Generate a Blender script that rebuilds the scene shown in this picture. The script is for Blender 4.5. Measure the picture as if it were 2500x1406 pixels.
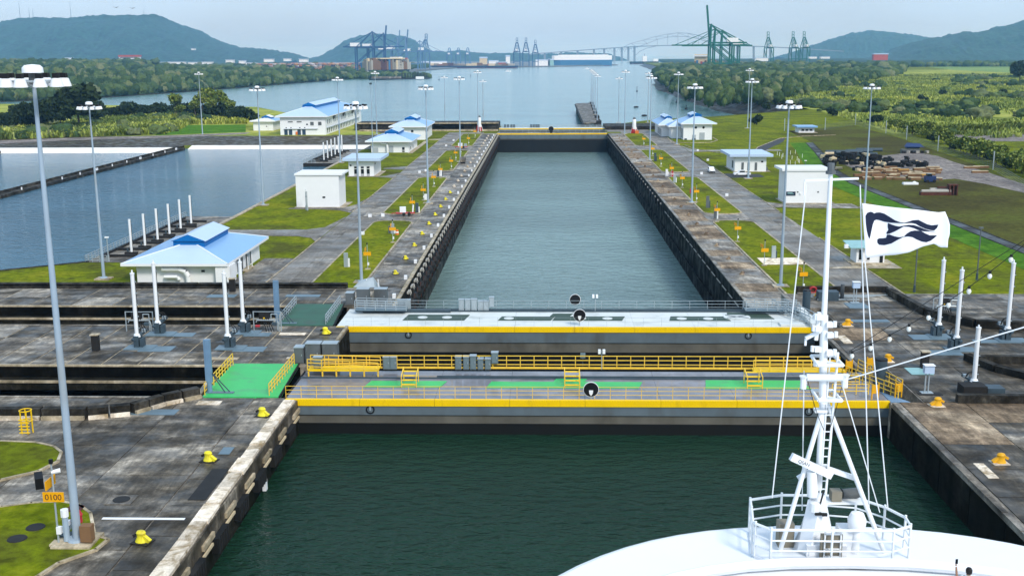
import bpy, bmesh, math, random
import numpy as np
from mathutils import Vector, Matrix, noise
for o in list(bpy.data.objects): bpy.data.objects.remove(o, do_unlink=True)
S = bpy.context.scene
COL = S.collection
random.seed(7); RNG = np.random.default_rng(11)
R = math.radians

# ------------------------------------------------------------------ camera
FOC, CX, CY = 2650.0, 1250.0, 703.0            # focal length and centre in pixels of the 2500 px wide photograph
CAMP = np.array([-4.4, 0.0, 31.4])             # metres above the upper lock wall, standing on the ship
_th = math.atan(568/FOC); _ps = math.atan(80/(FOC/math.cos(_th))); _ro = R(.3)
_f = np.array([-math.sin(_ps)*math.cos(_th), math.cos(_ps)*math.cos(_th), -math.sin(_th)])
_r = np.array([math.cos(_ps), math.sin(_ps), 0.0]); _u = np.cross(_r, _f)
_R = _r*math.cos(_ro)-_u*math.sin(_ro); _U = _u*math.cos(_ro)+_r*math.sin(_ro)
cd = bpy.data.cameras.new('camera'); cam = bpy.data.objects.new('camera', cd); COL.objects.link(cam)
cd.sensor_width = 36; cd.lens = 36*FOC/2500; cd.clip_start = 1; cd.clip_end = 60000
_m = Matrix((_R, _U, -_f)).transposed().to_4x4(); _m.translation = Vector(CAMP); cam.matrix_world = _m
S.camera = cam
def _ray(px, py): return _f+_R*(px-CX)/FOC-_U*(py-CY)/FOC
def at(px, py, z):                             # surveyed point of a level plane
    d = _ray(px, py); return tuple(CAMP+d*((z-CAMP[2])/d[2]))
def far(px, py, Y):                            # surveyed point of an upright plane at distance Y
    d = _ray(px, py); return tuple(CAMP+d*(Y/d[1]))

# ------------------------------------------------------------------ light, sky, exposure
SUN_EL, SUN_AZ = R(43), R(146)                 # azimuth clockwise from +Y (along the lock)
w = bpy.data.worlds.new('World'); S.world = w; w.use_nodes = True
nt = w.node_tree; nt.nodes.clear()
out = nt.nodes.new('ShaderNodeOutputWorld'); bg = nt.nodes.new('ShaderNodeBackground')
sky = nt.nodes.new('ShaderNodeTexSky'); sky.sky_type = 'NISHITA'; sky.sun_disc = False
sky.sun_elevation = SUN_EL; sky.sun_rotation = SUN_AZ; sky.dust_density = 2.5; sky.air_density = 1.0; sky.altitude = 0
tc = nt.nodes.new('ShaderNodeTexCoord'); sp = nt.nodes.new('ShaderNodeSeparateXYZ'); mx = nt.nodes.new('ShaderNodeMath'); mx.operation = 'MAXIMUM'; mx.inputs[1].default_value = .004
cb = nt.nodes.new('ShaderNodeCombineXYZ'); L = nt.links.new
L(tc.outputs['Generated'], sp.inputs[0]); L(sp.outputs[2], mx.inputs[0]); L(sp.outputs[0], cb.inputs[0]); L(sp.outputs[1], cb.inputs[1]); L(mx.outputs[0], cb.inputs[2])
L(cb.outputs[0], sky.inputs[0])
cl = nt.nodes.new('ShaderNodeTexNoise'); cl.inputs['Scale'].default_value = 2.2; cl.inputs['Detail'].default_value = 5; cl.inputs['Roughness'].default_value = .55
mp = nt.nodes.new('ShaderNodeMapping'); mp.inputs['Scale'].default_value = (1, 1, 3.2)
L(cb.outputs[0], mp.inputs[0]); L(mp.outputs[0], cl.inputs['Vector'])
cr = nt.nodes.new('ShaderNodeValToRGB'); cr.color_ramp.elements[0].position = .3; cr.color_ramp.elements[1].position = .72
cr.color_ramp.elements[0].color = (.50,)*3+(1,); cr.color_ramp.elements[1].color = (.86,)*3+(1,)
L(cl.outputs['Fac'], cr.inputs[0])
mixc = nt.nodes.new('ShaderNodeMix'); mixc.data_type = 'RGBA'
mixc.inputs[7].default_value = (5.1, 7.2, 9.9, 1)   # thin bright overcast veil
L(cr.outputs[0], mixc.inputs[0]); L(sky.outputs[0], mixc.inputs[6]); L(mixc.outputs[2], bg.inputs[0])
bg.inputs[1].default_value = .077; L(bg.outputs[0], out.inputs[0])
sd = bpy.data.lights.new('sun', 'SUN'); sd.energy = 1.5; sd.angle = R(12); sd.color = (1, .965, .91)
so = bpy.data.objects.new('sun', sd); COL.objects.link(so)
_sv = Vector((math.sin(SUN_AZ)*math.cos(SUN_EL), math.cos(SUN_AZ)*math.cos(SUN_EL), math.sin(SUN_EL)))
so.rotation_euler = _sv.to_track_quat('Z', 'Y').to_euler(); so.location = (60, -60, 120)
vs = S.view_settings; vs.view_transform = 'Standard'; vs.look = 'None'; vs.exposure = .82; vs.gamma = 1; vs.use_curve_mapping = False
c = S.cycles; c.max_bounces = 6; c.diffuse_bounces = 2; c.glossy_bounces = 3; c.transmission_bounces = 2; c.transparent_max_bounces = 6; c.volume_bounces = 1
c.use_denoising = True; c.sample_clamp_indirect = 6

# ------------------------------------------------------------------ materials
MATS = {}
def base(name, rough=.6, metal=0.0):
    m = bpy.data.materials.new(name); m.use_nodes = True; b = m.node_tree.nodes['Principled BSDF']
    b.inputs['Roughness'].default_value = rough; b.inputs['Metallic'].default_value = metal; MATS[name] = m
    return m, m.node_tree, b
def nz(t, scale, detail=5, vec=None, stretch=None, rough=.55, dist=0.0):
    n = t.nodes.new('ShaderNodeTexNoise'); n.inputs['Scale'].default_value = scale; n.inputs['Detail'].default_value = detail; n.inputs['Roughness'].default_value = rough; n.inputs['Distortion'].default_value = dist
    g = t.nodes.new('ShaderNodeNewGeometry'); v = g.outputs['Position']
    if stretch:
        k = t.nodes.new('ShaderNodeMapping'); k.inputs['Scale'].default_value = stretch; t.links.new(v, k.inputs[0]); v = k.outputs[0]
    t.links.new(v, n.inputs['Vector']); return n.outputs['Fac']
def ramp(t, fac, stops):
    r = t.nodes.new('ShaderNodeValToRGB'); e = r.color_ramp.elements
    while len(e) < len(stops): e.new(.5)
    for q, (p, col) in zip(e, stops): q.position = p; q.color = tuple(col)+(1,)
    t.links.new(fac, r.inputs[0]); return r.outputs[0]
def mul(t, a, b, fac=1.0, mode='MULTIPLY'):
    m = t.nodes.new('ShaderNodeMix'); m.data_type = 'RGBA'; m.blend_type = mode
    if isinstance(fac, float): m.inputs[0].default_value = fac
    else: t.links.new(fac, m.inputs[0])
    t.links.new(a, m.inputs[6])
    if isinstance(b, tuple): m.inputs[7].default_value = b+(1,)
    else: t.links.new(b, m.inputs[7])
    return m.outputs[2]
def bump(t, b, fac, strength, dist=.05):
    n = t.nodes.new('ShaderNodeBump'); n.inputs['Strength'].default_value = strength; n.inputs['Distance'].default_value = dist
    t.links.new(fac, n.inputs['Height']); t.links.new(n.outputs[0], b.inputs['Normal'])
def g3(v): return (v, v, v)
def paint(name, col, rough=.45, var=.18, scale=.9, dirt=None, metal=0.0, dscale=.35, dpos=(.52, .72)):
    m, t, b = base(name, rough, metal); b.inputs['Specular IOR Level'].default_value = .3
    a = ramp(t, nz(t, scale, 6), [(.3, tuple(x*(1-var) for x in col)), (.7, col)])
    if dirt: a = mul(t, a, dirt, ramp(t, nz(t, dscale, 8, stretch=(1, 1, .35)), [(dpos[0], g3(0)), (dpos[1], g3(.75))]), 'MIX')
    t.links.new(a, b.inputs['Base Color']); return m
def concrete(name, dark, mid, light, big=.07, fine=.9, wet=(.35, .8), obj_var=.22, bmp=.25, stretch=None, amp=1.0):
    dark, mid, light = [(c_[0]*1.16, c_[1]*1.04, c_[2]*.88) for c_ in (dark, mid, light)]
    m, t, b = base(name, .7); b.inputs['Specular IOR Level'].default_value = .2
    a = ramp(t, nz(t, big, 8, stretch=stretch, rough=.66, dist=.9), [(.36, dark), (.52, mid), (.68, light)])
    a = mul(t, a, ramp(t, nz(t, fine, 9, rough=.75), [(.28, g3(1-.62*amp)), (.5, g3(.95)), (.74, g3(1+.8*amp))]))
    a = mul(t, a, ramp(t, nz(t, .55, 7, stretch=(1.7, .22, 1), rough=.7, dist=1.4), [(.3, g3(1-.45*amp)), (.52, g3(1.0)), (.72, g3(1+.65*amp))]))
    a = mul(t, a, ramp(t, nz(t, 4.5, 5, rough=.7), [(.3, g3(1-.3*amp)), (.7, g3(1+.25*amp))]))
    if name in ('deck_concrete', 'deck_patch'):     # scuffs and swirling tyre marks
        wv = t.nodes.new('ShaderNodeTexWave'); wv.wave_type = 'RINGS'; wv.inputs['Scale'].default_value = .11; wv.inputs['Distortion'].default_value = 9; wv.inputs['Detail'].default_value = 4; wv.inputs['Detail Scale'].default_value = .7; wv.inputs['Detail Roughness'].default_value = .65
        t.links.new(t.nodes.new('ShaderNodeNewGeometry').outputs['Position'], wv.inputs['Vector']); a = mul(t, a, ramp(t, wv.outputs['Fac'], [(.0, g3(.72)), (.35, g3(1.0)), (.85, g3(1.1)), (1, g3(1.5))]))
    o = t.nodes.new('ShaderNodeObjectInfo')
    a = mul(t, a, ramp(t, o.outputs['Random'], [(0, g3(1-obj_var)), (1, g3(1+obj_var))]))
    t.links.new(a, b.inputs['Base Color'])
    rr = ramp(t, nz(t, big*2.3, 5), [(.4, g3(wet[0])), (.62, g3(wet[1]))]); t.links.new(rr, b.inputs['Roughness'])
    bump(t, b, nz(t, 3.0, 8), bmp)
    if 'wall' in name or 'parapet' in name: b.inputs['Specular IOR Level'].default_value = .02
    return m
def grassy(name, c1, c2, c3, big=.05, bmp=.5, fine=6.0):
    m, t, b = base(name, .9); b.inputs['Specular IOR Level'].default_value = .03
    a = ramp(t, nz(t, big, 7, rough=.65), [(.36, c1), (.52, c2), (.68, c3)])
    a = mul(t, a, ramp(t, nz(t, fine*.12, 8, rough=.7), [(.28, g3(.45)), (.5, g3(1.0)), (.75, g3(1.45))]))
    t.links.new(a, b.inputs['Base Color']); bump(t, b, nz(t, fine, 6), bmp, .12); return m
def leafy(name, stops, rough=.75, fine=None, bmp=.0, zone=None, con=(.45, 1.5)):
    m, t, b = base(name, rough); b.inputs['Specular IOR Level'].default_value = .2
    g = t.nodes.new('ShaderNodeNewGeometry'); a = ramp(t, g.outputs['Random Per Island'], stops)
    if fine:
        a = mul(t, a, ramp(t, nz(t, fine, 6, rough=.7), [(.3, g3(con[0])), (.7, g3(con[1]))])); bump(t, b, nz(t, fine*1.5, 5), bmp, .6)
    if zone: a = mul(t, a, ramp(t, nz(t, zone, 6, rough=.65, stretch=(1, .6, 1)), [(.34, (.22, .34, .3)), (.5, (.7, .8, .75)), (.64, (1.1, 1.1, 1.0))]))
    t.links.new(a, b.inputs['Base Color']); return m
def water(name, col, rough, s1, s2, strength, dist=.25, stretch=(1, 1, 1), spec=.5):
    m, t, b = base(name, rough); b.inputs['IOR'].default_value = 1.33; b.inputs['Specular IOR Level'].default_value = spec
    a = ramp(t, nz(t, .012, 4, stretch=(1, 2.2, 1)), [(.35, tuple(x*.85 for x in col)), (.65, tuple(min(1, x*1.15) for x in col))])
    t.links.new(a, b.inputs['Base Color'])
    h = t.nodes.new('ShaderNodeMath'); h.operation = 'ADD'
    t.links.new(nz(t, s1, 3, stretch=stretch), h.inputs[0]); q = t.nodes.new('ShaderNodeMath'); q.operation = 'MULTIPLY'; q.inputs[1].default_value = .35
    t.links.new(nz(t, s2, 4, stretch=stretch), q.inputs[0]); t.links.new(q.outputs[0], h.inputs[1])
    bump(t, b, h.outputs[0], strength, dist); return m

concrete('deck_concrete', (.038, .034, .027), (.088, .082, .071), (.25, .24, .22), big=.16)
concrete('deck_patch', (.06, .056, .05), (.13, .125, .115), (.30, .29, .27), big=.2)
concrete('coast_deck', (.085, .064, .045), (.20, .16, .118), (.42, .36, .28), big=.12, wet=(.7, .95))
concrete('bank_deck', (.08, .076, .07), (.19, .183, .17), (.42, .41, .385), big=.12)
concrete('road_concrete', (.115, .114, .11), (.185, .183, .178), (.28, .278, .27), big=.06, stretch=(.5, 1.6, 1), obj_var=.12, amp=.6)
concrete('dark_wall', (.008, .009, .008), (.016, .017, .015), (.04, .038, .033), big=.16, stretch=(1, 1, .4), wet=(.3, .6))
concrete('shaded_wall', (.0025, .003, .003), (.005, .0055, .0055), (.014, .014, .012), big=.16, stretch=(1, 1, .4), wet=(.4, .7))  # wet concrete, blackened further by shade put into the colour
concrete('parapet_concrete', (.014, .014, .013), (.032, .032, .03), (.08, .08, .075), big=.25, stretch=(1, 1, .5))
concrete('kerb_concrete', (.20, .18, .13), (.38, .34, .26), (.55, .52, .44), big=.4, obj_var=.1, amp=.5)
concrete('coping_worn', (.30, .24, .15), (.66, .62, .56), (.82, .80, .76), big=.6, fine=1.6, wet=(.7, .9), amp=.4)
concrete('white_liner', (.70, .72, .74), (.80, .82, .84), (.86, .87, .88), big=.1, obj_var=.02, bmp=.05, amp=.08)
concrete('mud', (.020, .020, .020), (.035, .034, .032), (.075, .07, .06), big=.05)
concrete('brown_bank', (.022, .015, .003), (.042, .029, .007), (.055, .058, .008), big=.12, fine=.5)
concrete('gravel_grey', (.13, .12, .125), (.19, .18, .185), (.25, .24, .24), big=.08, wet=(.8, .95))
grassy('lawn_grass', (.085, .092, .014), (.14, .172, .005), (.215, .212, .012), big=.09)
grassy('bright_grass', (.045, .12, .01), (.075, .18, .012), (.11, .21, .02), big=.12)
grassy('dry_grass', (.058, .05, .015), (.088, .088, .018), (.10, .13, .013), big=.035)
grassy('reed_ground', (.12, .155, .022), (.31, .34, .06), (.44, .42, .10), big=.02, fine=1.2, bmp=.9)
grassy('forest_floor', (.015, .03, .01), (.03, .05, .015), (.06, .09, .025), big=.02)
grassy('far_field', (.14, .22, .06), (.20, .29, .09), (.24, .31, .10), big=.004)
leafy('mangrove', [(0, (.018, .042, .012)), (.45, (.042, .078, .02)), (.8, (.085, .125, .032)), (1, (.15, .165, .075))], fine=.5, bmp=.8)
leafy('dark_leaf', [(0, (.008, .018, .007)), (.6, (.018, .036, .012)), (1, (.04, .065, .02))])
leafy('bush_leaf', [(0, (.045, .08, .012)), (.5, (.12, .17, .022)), (1, (.26, .29, .06))])
leafy('reed_leaf', [(0, (.12, .15, .02)), (.4, (.30, .33, .05)), (.8, (.50, .50, .10)), (1, (.56, .52, .16))], zone=.022)
leafy('hill_forest', [(0, (.009, .028, .02)), (1, (.011, .032, .02))], fine=.026, bmp=1.0, con=(.05, 3.4))
water('sea_water', (.14, .26, .26), .14, .07, .3, .5, 1.6, (1, 2.4, 1))
water('basin_water', (.045, .125, .18), .08, .42, 1.3, .9, .7, (.8, 1.5, 1))
water('chamber_water', (.17, .26, .24), .08, .4, 1.2, .8, .6, (.7, 1.5, 1))
water('lock_water', (.007, .031, .016), .06, .8, 2.2, 1.0, .55, (.7, 1.4, 1), .28)
paint('white_paint', (.86, .86, .85), .45, .03, .7, (.58, .55, .48), dpos=(.66, .9))
paint('ship_white', (.86, .87, .88), .3, .03, .5)
paint('mast_white', (.84, .85, .84), .35, .05, 1.5, (.5, .45, .38), dpos=(.66, .9), dscale=1.5)
paint('roof_blue', (.24, .44, .70), .30, .07, .5)  # blue paint; on hipped side slopes it carries painted shade
paint('roof_pale', (.50, .62, .78), .4, .05, .5)  # pale blue paint; on hipped roof ends it carries painted skylight
paint('gable_blue', (.0, .14, .42), .45, .1)
paint('teal_roof', (.30, .52, .50), .4, .15)
paint('pole_grey', (.36, .45, .53), .45, .1, .8, (.30, .30, .27), metal=.0)
paint('safety_yellow', (.95, .60, .0), .45, .08, .6, (.55, .30, .01), dscale=.8, dpos=(.6, .8))
paint('rail_yellow', (.92, .58, .06), .5, .2, 2)
paint('bollard_yellow', (.92, .78, .03), .45, .15, 3, (.35, .25, .05), dscale=2)
paint('orange_yellow', (.80, .40, .01), .45, .15, 3)
paint('sign_yellow', (.88, .40, .0), .5, .06)
paint('deck_green', (.05, .52, .13), .42, .14, .35, (.10, .30, .14), dscale=.5)
paint('old_green', (.04, .125, .075), .6, .25, .5, (.06, .075, .06))
paint('panel_green', (.05, .085, .06), .6, .2)
paint('deck_grey', (.27, .265, .285), .14, .45, .3, (.12, .12, .13), dscale=.5)
paint('deck_pale', (.72, .74, .70), .5, .10, .3, (.42, .45, .42))
paint('steel_grey', (.13, .145, .15), .5, .25, .6, (.05, .045, .035))
paint('gate_belt', (.13, .165, .18), .4, .2, .5, (.08, .08, .07))
paint('gate_body', (.15, .14, .11), .6, .4, .35, (.06, .052, .036))
paint('gate_wet', (.008, .0085, .0075), .5, .4, .35)
paint('cabinet_grey', (.15, .20, .21), .5, .1)
paint('machine_grey', (.055, .085, .105), .5, .3, 1.5)
paint('hatch_blue', (.15, .22, .26), .45, .25, .8)
paint('post_blue', (.17, .29, .42), .4, .2, 1)
paint('galv', (.42, .48, .50), .45, .15, 1, metal=.3)
paint('black_paint', (.008, .008, .009), .5, .3)
paint('rubber', (.011, .012, .012), .75, .4, 1.2, (.04, .035, .03))
paint('dark_block', (.022, .02, .018), .7, .4)
paint('glass_dark', (.012, .016, .02), .12, .2)
paint('door_blue', (.035, .07, .12), .4, .2)
paint('door_grey', (.42, .46, .48), .5, .1)
paint('red_paint', (.50, .03, .035), .45, .2)
paint('orange_paint', (.80, .20, .03), .5, .2)
paint('rust', (.12, .04, .025), .8, .5, 1.2)
paint('chain_pale', (.45, .42, .36), .7, .3, 3)
paint('timber_pale', (.72, .58, .36), .8, .3, .6)
paint('timber_brown', (.24, .13, .06), .8, .4, .6)
paint('navy', (.006, .013, .04), .6, .1)
paint('flag_cloth', (.86, .86, .87), .75, .02)
paint('blue_machine', (.02, .045, .14), .5, .3)
paint('crane_blue', (.035, .10, .22), .5, .15, .05)
paint('crane_pale_blue', (.10, .20, .34), .5, .15, .05)
paint('crane_green', (.008, .13, .085), .5, .15, .05)
paint('bridge_grey', (.20, .24, .28), .6, .1, .02)
paint('hull_blue', (.05, .17, .33), .5, .1, .05)
paint('hull_navy', (.02, .035, .09), .5, .1, .05)
paint('hull_red', (.20, .035, .03), .5, .2, .05)
paint('hull_dark', (.02, .028, .03), .5, .2, .05)
paint('quay', (.16, .17, .17), .7, .3, .02)
paint('red_roof', (.45, .08, .05), .6, .2, .1)
paint('tan_gear', (.26, .23, .17), .6, .2)
paint('asphalt', (.05, .05, .052), .8, .2)
paint('skin', (.32, .17, .10), .5, .1)
paint('hair_dark', (.012, .009, .008), .6, .3)
paint('wire_dark', (.015, .015, .014), .6, .2)
paint('bulb_white', (.75, .75, .68), .2, .05)
paint('trunk_bark', (.10, .085, .065), .9, .3)
leafy('containers', [(0, (.35, .10, .06)), (.25, (.45, .30, .18)), (.45, (.09, .12, .2)), (.65, (.5, .5, .5)), (.85, (.28, .07, .06)), (1, (.45, .22, .08))])
leafy('village', [(0, (.6, .6, .6)), (.7, (.7, .66, .6)), (1, (.3, .3, .32))])

# ------------------------------------------------------------------ mesh helpers
class MB:
    def __init__(s): s.v, s.f = [], []
    def add(s, vs, fs):
        o = len(s.v); s.v += [tuple(p) for p in vs]; s.f += [tuple(i+o for i in f) for f in fs]; return s
    def box(s, c, d, rz=0.0, rx=0.0, ry=0.0):
        m = Matrix.Rotation(rz, 3, 'Z') @ Matrix.Rotation(ry, 3, 'Y') @ Matrix.Rotation(rx, 3, 'X'); c = Vector(c)
        vs = [c+m @ Vector((x*d[0]/2, y*d[1]/2, z*d[2]/2)) for z in (-1, 1) for y in (-1, 1) for x in (-1, 1)]
        return s.add(vs, [(0, 2, 3, 1), (4, 5, 7, 6), (0, 1, 5, 4), (2, 6, 7, 3), (0, 4, 6, 2), (1, 3, 7, 5)])
    def span(s, x0, x1, y0, y1, z0, z1): return s.box(((x0+x1)/2, (y0+y1)/2, (z0+z1)/2), (abs(x1-x0), abs(y1-y0), abs(z1-z0)))
    def bar(s, a, b, w, h=None):
        a, b = Vector(a), Vector(b); d = b-a; h = h or w; q = d.to_track_quat('Z', 'Y').to_matrix()
        vs = [p+q @ Vector((x*w/2, y*h/2, 0)) for p in (a, b) for (x, y) in ((-1, -1), (1, -1), (1, 1), (-1, 1))]
        return s.add(vs, [(3, 2, 1, 0), (4, 5, 6, 7)]+[(i, (i+1) % 4, 4+(i+1) % 4, 4+i) for i in range(4)])
    def cyl(s, a, b, r0, r1=None, n=10):
        r1 = r0 if r1 is None else r1; a, b = Vector(a), Vector(b); q = (b-a).to_track_quat('Z', 'Y').to_matrix()
        vs = [p+q @ Vector((r*math.cos(2*math.pi*i/n), r*math.sin(2*math.pi*i/n), 0)) for p, r in ((a, r0), (b, r1)) for i in range(n)]
        return s.add(vs, [tuple(range(n))[::-1], tuple(range(n, 2*n))]+[(i, (i+1) % n, n+(i+1) % n, n+i) for i in range(n)])
    def tube(s, pts, r, n=6):
        for a, b in zip(pts[:-1], pts[1:]): s.cyl(a, b, r, r, n)
        return s
    def prism(s, poly, z0, z1):
        n = len(poly); A = sum(poly[i][0]*poly[(i+1) % n][1]-poly[(i+1) % n][0]*poly[i][1] for i in range(n))
        if A < 0: poly = poly[::-1]
        vs = [(p[0], p[1], z0) for p in poly]+[(p[0], p[1], z1) for p in poly]
        return s.add(vs, [tuple(range(n))[::-1], tuple(range(n, 2*n))]+[(i, (i+1) % n, n+(i+1) % n, n+i) for i in range(n)])
    def lathe(s, c, prof, n=12, sx=1.0, sy=1.0):
        c = Vector(c); k = len(prof)
        vs = [(c.x+r*math.cos(2*math.pi*i/n)*sx, c.y+r*math.sin(2*math.pi*i/n)*sy, c.z+z) for r, z in prof for i in range(n)]
        fs = [(j*n+i, j*n+(i+1) % n, (j+1)*n+(i+1) % n, (j+1)*n+i) for j in range(k-1) for i in range(n)]
        return s.add(vs, fs+[tuple(range(n))[::-1], tuple(range((k-1)*n, k*n))])
    def sheet(s, poly, z): return s.add([(p[0], p[1], z) for p in (poly if sum(poly[i][0]*poly[(i+1) % len(poly)][1]-poly[(i+1) % len(poly)][0]*poly[i][1] for i in range(len(poly))) > 0 else poly[::-1])], [tuple(range(len(poly)))])
    def mesh(s, name, mat, off=(0, 0, 0), smooth=False):
        me = bpy.data.meshes.new(name); me.from_pydata([(x-off[0], y-off[1], z-off[2]) for x, y, z in s.v], [], s.f)
        me.materials.append(MATS[mat] if isinstance(mat, str) else mat)
        if smooth: me.shade_smooth(); me.set_sharp_from_angle(angle=.75)
        me.update(); return me
    def build(s, name, mat, parent=None, smooth=False, w=False, loc=None):
        off = wloc(parent) if (w and parent) else (0, 0, 0)
        if loc is not None: off = loc
        o = bpy.data.objects.new(name, s.mesh(name, mat, off, smooth)); COL.objects.link(o)
        if loc is not None: o.location = loc
        if parent: o.parent = parent
        return o
def wloc(o):
    v = Vector((0, 0, 0))
    while o: v += o.location; o = o.parent
    return tuple(v)
def tag(o, label=None, cat=None, group=None, kind=None):
    for k, v in (('label', label), ('category', cat), ('group', group), ('kind', kind)):
        if v: o[k] = v
    return o
def thing(name, label, cat, loc=(0, 0, 0), rz=0.0, group=None):
    o = bpy.data.objects.new(name, None); o.empty_display_size = .3; COL.objects.link(o); o.location = loc; o.rotation_euler.z = rz
    return tag(o, label, cat, group)
KIDS = {}
def copy_tree(o, loc, rz=None, label=None, group=None, scale=None):
    r = o.copy(); COL.objects.link(r); r.location = loc
    if rz is not None: r.rotation_euler.z = rz
    if scale is not None: r.scale = scale
    if label: r['label'] = label
    if group: r['group'] = group
    for ch in list(o.children):
        k = ch.copy(); COL.objects.link(k); k.parent = r
        for g in ch.children: d = g.copy(); COL.objects.link(d); d.parent = k
    return r
def obj(name, me, parent=None, loc=(0, 0, 0), rz=0.0, scale=None):
    o = bpy.data.objects.new(name, me); COL.objects.link(o); o.location = loc; o.rotation_euler.z = rz
    if scale: o.scale = scale
    if parent: o.parent = parent
    return o
def struct(name, mb, mat, smooth=False): return tag(mb.build(name, mat, smooth=smooth), kind='structure')
ORD = 'first second third fourth fifth sixth seventh eighth ninth tenth eleventh twelfth thirteenth fourteenth fifteenth sixteenth seventeenth eighteenth nineteenth twentieth'.split()
TENS = {20: 'twenty', 30: 'thirty', 40: 'forty', 50: 'fifty', 60: 'sixty', 70: 'seventy', 80: 'eighty', 90: 'ninety'}
def nth(i):
    if i < 20: return ORD[i]
    n = i+1; t = n//10*10
    return TENS[t][:-1]+'ieth' if n == t else TENS[t]+' '+ORD[n % 10-1]
def text(body, size, mat, name='lettering', parent=None, loc=(0, 0, 0), rot=(math.pi/2, 0, 0), depth=.004):
    cu = bpy.data.curves.new('t', 'FONT'); cu.body = body; cu.size = size; cu.align_x = 'CENTER'; cu.align_y = 'CENTER'; cu.extrude = depth
    to = bpy.data.objects.new('t', cu); COL.objects.link(to)
    me = bpy.data.meshes.new_from_object(to.evaluated_get(bpy.context.evaluated_depsgraph_get())); bpy.data.objects.remove(to)
    me.materials.clear(); me.materials.append(MATS[mat]); o = bpy.data.objects.new(name, me); COL.objects.link(o)
    o.location = loc; o.rotation_euler = rot
    if parent: o.parent = parent
    return o
def rrect(x0, x1, y0, y1, r=2.0, n=4):
    p = []
    for cx, cy, a in ((x1-r, y0+r, -90), (x1-r, y1-r, 0), (x0+r, y1-r, 90), (x0+r, y0+r, 180)):
        p += [(cx+r*math.cos(R(a+90*i/n)), cy+r*math.sin(R(a+90*i/n))) for i in range(n+1)]
    return p
def kerb(mb, poly, z0, z1, wd=.2, closed=True):
    n = len(poly)
    for i in range(n if closed else n-1): a, b = poly[i], poly[(i+1) % n]; mb.bar((a[0], a[1], (z0+z1)/2), (b[0], b[1], (z0+z1)/2), z1-z0, wd) if False else _kb(mb, a, b, z0, z1, wd)
def _kb(mb, a, b, z0, z1, wd):
    dx, dy = b[0]-a[0], b[1]-a[1]; l = math.hypot(dx, dy)
    if l > .01: mb.box(((a[0]+b[0])/2, (a[1]+b[1])/2, (z0+z1)/2), (l+wd*.5, wd, z1-z0), rz=math.atan2(dy, dx))
HAZE = .68e-4
# ================================================================== SETTING
ZL = -7.0                                       # lower terraces; the upper lock head is z = 0
ZB = -8.2                                       # basin water
struct('sea', MB().sheet([(-24000, 560), (24000, 560), (24000, 34000), (-24000, 34000)], -17), 'sea_water')
struct('chamber_water', MB().sheet([(-28, 128), (28, 128), (28, 552), (-28, 552)], -16.5), 'chamber_water')
struct('gap_water', MB().sheet([(-28, 105), (28, 105), (28, 126), (-28, 126)], -9), 'lock_water')
struct('upper_lock_water', MB().sheet([(-27.8, -40), (27.8, -40), (27.8, 100), (-27.8, 100)], -3.4), 'lock_water')
struct('basin_water', MB().sheet([(-900, 60), (-79.5, 60), (-79.5, 478), (-900, 478)], ZB), 'basin_water')
struct('lower_terrace', MB().prism([(-27.6, 147.2), (-27.6, 604), (-80, 604), (-80, 204), (-91.6, 203), (-104.5, 194), (-175, 147.2)], -20, ZL), 'lawn_grass')
struct('far_terrace', MB().prism([(-80, 479), (-80, 620), (-150, 690), (-228, 850), (-330, 880), (-480, 930), (-640, 1010), (-900, 1060), (-1300, 1100), (-1300, 479)], -20, ZL), 'reed_ground')
shore = [(160, 790), (144, 935), (142, 1100), (148, 1309), (150, 1540), (177, 1864), (312, 3140), (430, 5200)]
inner = [(x+(36 if y < 1500 else 34), y+5) for x, y in shore]
struct('yard_terrace', MB().prism([(27.6, 143.2), (27.6, 604), (60, 660), (110, 700), (150, 745)]+inner+[(9000, 5200), (9000, 143.2)], -20, ZL), 'lawn_grass')
mb = MB(); mo = [(60, 672), (110, 716), (138, 752)]+shore; mi = [(60, 658), (110, 698), (150, 743)]+inner
# mud flats with a ragged waterline
pts = []
for k in range(len(mo)-1):
    for j in range(10):
        f = j/10; a = [mo[k][i]+(mo[k+1][i]-mo[k][i])*f for i in (0, 1)]; b = [mi[k][i]+(mi[k+1][i]-mi[k][i])*f for i in (0, 1)]
        pts.append((a[0]+noise.noise((a[1]*.02, 3, 0))*9, a[1], b[0]+4, b[1]))
n = len(pts); mb.add([(p[0], p[1], -17.25) for p in pts]+[(p[0]*.45+p[2]*.55, p[1]*.45+p[3]*.55, -15.6+noise.noise((p[1]*.05, 9, 0))*.5) for p in pts]+[(p[2], p[3], -6.9) for p in pts],
       [f for i in range(n-1) for f in ((i, n+i, n+i+1, i+1), (n+i, 2*n+i, 2*n+i+1, n+i+1))])
struct('mud_shore', mb, 'mud')
struct('basin_bank', MB().sheet([(-700, 479.5), (-81, 479.5), (-81, 541), (-109, 541), (-109, 536), (-138, 536), (-700, 536)], ZL+.03), 'brown_bank')
struct('brown_verge', MB().sheet([(-80, 455), (-77, 455), (-77, 540), (-80.9, 600), (-109, 600), (-81, 541)], ZL+.05), 'brown_bank')
struct('bank_road', MB().sheet([at(0, 352, ZL), at(150, 344, ZL), at(420, 337, ZL), at(600, 328, ZL), at(612, 324, ZL), at(420, 331, ZL), at(150, 338, ZL), at(0, 344, ZL)], ZL+.07), 'gravel_grey')
struct('bank_lawn', MB().sheet([at(380, 331, ZL), at(600, 323, ZL), at(600, 305, ZL), at(460, 306, ZL), at(380, 318, ZL)], ZL+.06), 'bright_grass')
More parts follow.
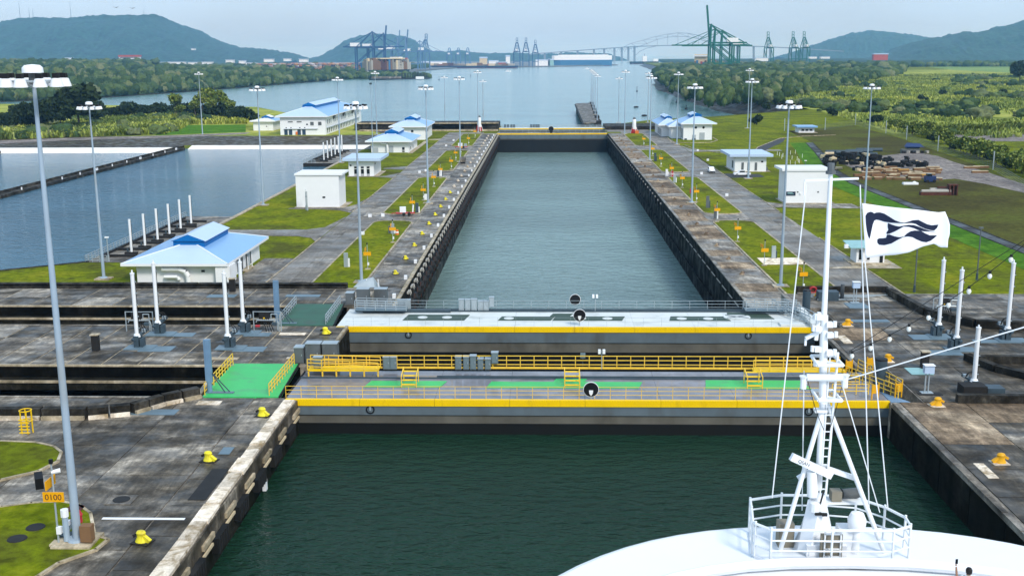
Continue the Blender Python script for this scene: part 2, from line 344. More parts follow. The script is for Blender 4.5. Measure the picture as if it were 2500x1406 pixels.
# white membrane slopes at the far ends of the basins
struct('basin_liner', MB().add([(-160, 479, -6.95), (-80.2, 479, -6.95), (-80.2, 471, -8.5), (-160, 471, -8.5)], [(0, 3, 2, 1)]).add([(-600, 468, -6.9), (-163.4, 468, -6.9), (-163.4, 452, -8.5), (-600, 446, -8.5)], [(0, 3, 2, 1)]), 'white_liner'); struct('basin_berm', MB().span(-600, -163.4, 468.1, 479, -8.8, -6.94), 'brown_bank')
mb = MB().span(-163.2, -160.2, 60, 470, -12, -7.3).span(-163.4, -162.9, 60, 470, -7.3, -6.6)
o = struct('basin_dividing_wall', mb, 'parapet_concrete')
for i in range(16): MB().box((-160.7, 250+i*14, -6.9), (.3, 1.6 if i % 3 == 0 else .3, .8)).build('marker_post', 'white_paint', o)
struct('second_dividing_wall', MB().span(-238, -234.5, 300, 456, -12, -7.2), 'parapet_concrete')
struct('basin_edge_kerb', MB().span(-80.4, -79.4, 204.5, 412, -9.5, -6.78), 'kerb_concrete')
struct('basin_end_wall', MB().prism([(-91.6, 202.4), (-104.5, 193.4), (-180, 141), (-180.6, 141.8), (-104.9, 194.2), (-91.9, 203.2)], -12, -6.9), 'parapet_concrete')

# ---- unit slab shared by every paving piece (scaled copies, 12 triangles)
UNIT = {}
def unit(mat):
    if mat not in UNIT: UNIT[mat] = MB().box((0, 0, 0), (1, 1, 1)).mesh('slab', mat)
    return UNIT[mat]
def slabs(parent, x0, x1, y0, y1, nx, ny, z, mat, gap=.07, th=.1, alt=None, pa=.12, jit=.008, skip=None, name='slab'):
    dx, dy = (x1-x0)/nx, (y1-y0)/ny
    for i in range(nx):
        for j in range(ny):
            cx, cy = x0+(i+.5)*dx, y0+(j+.5)*dy
            if skip and skip(cx, cy): continue
            m = alt if (alt and random.random() < pa) else mat
            obj(name, unit(m), parent, (cx, cy, z-th/2+random.uniform(-jit, jit)), 0, (dx-gap, dy-gap, th))
# ---- upper lock head, basin side
wl = struct('basin_side_lock_wall', MB().span(-170, -27.5, 20, 97.1, -22, -.06).span(-170, -27.5, 107.7, 124.9, -22, -.06).span(-170, -27.5, 135, 146.6, -22, -.06), 'bank_deck')
slabs(wl, -58.5, -31.5, 52, 97.05, 4, 7, 0, 'deck_concrete', alt='deck_patch', pa=.2)
slabs(wl, -31.4, -28.6, 52, 97.05, 1, 9, .012, 'deck_concrete', alt='bank_deck', pa=.25)
MB().span(-70, -27.6, 107.8, 124.8, -.058, -.05).build('joint_bed', 'kerb_concrete', wl); MB().span(-82, -27.6, 135.1, 145.5, -.058, -.05).build('joint_bed', 'kerb_concrete', wl)
slabs(wl, -70, -27.55, 107.75, 124.85, 11, 3, 0, 'deck_concrete', alt='bank_deck', pa=.1, gap=.17)
slabs(wl, -82, -27.55, 135.05, 145.6, 10, 2, 0, 'deck_concrete', alt='bank_deck', pa=.12, gap=.17)
# ---- upper lock head, yard side
wr = struct('yard_side_lock_wall', MB().span(30.6, 170, 20, 143.2, -22, -.06).span(27.5, 30.6, 20, 96.6, -22, -.06).span(27.5, 30.6, 107.6, 124.3, -22, -.06).span(27.5, 30.6, 134.6, 143.2, -22, -.06), 'bank_deck')
slabs(wr, 28.4, 52, 58, 96.5, 4, 7, 0, 'deck_concrete', alt='coast_deck', pa=.35)
slabs(wr, 30.7, 58, 96.6, 108, 4, 2, 0, 'deck_concrete', alt='coast_deck', pa=.12)
slabs(wr, 28.2, 62, 108.1, 124.2, 5, 3, 0, 'deck_concrete', alt='coast_deck', pa=.1)
slabs(wr, 30.7, 70, 124.3, 134.5, 6, 2, 0, 'deck_concrete')
slabs(wr, 28.2, 76, 134.6, 142.6, 7, 2, 0, 'deck_concrete', alt='bank_deck', pa=.3)
# flush hatch covers and pale service covers in the decks
for x, y, sx, sy, m, p in ((-46.9, 114.2, 3.6, 2.2, 'hatch_blue', wl), (-36.6, 114.2, 3.4, 2.0, 'hatch_blue', wl), (-46.2, 120.4, 3.0, 1.6, 'hatch_blue', wl), (-37.4, 120.6, 3.0, 1.6, 'hatch_blue', wl),
        (-47.5, 141, 3.8, 1.7, 'hatch_blue', wl), (-36.6, 141.2, 4.6, 1.4, 'hatch_blue', wl), (-39.6, 92.7, 4.2, 1.5, 'hatch_blue', wl), (-30.6, 110.6, 2.2, .9, 'coping_worn', wl), (-35.4, 95.4, 2.2, 1.0, 'coping_worn', wl), (-33.4, 120.9, 3.0, .9, 'coping_worn', wl),
        (-38.4, 110.4, 3.2, .9, 'kerb_concrete', wl), (-29.5, 76, 1.3, 6, 'dark_block', wl), (-30.2, 83, .9, 1.6, 'hatch_blue', wl),
        (29.4, 119, 1.0, 3.4, 'coping_worn', wr), (38.6, 113.5, 3.4, 2.0, 'hatch_blue', wr), (39, 120, 3.8, 2.2, 'hatch_blue', wr), (46, 118.3, 5, 1.4, 'hatch_blue', wr), (35.5, 135.8, 2.6, 3, 'hatch_blue', wr), (33.5, 106.5, 2.2, 2.4, 'teal_roof', wr),
        (29.6, 79.6, .8, 3.0, 'coping_worn', wr), (29.4, 69.4, .8, 2.6, 'coping_worn', wr), (32, 99, 2.2, .9, 'dark_block', wr), (34.5, 127.7, 5, 1.2, 'hatch_blue', wr)):
    obj('hatch_cover', unit(m), p, (x, y, .022), 0, (sx, sy, .06))
# worn pale coping stones along the lock edges
for i in range(15): obj('coping_stone', unit('coping_worn'), wl, (-28.07, 52.6+i*3.0, .05+random.uniform(-.03, .03)), random.uniform(-.008, .008), (1.12+random.uniform(-.16, .16), 2.93, .26))
for i in range(5): obj('coping_stone', unit('kerb_concrete'), wl, (-27.68, 109.6+i*3.3, .04), 0, (.34, 3.2, .22))
for i in range(16): obj('coping_stone', unit('bank_deck'), wr, (27.72, 48.6+i*3.05, .05), 0, (.42, 2.95, .24))
for i in range(5): obj('coping_stone', unit('bank_deck'), wr, (27.72, 109.4+i*3.2, .04), 0, (.4, 3.1, .22))
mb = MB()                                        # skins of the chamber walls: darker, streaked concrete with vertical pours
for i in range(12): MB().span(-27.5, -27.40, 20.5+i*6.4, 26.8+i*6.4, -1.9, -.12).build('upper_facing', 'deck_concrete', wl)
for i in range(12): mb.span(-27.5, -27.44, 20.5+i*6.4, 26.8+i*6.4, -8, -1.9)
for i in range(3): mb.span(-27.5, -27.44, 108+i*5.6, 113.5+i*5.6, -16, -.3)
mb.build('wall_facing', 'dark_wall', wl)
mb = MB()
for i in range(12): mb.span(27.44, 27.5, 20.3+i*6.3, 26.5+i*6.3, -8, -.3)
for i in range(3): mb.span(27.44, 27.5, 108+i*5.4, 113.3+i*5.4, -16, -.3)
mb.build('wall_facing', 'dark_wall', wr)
# recesses the rolling gates retreat into: slot walls with shade painted into their black, ledges with pale rail beams
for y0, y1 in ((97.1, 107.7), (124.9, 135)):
    mb = MB().span(-170, -29.6, y0+.02, y0+.1, -22, -.08).span(-170, -29.6, y1-.1, y1-.02, -22, -.1).span(-170, -29.6, y0, y1, -22, -14); mb.build('slot_lining', 'shaded_wall', wl)
    MB().span(-170, -36.5, y1-1.5, y1-.1, -2.2, -1.25).build('slot_ledge', 'dark_wall', wl)
    MB().span(-170, -36.5, y1-1.62, y1-1.5, -1.42, -1.15).build('rail_beam', 'kerb_concrete', wl)
    MB().span(-170, -36.5, y1-.1, y1+.14, -.1, .1).build('slot_edge', 'kerb_concrete', wl)
    MB().span(-170, -36.5, y0-.2, y0+.1, -.1, .08).build('slot_edge', 'bank_deck', wl)
# parapets at the lower end of the lock head
p = tag(MB().span(-170, -31.6, 146.6, 147.2, -7, .46).build('basin_side_parapet', 'parapet_concrete'), 'dark stained concrete parapet closing the basin side deck above the hipped blue roof', 'wall')
for i in range(10): obj('coping_slab', unit('parapet_concrete'), p, (-36.8-i*10.5, 146.85, .52), 0, (10.3, .9, .14))
MB().span(-170, -31.6, 146.0, 146.6, -.06, .2).build('step', 'parapet_concrete', p)
p = tag(MB().span(29.5, 41.6, 142.9, 143.5, -7, .95).build('yard_side_parapet', 'parapet_concrete'), 'low dark parapet at the foot of the yard side road with a red lifebuoy', 'wall')
MB().span(29.5, 41.4, 142.2, 142.9, -.06, .2).build('step', 'bank_deck', p)
def curb_run(name, pts, label, segs, h=.95, mats=('parapet_concrete', 'coping_worn'), wd=.8, low=True):
    t = thing(name, label, 'barrier', pts[0]+(0,)); k = 0
    for a, b in zip(pts[:-1], pts[1:]):
        for j in range(segs):
            f0, f1 = j/segs, (j+1)/segs; q0 = [a[i]+(b[i]-a[i])*f0 for i in (0, 1)]; q1 = [a[i]+(b[i]-a[i])*f1 for i in (0, 1)]
            l = math.hypot(q1[0]-q0[0], q1[1]-q0[1]); an = math.atan2(q1[1]-q0[1], q1[0]-q0[0])
            o = MB().box((0, 0, h/2), (l-.16, wd, h)).build('barrier_block', mats[0], t); o.location = ((q0[0]+q1[0])/2-pts[0][0], (q0[1]+q1[1])/2-pts[0][1], 0); o.rotation_euler.z = an
            if low: MB().box((0, -wd/2-.16, .16), (l-.2, .3, .34)).build('kerb_edge', mats[1] if k % 3 else 'kerb_concrete', o)
            k += 1
    return t
curb_run('curved_barrier', [(-75, 91), (-53, 91), (-45, 91.1), (-41.5, 92.3), (-39.6, 95), (-36.9, 97.4)], 'curved black barrier with pale kerb leading to the bright green bridge', 2)
curb_run('angled_barrier', [(41.5, 142.4), (42.4, 130.6), (46, 124.6), (62, 121.4)], 'angled dark barrier wrapping the white cylinders beside the yard side lawn', 2, low=False)
curb_run('short_barrier', [(39.9, 111), (41.2, 106.5), (52, 92)], 'broken dark kerb running from the lone white cylinder', 2, .7, low=False)
tag(MB().span(33.6, 41.5, 96.2, 96.9, -.05, .75).build('low_wall', 'parapet_concrete'), 'low concrete wall behind the yellow bollard, in front of the lone white cylinder', 'wall')
tag(MB().span(40.6, 60, 109.2, 109.9, -.05, .8).build('low_wall', 'parapet_concrete'), 'long low concrete wall behind the pale slab on the yard side deck', 'wall')

# ---- grass islands on the upper deck
def island(name, poly, z0, z1, label=None, km='kerb_concrete', gm='lawn_grass', kw=.22):
    o = struct(name, MB().prism(poly, z0, z1), gm); k = MB(); kerb(k, poly, z0, z1+.05, kw); k.build('kerb', km, o); return o
island('oval_lawn', [(-60, 84.7), (-49.8, 84.8), (-46.6, 84.5), (-44.7, 83.6), (-43.5, 82.3), (-42.9, 80.3), (-43.5, 78.2), (-45.6, 76.4), (-50, 75), (-60, 74)], .0, .12)
island('corner_lawn', [(-60, 68), (-50, 69.5), (-43, 71.4), (-41.2, 72.1), (-39.2, 72.4), (-37.6, 71.8), (-36.2, 70.4), (-35.1, 68.2), (-34.5, 66.9), (-33.3, 66.2), (-33.5, 64.7), (-35.1, 62.8), (-35.6, 61), (-37, 58), (-60, 52)], .0, .12)
# ---- chamber walls of the lower lock
for sx, nm, m in ((-1, 'basin_side_chamber_wall', 'dark_wall'), (1, 'yard_side_chamber_wall', 'shaded_wall')):  # yard side wall is the shadow side; shade painted into its black
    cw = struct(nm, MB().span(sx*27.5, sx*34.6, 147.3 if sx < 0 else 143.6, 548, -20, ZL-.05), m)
    y0 = 147.4 if sx < 0 else 143.7
    slabs(cw, min(sx*28.2, sx*34.6), max(sx*28.2, sx*34.6), y0, 548, 1, 62, ZL+.03, 'bank_deck' if sx < 0 else 'coast_deck', alt='deck_concrete' if sx < 0 else 'bank_deck', pa=.3, gap=.1)
    for i in range(40): obj('coping_stone', unit('kerb_concrete' if sx < 0 else 'bank_deck'), cw, (sx*27.82, y0+5+i*10, ZL+.06), 0, (.6, 9.9, .2))
    MB().span(sx*27.44, sx*27.2, y0+3, 546, -13.6, -13.2).build('water_mark_ledge', m, cw)
tag(MB().span(-27.6, 27.6, 548, 604, -22, -18).build('sill', 'shaded_wall'), kind='structure')
# ---- service roads, lawns between road and lock
for sx, nm in ((-1, 'basin_side_road'), (1, 'yard_side_road')):
    x0, x1 = (-52.4, -44.6) if sx < 0 else (44.8, 54.2)
    rd = struct(nm, MB().span(min(sx*34.6, x0 if sx < 0 else x1), max(sx*34.6, x0 if sx < 0 else x1), 147.3 if sx < 0 else 143.6, 556, ZL-.3, ZL+.02), 'bank_deck')
    slabs(rd, x0, x1, 150 if sx < 0 else 146, 556, 2, 58, ZL+.05, 'road_concrete', alt='bank_deck', pa=.1, gap=.06, th=.06, jit=.004)
    k = MB(); k.span((-52.6 if sx < 0 else 54.2), (-52.4 if sx < 0 else 54.4), 150, 230, ZL, ZL+.16).span((-52.6 if sx < 0 else 54.2), (-52.4 if sx < 0 else 54.4), 270, 352 if sx < 0 else 432, ZL, ZL+.16).span((-52.6 if sx < 0 else 54.2), (-52.4 if sx < 0 else 54.4), 378, 540 if sx < 0 else 432, ZL, ZL+.16)
    k.build('kerb', 'kerb_concrete', rd)
    for j, (a, b) in enumerate(((149 if sx < 0 else 145, 254.5), (265.5, 348), (368.5 if sx < 0 else 363, 449), (470, 545))):
        xa, xb = (-44.4, -35.2) if sx < 0 else (35.2, 44.6)
        o = island('strip_lawn', rrect(xa, xb, a, b, 3.2), ZL, ZL+.14, kw=.34)
# side roads and paths off the service roads
for nm, poly, m in (('side_road', [(-52.5, 225), (-54.5, 230), (-58, 232.4), (-79, 233.4), (-79, 241.4), (-58, 241.6), (-54.5, 245), (-52.5, 262)], 'road_concrete'),
        ('side_road', [(-52.5, 268), (-56, 272.5), (-62, 274.6), (-70, 275), (-70, 277.6), (-56, 277.6), (-54, 283), (-52.5, 300)], 'bank_deck'),
        ('kiosk_path', [(-52.5, 346), (-56, 349.4), (-59, 350), (-68, 350), (-68, 352), (-59, 352), (-56, 353), (-52.5, 362)], 'road_concrete'),
        ('kiosk_path', [(-52.5, 372), (-60, 375), (-60, 378), (-52.5, 384)], 'road_concrete'),
        ('house_apron', [(-58.6, 150), (-52.6, 150), (-52.6, 206), (-58.6, 206)], 'bank_deck'),
        ('house_apron', [(-59, 436), (-57, 436), (-57, 500), (-59, 500)], 'kerb_concrete'),
        ('side_road', [(-52.5, 505), (-58, 507), (-58, 510), (-52.5, 514)], 'kerb_concrete'),
        ('yard_side_apron', [(54.4, 432), (56, 438), (62, 441), (92, 443), (92, 449), (62, 448), (57, 452), (54.4, 470), (54.4, 556), (50, 556), (50, 600), (28, 600), (28, 556), (54.2, 556)], 'road_concrete'),
        ('car_bay', [(54.4, 345), (66, 347), (66, 356), (54.4, 358)], 'asphalt'),
        ('cube_path', [(54.4, 277), (76, 275), (76, 284), (58, 284), (54.4, 288)], 'bank_deck'),
        ('booth_path', [(45.5, 196), (61, 196), (61, 205), (54, 205), (54, 199)], 'kerb_concrete'),
        ('crossing_slab', [(36.5, 199), (44.4, 199), (44.4, 206), (36.5, 206)], 'coping_worn')):
    struct(nm, MB().sheet(poly, ZL+(.21 if nm == 'crossing_slab' else .085 if 'apron' in nm else .075)), m)
lp = [at(*p, ZL) for p in ((1840, 372), (1852, 360), (1880, 349), (1905, 339), (1918, 338), (1912, 347), (1888, 358), (1868, 369), (1862, 378))]
struct('loop_road', MB().sheet(lp, ZL+.09), 'asphalt')
k = MB(); kerb(k, [at(*p, ZL+.1)[:2] for p in ((1838, 374), (1850, 360), (1880, 348), (1905, 338), (1960, 333), (2040, 330))], ZL, ZL+.25, .3, False); kerb(k, [at(*p, ZL+.1)[:2] for p in ((1672, 355), (1700, 365), (1760, 374), (1840, 374))], ZL, ZL+.25, .3, False)
struct('loop_kerb', k, 'kerb_concrete')
k = MB(); kerb(k, [at(*p, ZL+.1)[:2] for p in ((1630, 337), (1640, 348), (1690, 349), (1735, 348), (1752, 343), (1740, 336))], ZL, ZL+.25, .35, False); struct('building_kerb', k, 'kerb_concrete')
# ---- yard: drain, dry ground, gravel
dr = [at(*p, ZL) for p in ((1985, 345), (1995, 365), (2005, 392))]; dl = [(111, 484), (104, 440), (97, 400), (91, 365), (88.2, 330), (88.6, 290), (89, 250), (89.3, 211), (90, 150)]
struct('green_slope', MB().sheet([(a-7, b) for a, b in dl]+[(a, b) for a, b in dl[::-1]], ZL+.05), 'bright_grass')
struct('yard_ground', MB().sheet([(a+3, b) for a, b in dl]+[(135, 150), (131, 300), (145, 366), (152, 436), (160, 512), (164, 600), (120, 560)], ZL+.04), 'dry_grass')
mb = MB(); kerb(mb, dl, ZL-.1, ZL+.12, .35, False); kerb(mb, [(a+3, b) for a, b in dl], ZL-.1, ZL+.12, .35, False)
dn = struct('drain', MB().sheet([(a, b) for a, b in dl]+[(a+3, b) for a, b in dl[::-1]], ZL+.06), 'mud'); mb.build('drain_edge', 'parapet_concrete', dn)
struct('gravel_yard', MB().sheet([at(*p, ZL) for p in ((2060, 402), (2110, 386), (2180, 378), (2235, 372), (2290, 382), (2330, 397), (2400, 418), (2520, 457), (2520, 476), (2400, 449), (2330, 437), (2290, 440), (2200, 432), (2100, 420))], ZL+.08), 'gravel_grey')
struct('cane_track', MB().sheet([at(*p, ZL) for p in ((2275, 330), (2360, 326), (2520, 320), (2520, 346), (2360, 346), (2300, 342))], ZL+.08), 'gravel_grey')
struct('reed_field', MB().sheet([(166, 540), (200, 500), (240, 470), (700, 470), (1500, 2400), (1100, 2600), (330, 2600), (215, 1750), (180, 1300), (185, 900), (182, 700)], ZL+.05), 'reed_ground')
struct('far_meadow', MB().sheet([at(*p, ZL) for p in ((2170, 153), (2520, 150), (2520, 180), (2330, 172))], ZL+.2), 'far_field')
# ---- far end of the lower lock (seaward gates' head)
o = struct('seaward_head', MB().span(-104, -28, 575, 600, -17, -3.7).span(28, 60, 572, 598, -17, -5.2), 'parapet_concrete')
MB().span(-104, -28, 574, 575, -3.7, -3.1).build('coping', 'kerb_concrete', o); MB().span(-70, -46, 572, 575, -6.5, -4.6).build('bay', 'shaded_wall', o); MB().span(-100, -28, 566, 568, -7.2, -6.2).build('rail_beam', 'kerb_concrete', o)
jq = [at(1405, 253, -10), at(1447, 251, -10), at(1466, 300, -10), at(1425, 300, -10)]
def lerp2(a, b, f): return (a[0]+(b[0]-a[0])*f, a[1]+(b[1]-a[1])*f)
jt = tag(MB().prism(jq, -10.6, -10).build('approach_jetty', 'deck_concrete'), 'long concrete approach jetty carrying a row of lamp masts into the channel', 'jetty')
for i in range(12):
    a = lerp2(jq[0], jq[3], i/11); MB().span(a[0]+.6, a[0]+3.2, a[1]-1, a[1]+3, -18, -10.6).build('pier', 'parapet_concrete', jt)
    b = lerp2(jq[1], jq[2], i/11); MB().span(b[0]-2.6, b[0]+.5, b[1]-2, b[1]+2, -18, -8.6 if i % 2 else -9.4).build('dolphin', 'dark_block', jt)
mb = MB(); a, b = lerp2(jq[0], jq[3], 0), lerp2(jq[0], jq[3], 1); mb.bar((a[0]-.2, a[1], -11), (b[0]-.2, b[1], -11), 1.2, .8); mb.build('fender_beam', 'dark_block', jt)
# ================================================================== LOCK GATES
def railing(parent, a, b, mat, h=1.1, step=1.45, rails=3, r=.035, name='railing', kick=False):
    a, b = Vector(a), Vector(b); n = max(1, round((b-a).length/step)); mb = MB()
    for k in range(rails): z = Vector((0, 0, h*(k+1)/rails)); mb.bar(a+z, b+z, r*2)
    if kick: mb.bar(a+Vector((0, 0, .1)), b+Vector((0, 0, .1)), .03, .22)
    o = mb.build(name, mat, parent); me = MB().bar((0, 0, 0), (0, 0, h), r*2.2).mesh('post', mat)
    for i in range(n+1): obj('post', me, o, a+(b-a)*(i/n))
    return o
def gate(name, label, Y, z, x0, x1, dm, gm, rm, wid, drop, cams, fine=True, pan=(), dep=1.5):
    g = thing(name, label, 'lock gate', (0, Y, z))
    MB().span(x0, x1, .22, wid-.3, -drop, -.9).build('hull', 'gate_body', g)
    MB().span(x0, x1, .14, .24, -drop, -2.35 if drop < 16 else -3.1).build('wet_band', 'gate_wet', g)
    MB().span(x0, x1, .08, .55, -dep, -.6).build('fender_belt', 'gate_belt', g)
    n = 8 if fine else 2
    for i in range(n):
        xa, xb = x0+(x1-x0)*i/n, x0+(x1-x0)*(i+1)/n
        MB().span(xa+.015, xb-.015, 0, .4, -.62, 0).build('yellow_girder', 'safety_yellow', g)
        MB().span(xa+.01, xb-.01, .4, wid, -.5, -.03).build('deck_plate', dm, g)
    for xa, xb, ya, yb in pan: MB().prism([(xa, ya), (xb, ya), (xb+(.5 if xa < 0 else -.5), yb), (xa+.4, yb)], -.03, .02).build('grip_panel', gm, g)
    for xa in cams:
        o = MB().lathe((0, 0, 0), [(.42, 0), (.42, .12), (.30, .12), (.30, .02)], 14).build('mooring_recess', 'black_paint', g); o.location = (xa, .14, -.98); o.rotation_euler.x = R(90)
        MB().box((0, .1, .13), (.16, .38, .05)).build('hook', 'galv', o)
    return g
g1 = gate('lock_gate', 'rolling lock gate with bright green deck panels and yellow guard rails', 96.6, 0, -28.6, 27.6, 'deck_grey', 'deck_green', 'rail_yellow', 9.6, 14, (-20.6, 20.2),
          pan=((-21.8, -14.4, 4.0, 6.0), (-9.9, 4.8, 3.9, 5.9), (-3.4, -.4, 5.9, 7.4), (11.2, 21.3, 3.9, 6.6)))
railing(g1, (-28.6, .5, 0), (23.6, .5, 0), 'rail_yellow', 1.15, 1.45, 3, .02)
railing(g1, (-27.6, 9.2, .35), (25.3, 9.2, .35), 'rail_yellow', 1.35, 1.4, 3, kick=True)
for xa, xb in ((-28, -20.9),):                  # raised cable walkway at the near end of the deck
    o = MB().span(xa, xb, 7.4, 9.0, .55, .7).build('walkway', 'safety_yellow', g1); railing(o, (xa, 7.4, .7), (xb, 7.4, .35), 'rail_yellow', 1.1, 1.5); railing(o, (xa, 9, .7), (xb, 9, .5), 'rail_yellow', 1.1, 1.5)
    for i in range(6): MB().span(xa+i*1.4, xa+i*1.4+.14, 7.4, 7.54, 0, .6).build('support', 'rail_yellow', o)
o = MB().span(16.5, 25.6, 7.9, 9.0, .45, .6).build('walkway', 'safety_yellow', g1); railing(o, (16.5, 7.9, .6), (24.6, 7.9, .6), 'rail_yellow', 1.1, 1.5)
MB().span(-28.6, 27.6, 6.9, 7.05, -.03, .1).span(-15, 27.6, 7.2, 7.4, -.03, .16).build('cable_tray', 'machine_grey', g1)
MB().span(-28.75, -28.6, .3, 9.2, -.05, .05).build('rubber_seal', 'rubber', g1)
for x, yy, s in ((22.8, 2.2, 0), (22.8, 5.2, 0)): railing(g1, (x, yy, 0), (x+3.4, yy, 0), 'rail_yellow', 1.0, 1.1)
m = MB().prism([(27.6, -.1), (29.4, -.1), (27.6, 3.0)], -.5, .02); m.build('nose_plate', 'post_blue', g1)
g2 = gate('lock_gate', 'rolling lock gate with pale deck and dark green panels with white ovals', 124.3, 0, -29.0, 27.6, 'deck_pale', 'panel_green', 'galv', 9.4, 20, (-20.4, 19.7),
          pan=((-21.5, -14.0, 3.4, 6.3), (-9.9, -3.5, 3.4, 5.4), (-3.3, 5.1, 3.4, 5.5), (-3.6, -1.2, 5.5, 7.0), (10.8, 18.2, 3.4, 5.6), (18, 23.6, 4.4, 7.6)), dep=1.9)
for x, y in ((-19.2, 4.8), (-16.2, 4.8), (-8.6, 4.4), (.2, 4.4), (3.4, 4.4), (12.4, 4.4), (15.6, 4.4)): MB().lathe((x, y, .02), [(.62, 0), (.62, .03), (.1, .035)], 18).build('hatch_lid', 'deck_pale', g2, smooth=False)
m = MB().prism(rrect(17.6, 20.8, 4.1, 6.1, .7, 3), .02, .09); m.build('hatch_lid', 'deck_pale', g2); MB().bar((17.9, 4.4, .12), (20.5, 5.8, .12), .07).bar((17.9, 5.8, .12), (20.5, 4.4, .12), .07).build('hatch_brace', 'machine_grey', g2)
railing(g2, (-28, 8.9, 0), (27.2, 8.9, 0), 'galv', 1.2, 2.2, 3, .022)
m = MB()
for i in range(26): m.bar((-27+i*2.15, .55, 0), (-27+i*2.15, .55, 1.05), .022)
m.bar((-28, .55, 1.05), (27, .55, 1.05), .018).bar((-28, .55, .55), (27, .55, .55), .018); m.build('wire_rail', 'galv', g2)
MB().span(-28, 27, 7.9, 8.05, 0, .1).span(-28, 27, 8.5, 8.7, 0, .22).span(-27, -16, 7.4, 7.9, 0, .35).build('cable_tray', 'machine_grey', g2)
for xa, xb in ((-27.8, -21.4), (20.5, 27)):
    o = MB().span(xa, xb, 6.4, 7.9, .45, .6).build('walkway', 'hatch_blue', g2); railing(o, (xa, 6.4, .6), (xb, 6.4, .45), 'galv', 1.15, 1.4, 4); railing(o, (xa, 7.9, .6), (xb, 7.9, .45), 'galv', 1.15, 1.4, 4)
MB().span(23.6, 26.4, .8, 2.2, 0, .2).span(27.0, 28.0, -.1, 8.6, -.4, .5).build('end_box', 'deck_pale', g2)
g3 = gate('lock_gate', 'distant dark lock gate with a yellow top beam at the seaward end', 548, ZL, -28.2, 28.2, 'bank_deck', 'panel_green', 'galv', 9, 16, (), False, dep=2.6)
for xa in (-18.3, 17.6): MB().span(xa-1, xa+1, .3, .5, -8.2, -6.2).build('mooring_recess', 'black_paint', g3)
railing(g3, (-27, 8.8, 0), (27, 8.8, 0), 'galv', 1.3, 3, 2, .05)
g4 = gate('lock_gate', 'outermost pale grey lock gate beside the open channel', 580, -6.6, -28.2, 28.2, 'deck_pale', 'panel_green', 'galv', 9, 14, (), False)
railing(g4, (-27, .6, 0), (27, .6, 0), 'galv', 1.3, 3, 2, .05); railing(g4, (-27, 8.6, 0), (27, 8.6, 0), 'galv', 1.3, 3, 2, .05)
for i, x in enumerate((-25, -23.4, -21.6, -20.2, -11, -9.6, -8.2, -7)):
    o = tag(MB().box((0, 0, .8), (1.1, .7, 1.6)).box((0, -.37, .9), (.9, .05, 1.2)).build('control_cabinet', 'machine_grey'), '%s grey cabinet in the row on the outermost lock gate' % nth(i), 'cabinet', 'cabinets on the outermost lock gate'); o.location = (x, 587, -6.6)
# electrical cabinets standing on the two close gates
def cabinet(x, y, z, w_, h, label, group, mat='cabinet_grey', d=.6, leg=0.0):
    t = thing('control_cabinet', label, 'cabinet', (x, y, z), 0, group)
    b = MB().box((0, 0, leg+h/2), (w_, d, h)).build('body', mat, t); MB().box((0, -d/2-.02, leg+h/2), (w_-.14, .04, h-.2)).build('cabinet_door', mat, t); MB().box((0, 0, leg+h+.03), (w_+.08, d+.1, .06)).build('lid', 'galv', t)
    MB().box((w_*.3, -d/2-.06, leg+h*.55), (.06, .05, .2)).build('latch', 'galv', t)
    if leg:
        for q in (-1, 1): MB().box((q*(w_/2-.12), 0, leg/2), (.1, .3, leg)).build('leg', mat, t)
    return t
for k, (x, w_, h, lab) in enumerate(((-27.1, .85, 1.5, 'lone cabinet standing inside the yellow cable walkway'), (-20.3, .68, 1.25, 'first of the twin cabinets on the yellow railing'), (-19.6, .68, 1.25, 'second of the twin cabinets on the yellow railing'),
        (-13.0, .62, 1.3, 'first tall cabinet in the row of six on the yellow railing'), (-12.2, .58, 1.3, 'second tall cabinet in the row of six on the yellow railing'), (-11.5, .62, 1.4, 'third and widest cabinet in the row of six on the yellow railing'), (-10.75, .58, 1.1, 'first short cabinet in the row of six on the yellow railing'), (-10.0, .58, 1.1, 'second short cabinet in the row of six on the yellow railing'), (-9.3, .66, 1.1, 'raised end cabinet in the row of six on the yellow railing'))):
    cabinet(x, 105.9 if k else 104.9, .3 if k != 8 else .95, w_, h, 'grey '+lab, 'cabinets on the yellow railed gate')
for k, (x, w_, h, lab) in enumerate(((-22.3, .72, 1.3, 'first of the twin cabinets on the pale gate'), (-21.5, .72, 1.3, 'second of the twin cabinets on the pale gate'), (-14.7, .66, 1.35, 'first tall cabinet in the pale gate row'), (-13.9, .66, 1.35, 'second tall cabinet in the pale gate row'), (-13.1, .7, 1.4, 'third tall cabinet in the pale gate row'), (-12.3, .66, 1.15, 'first short cabinet in the pale gate row'), (-11.6, .66, 1.15, 'second short cabinet in the pale gate row'), (-10.9, .6, 1.2, 'raised end cabinet in the pale gate row'))):
    cabinet(x, 133.0, .05 if k < 7 else .5, w_, h, 'pale grey '+lab, 'cabinets on the pale lock gate', 'galv')
for x, y, lab in ((-28.7, 109.2, 'small'), (-27.25+.1, 108.9, 'broad middle'), (-25.4, 108.9, 'broad end')):
    cabinet(x-1.2, y, 0, 1.0 if lab == 'small' else 1.55, 1.7 if lab == 'small' else 2.2, lab+' dark grey switch cabinet behind the yellow walkway', 'switch cabinets behind the yellow walkway', 'steel_grey', 1.2)
for x, y, lab in ((-28.6, 136.6, 'small'), (-26.9, 136.7, 'broad middle'), (-24.6, 136.7, 'broad end')):
    cabinet(x-.8, y, .0, 1.0 if lab == 'small' else 1.6, 1.5 if lab == 'small' else 2.0, lab+' dark grey switch cabinet behind the pale gate', 'switch cabinets behind the pale gate', 'steel_grey', 1.2)
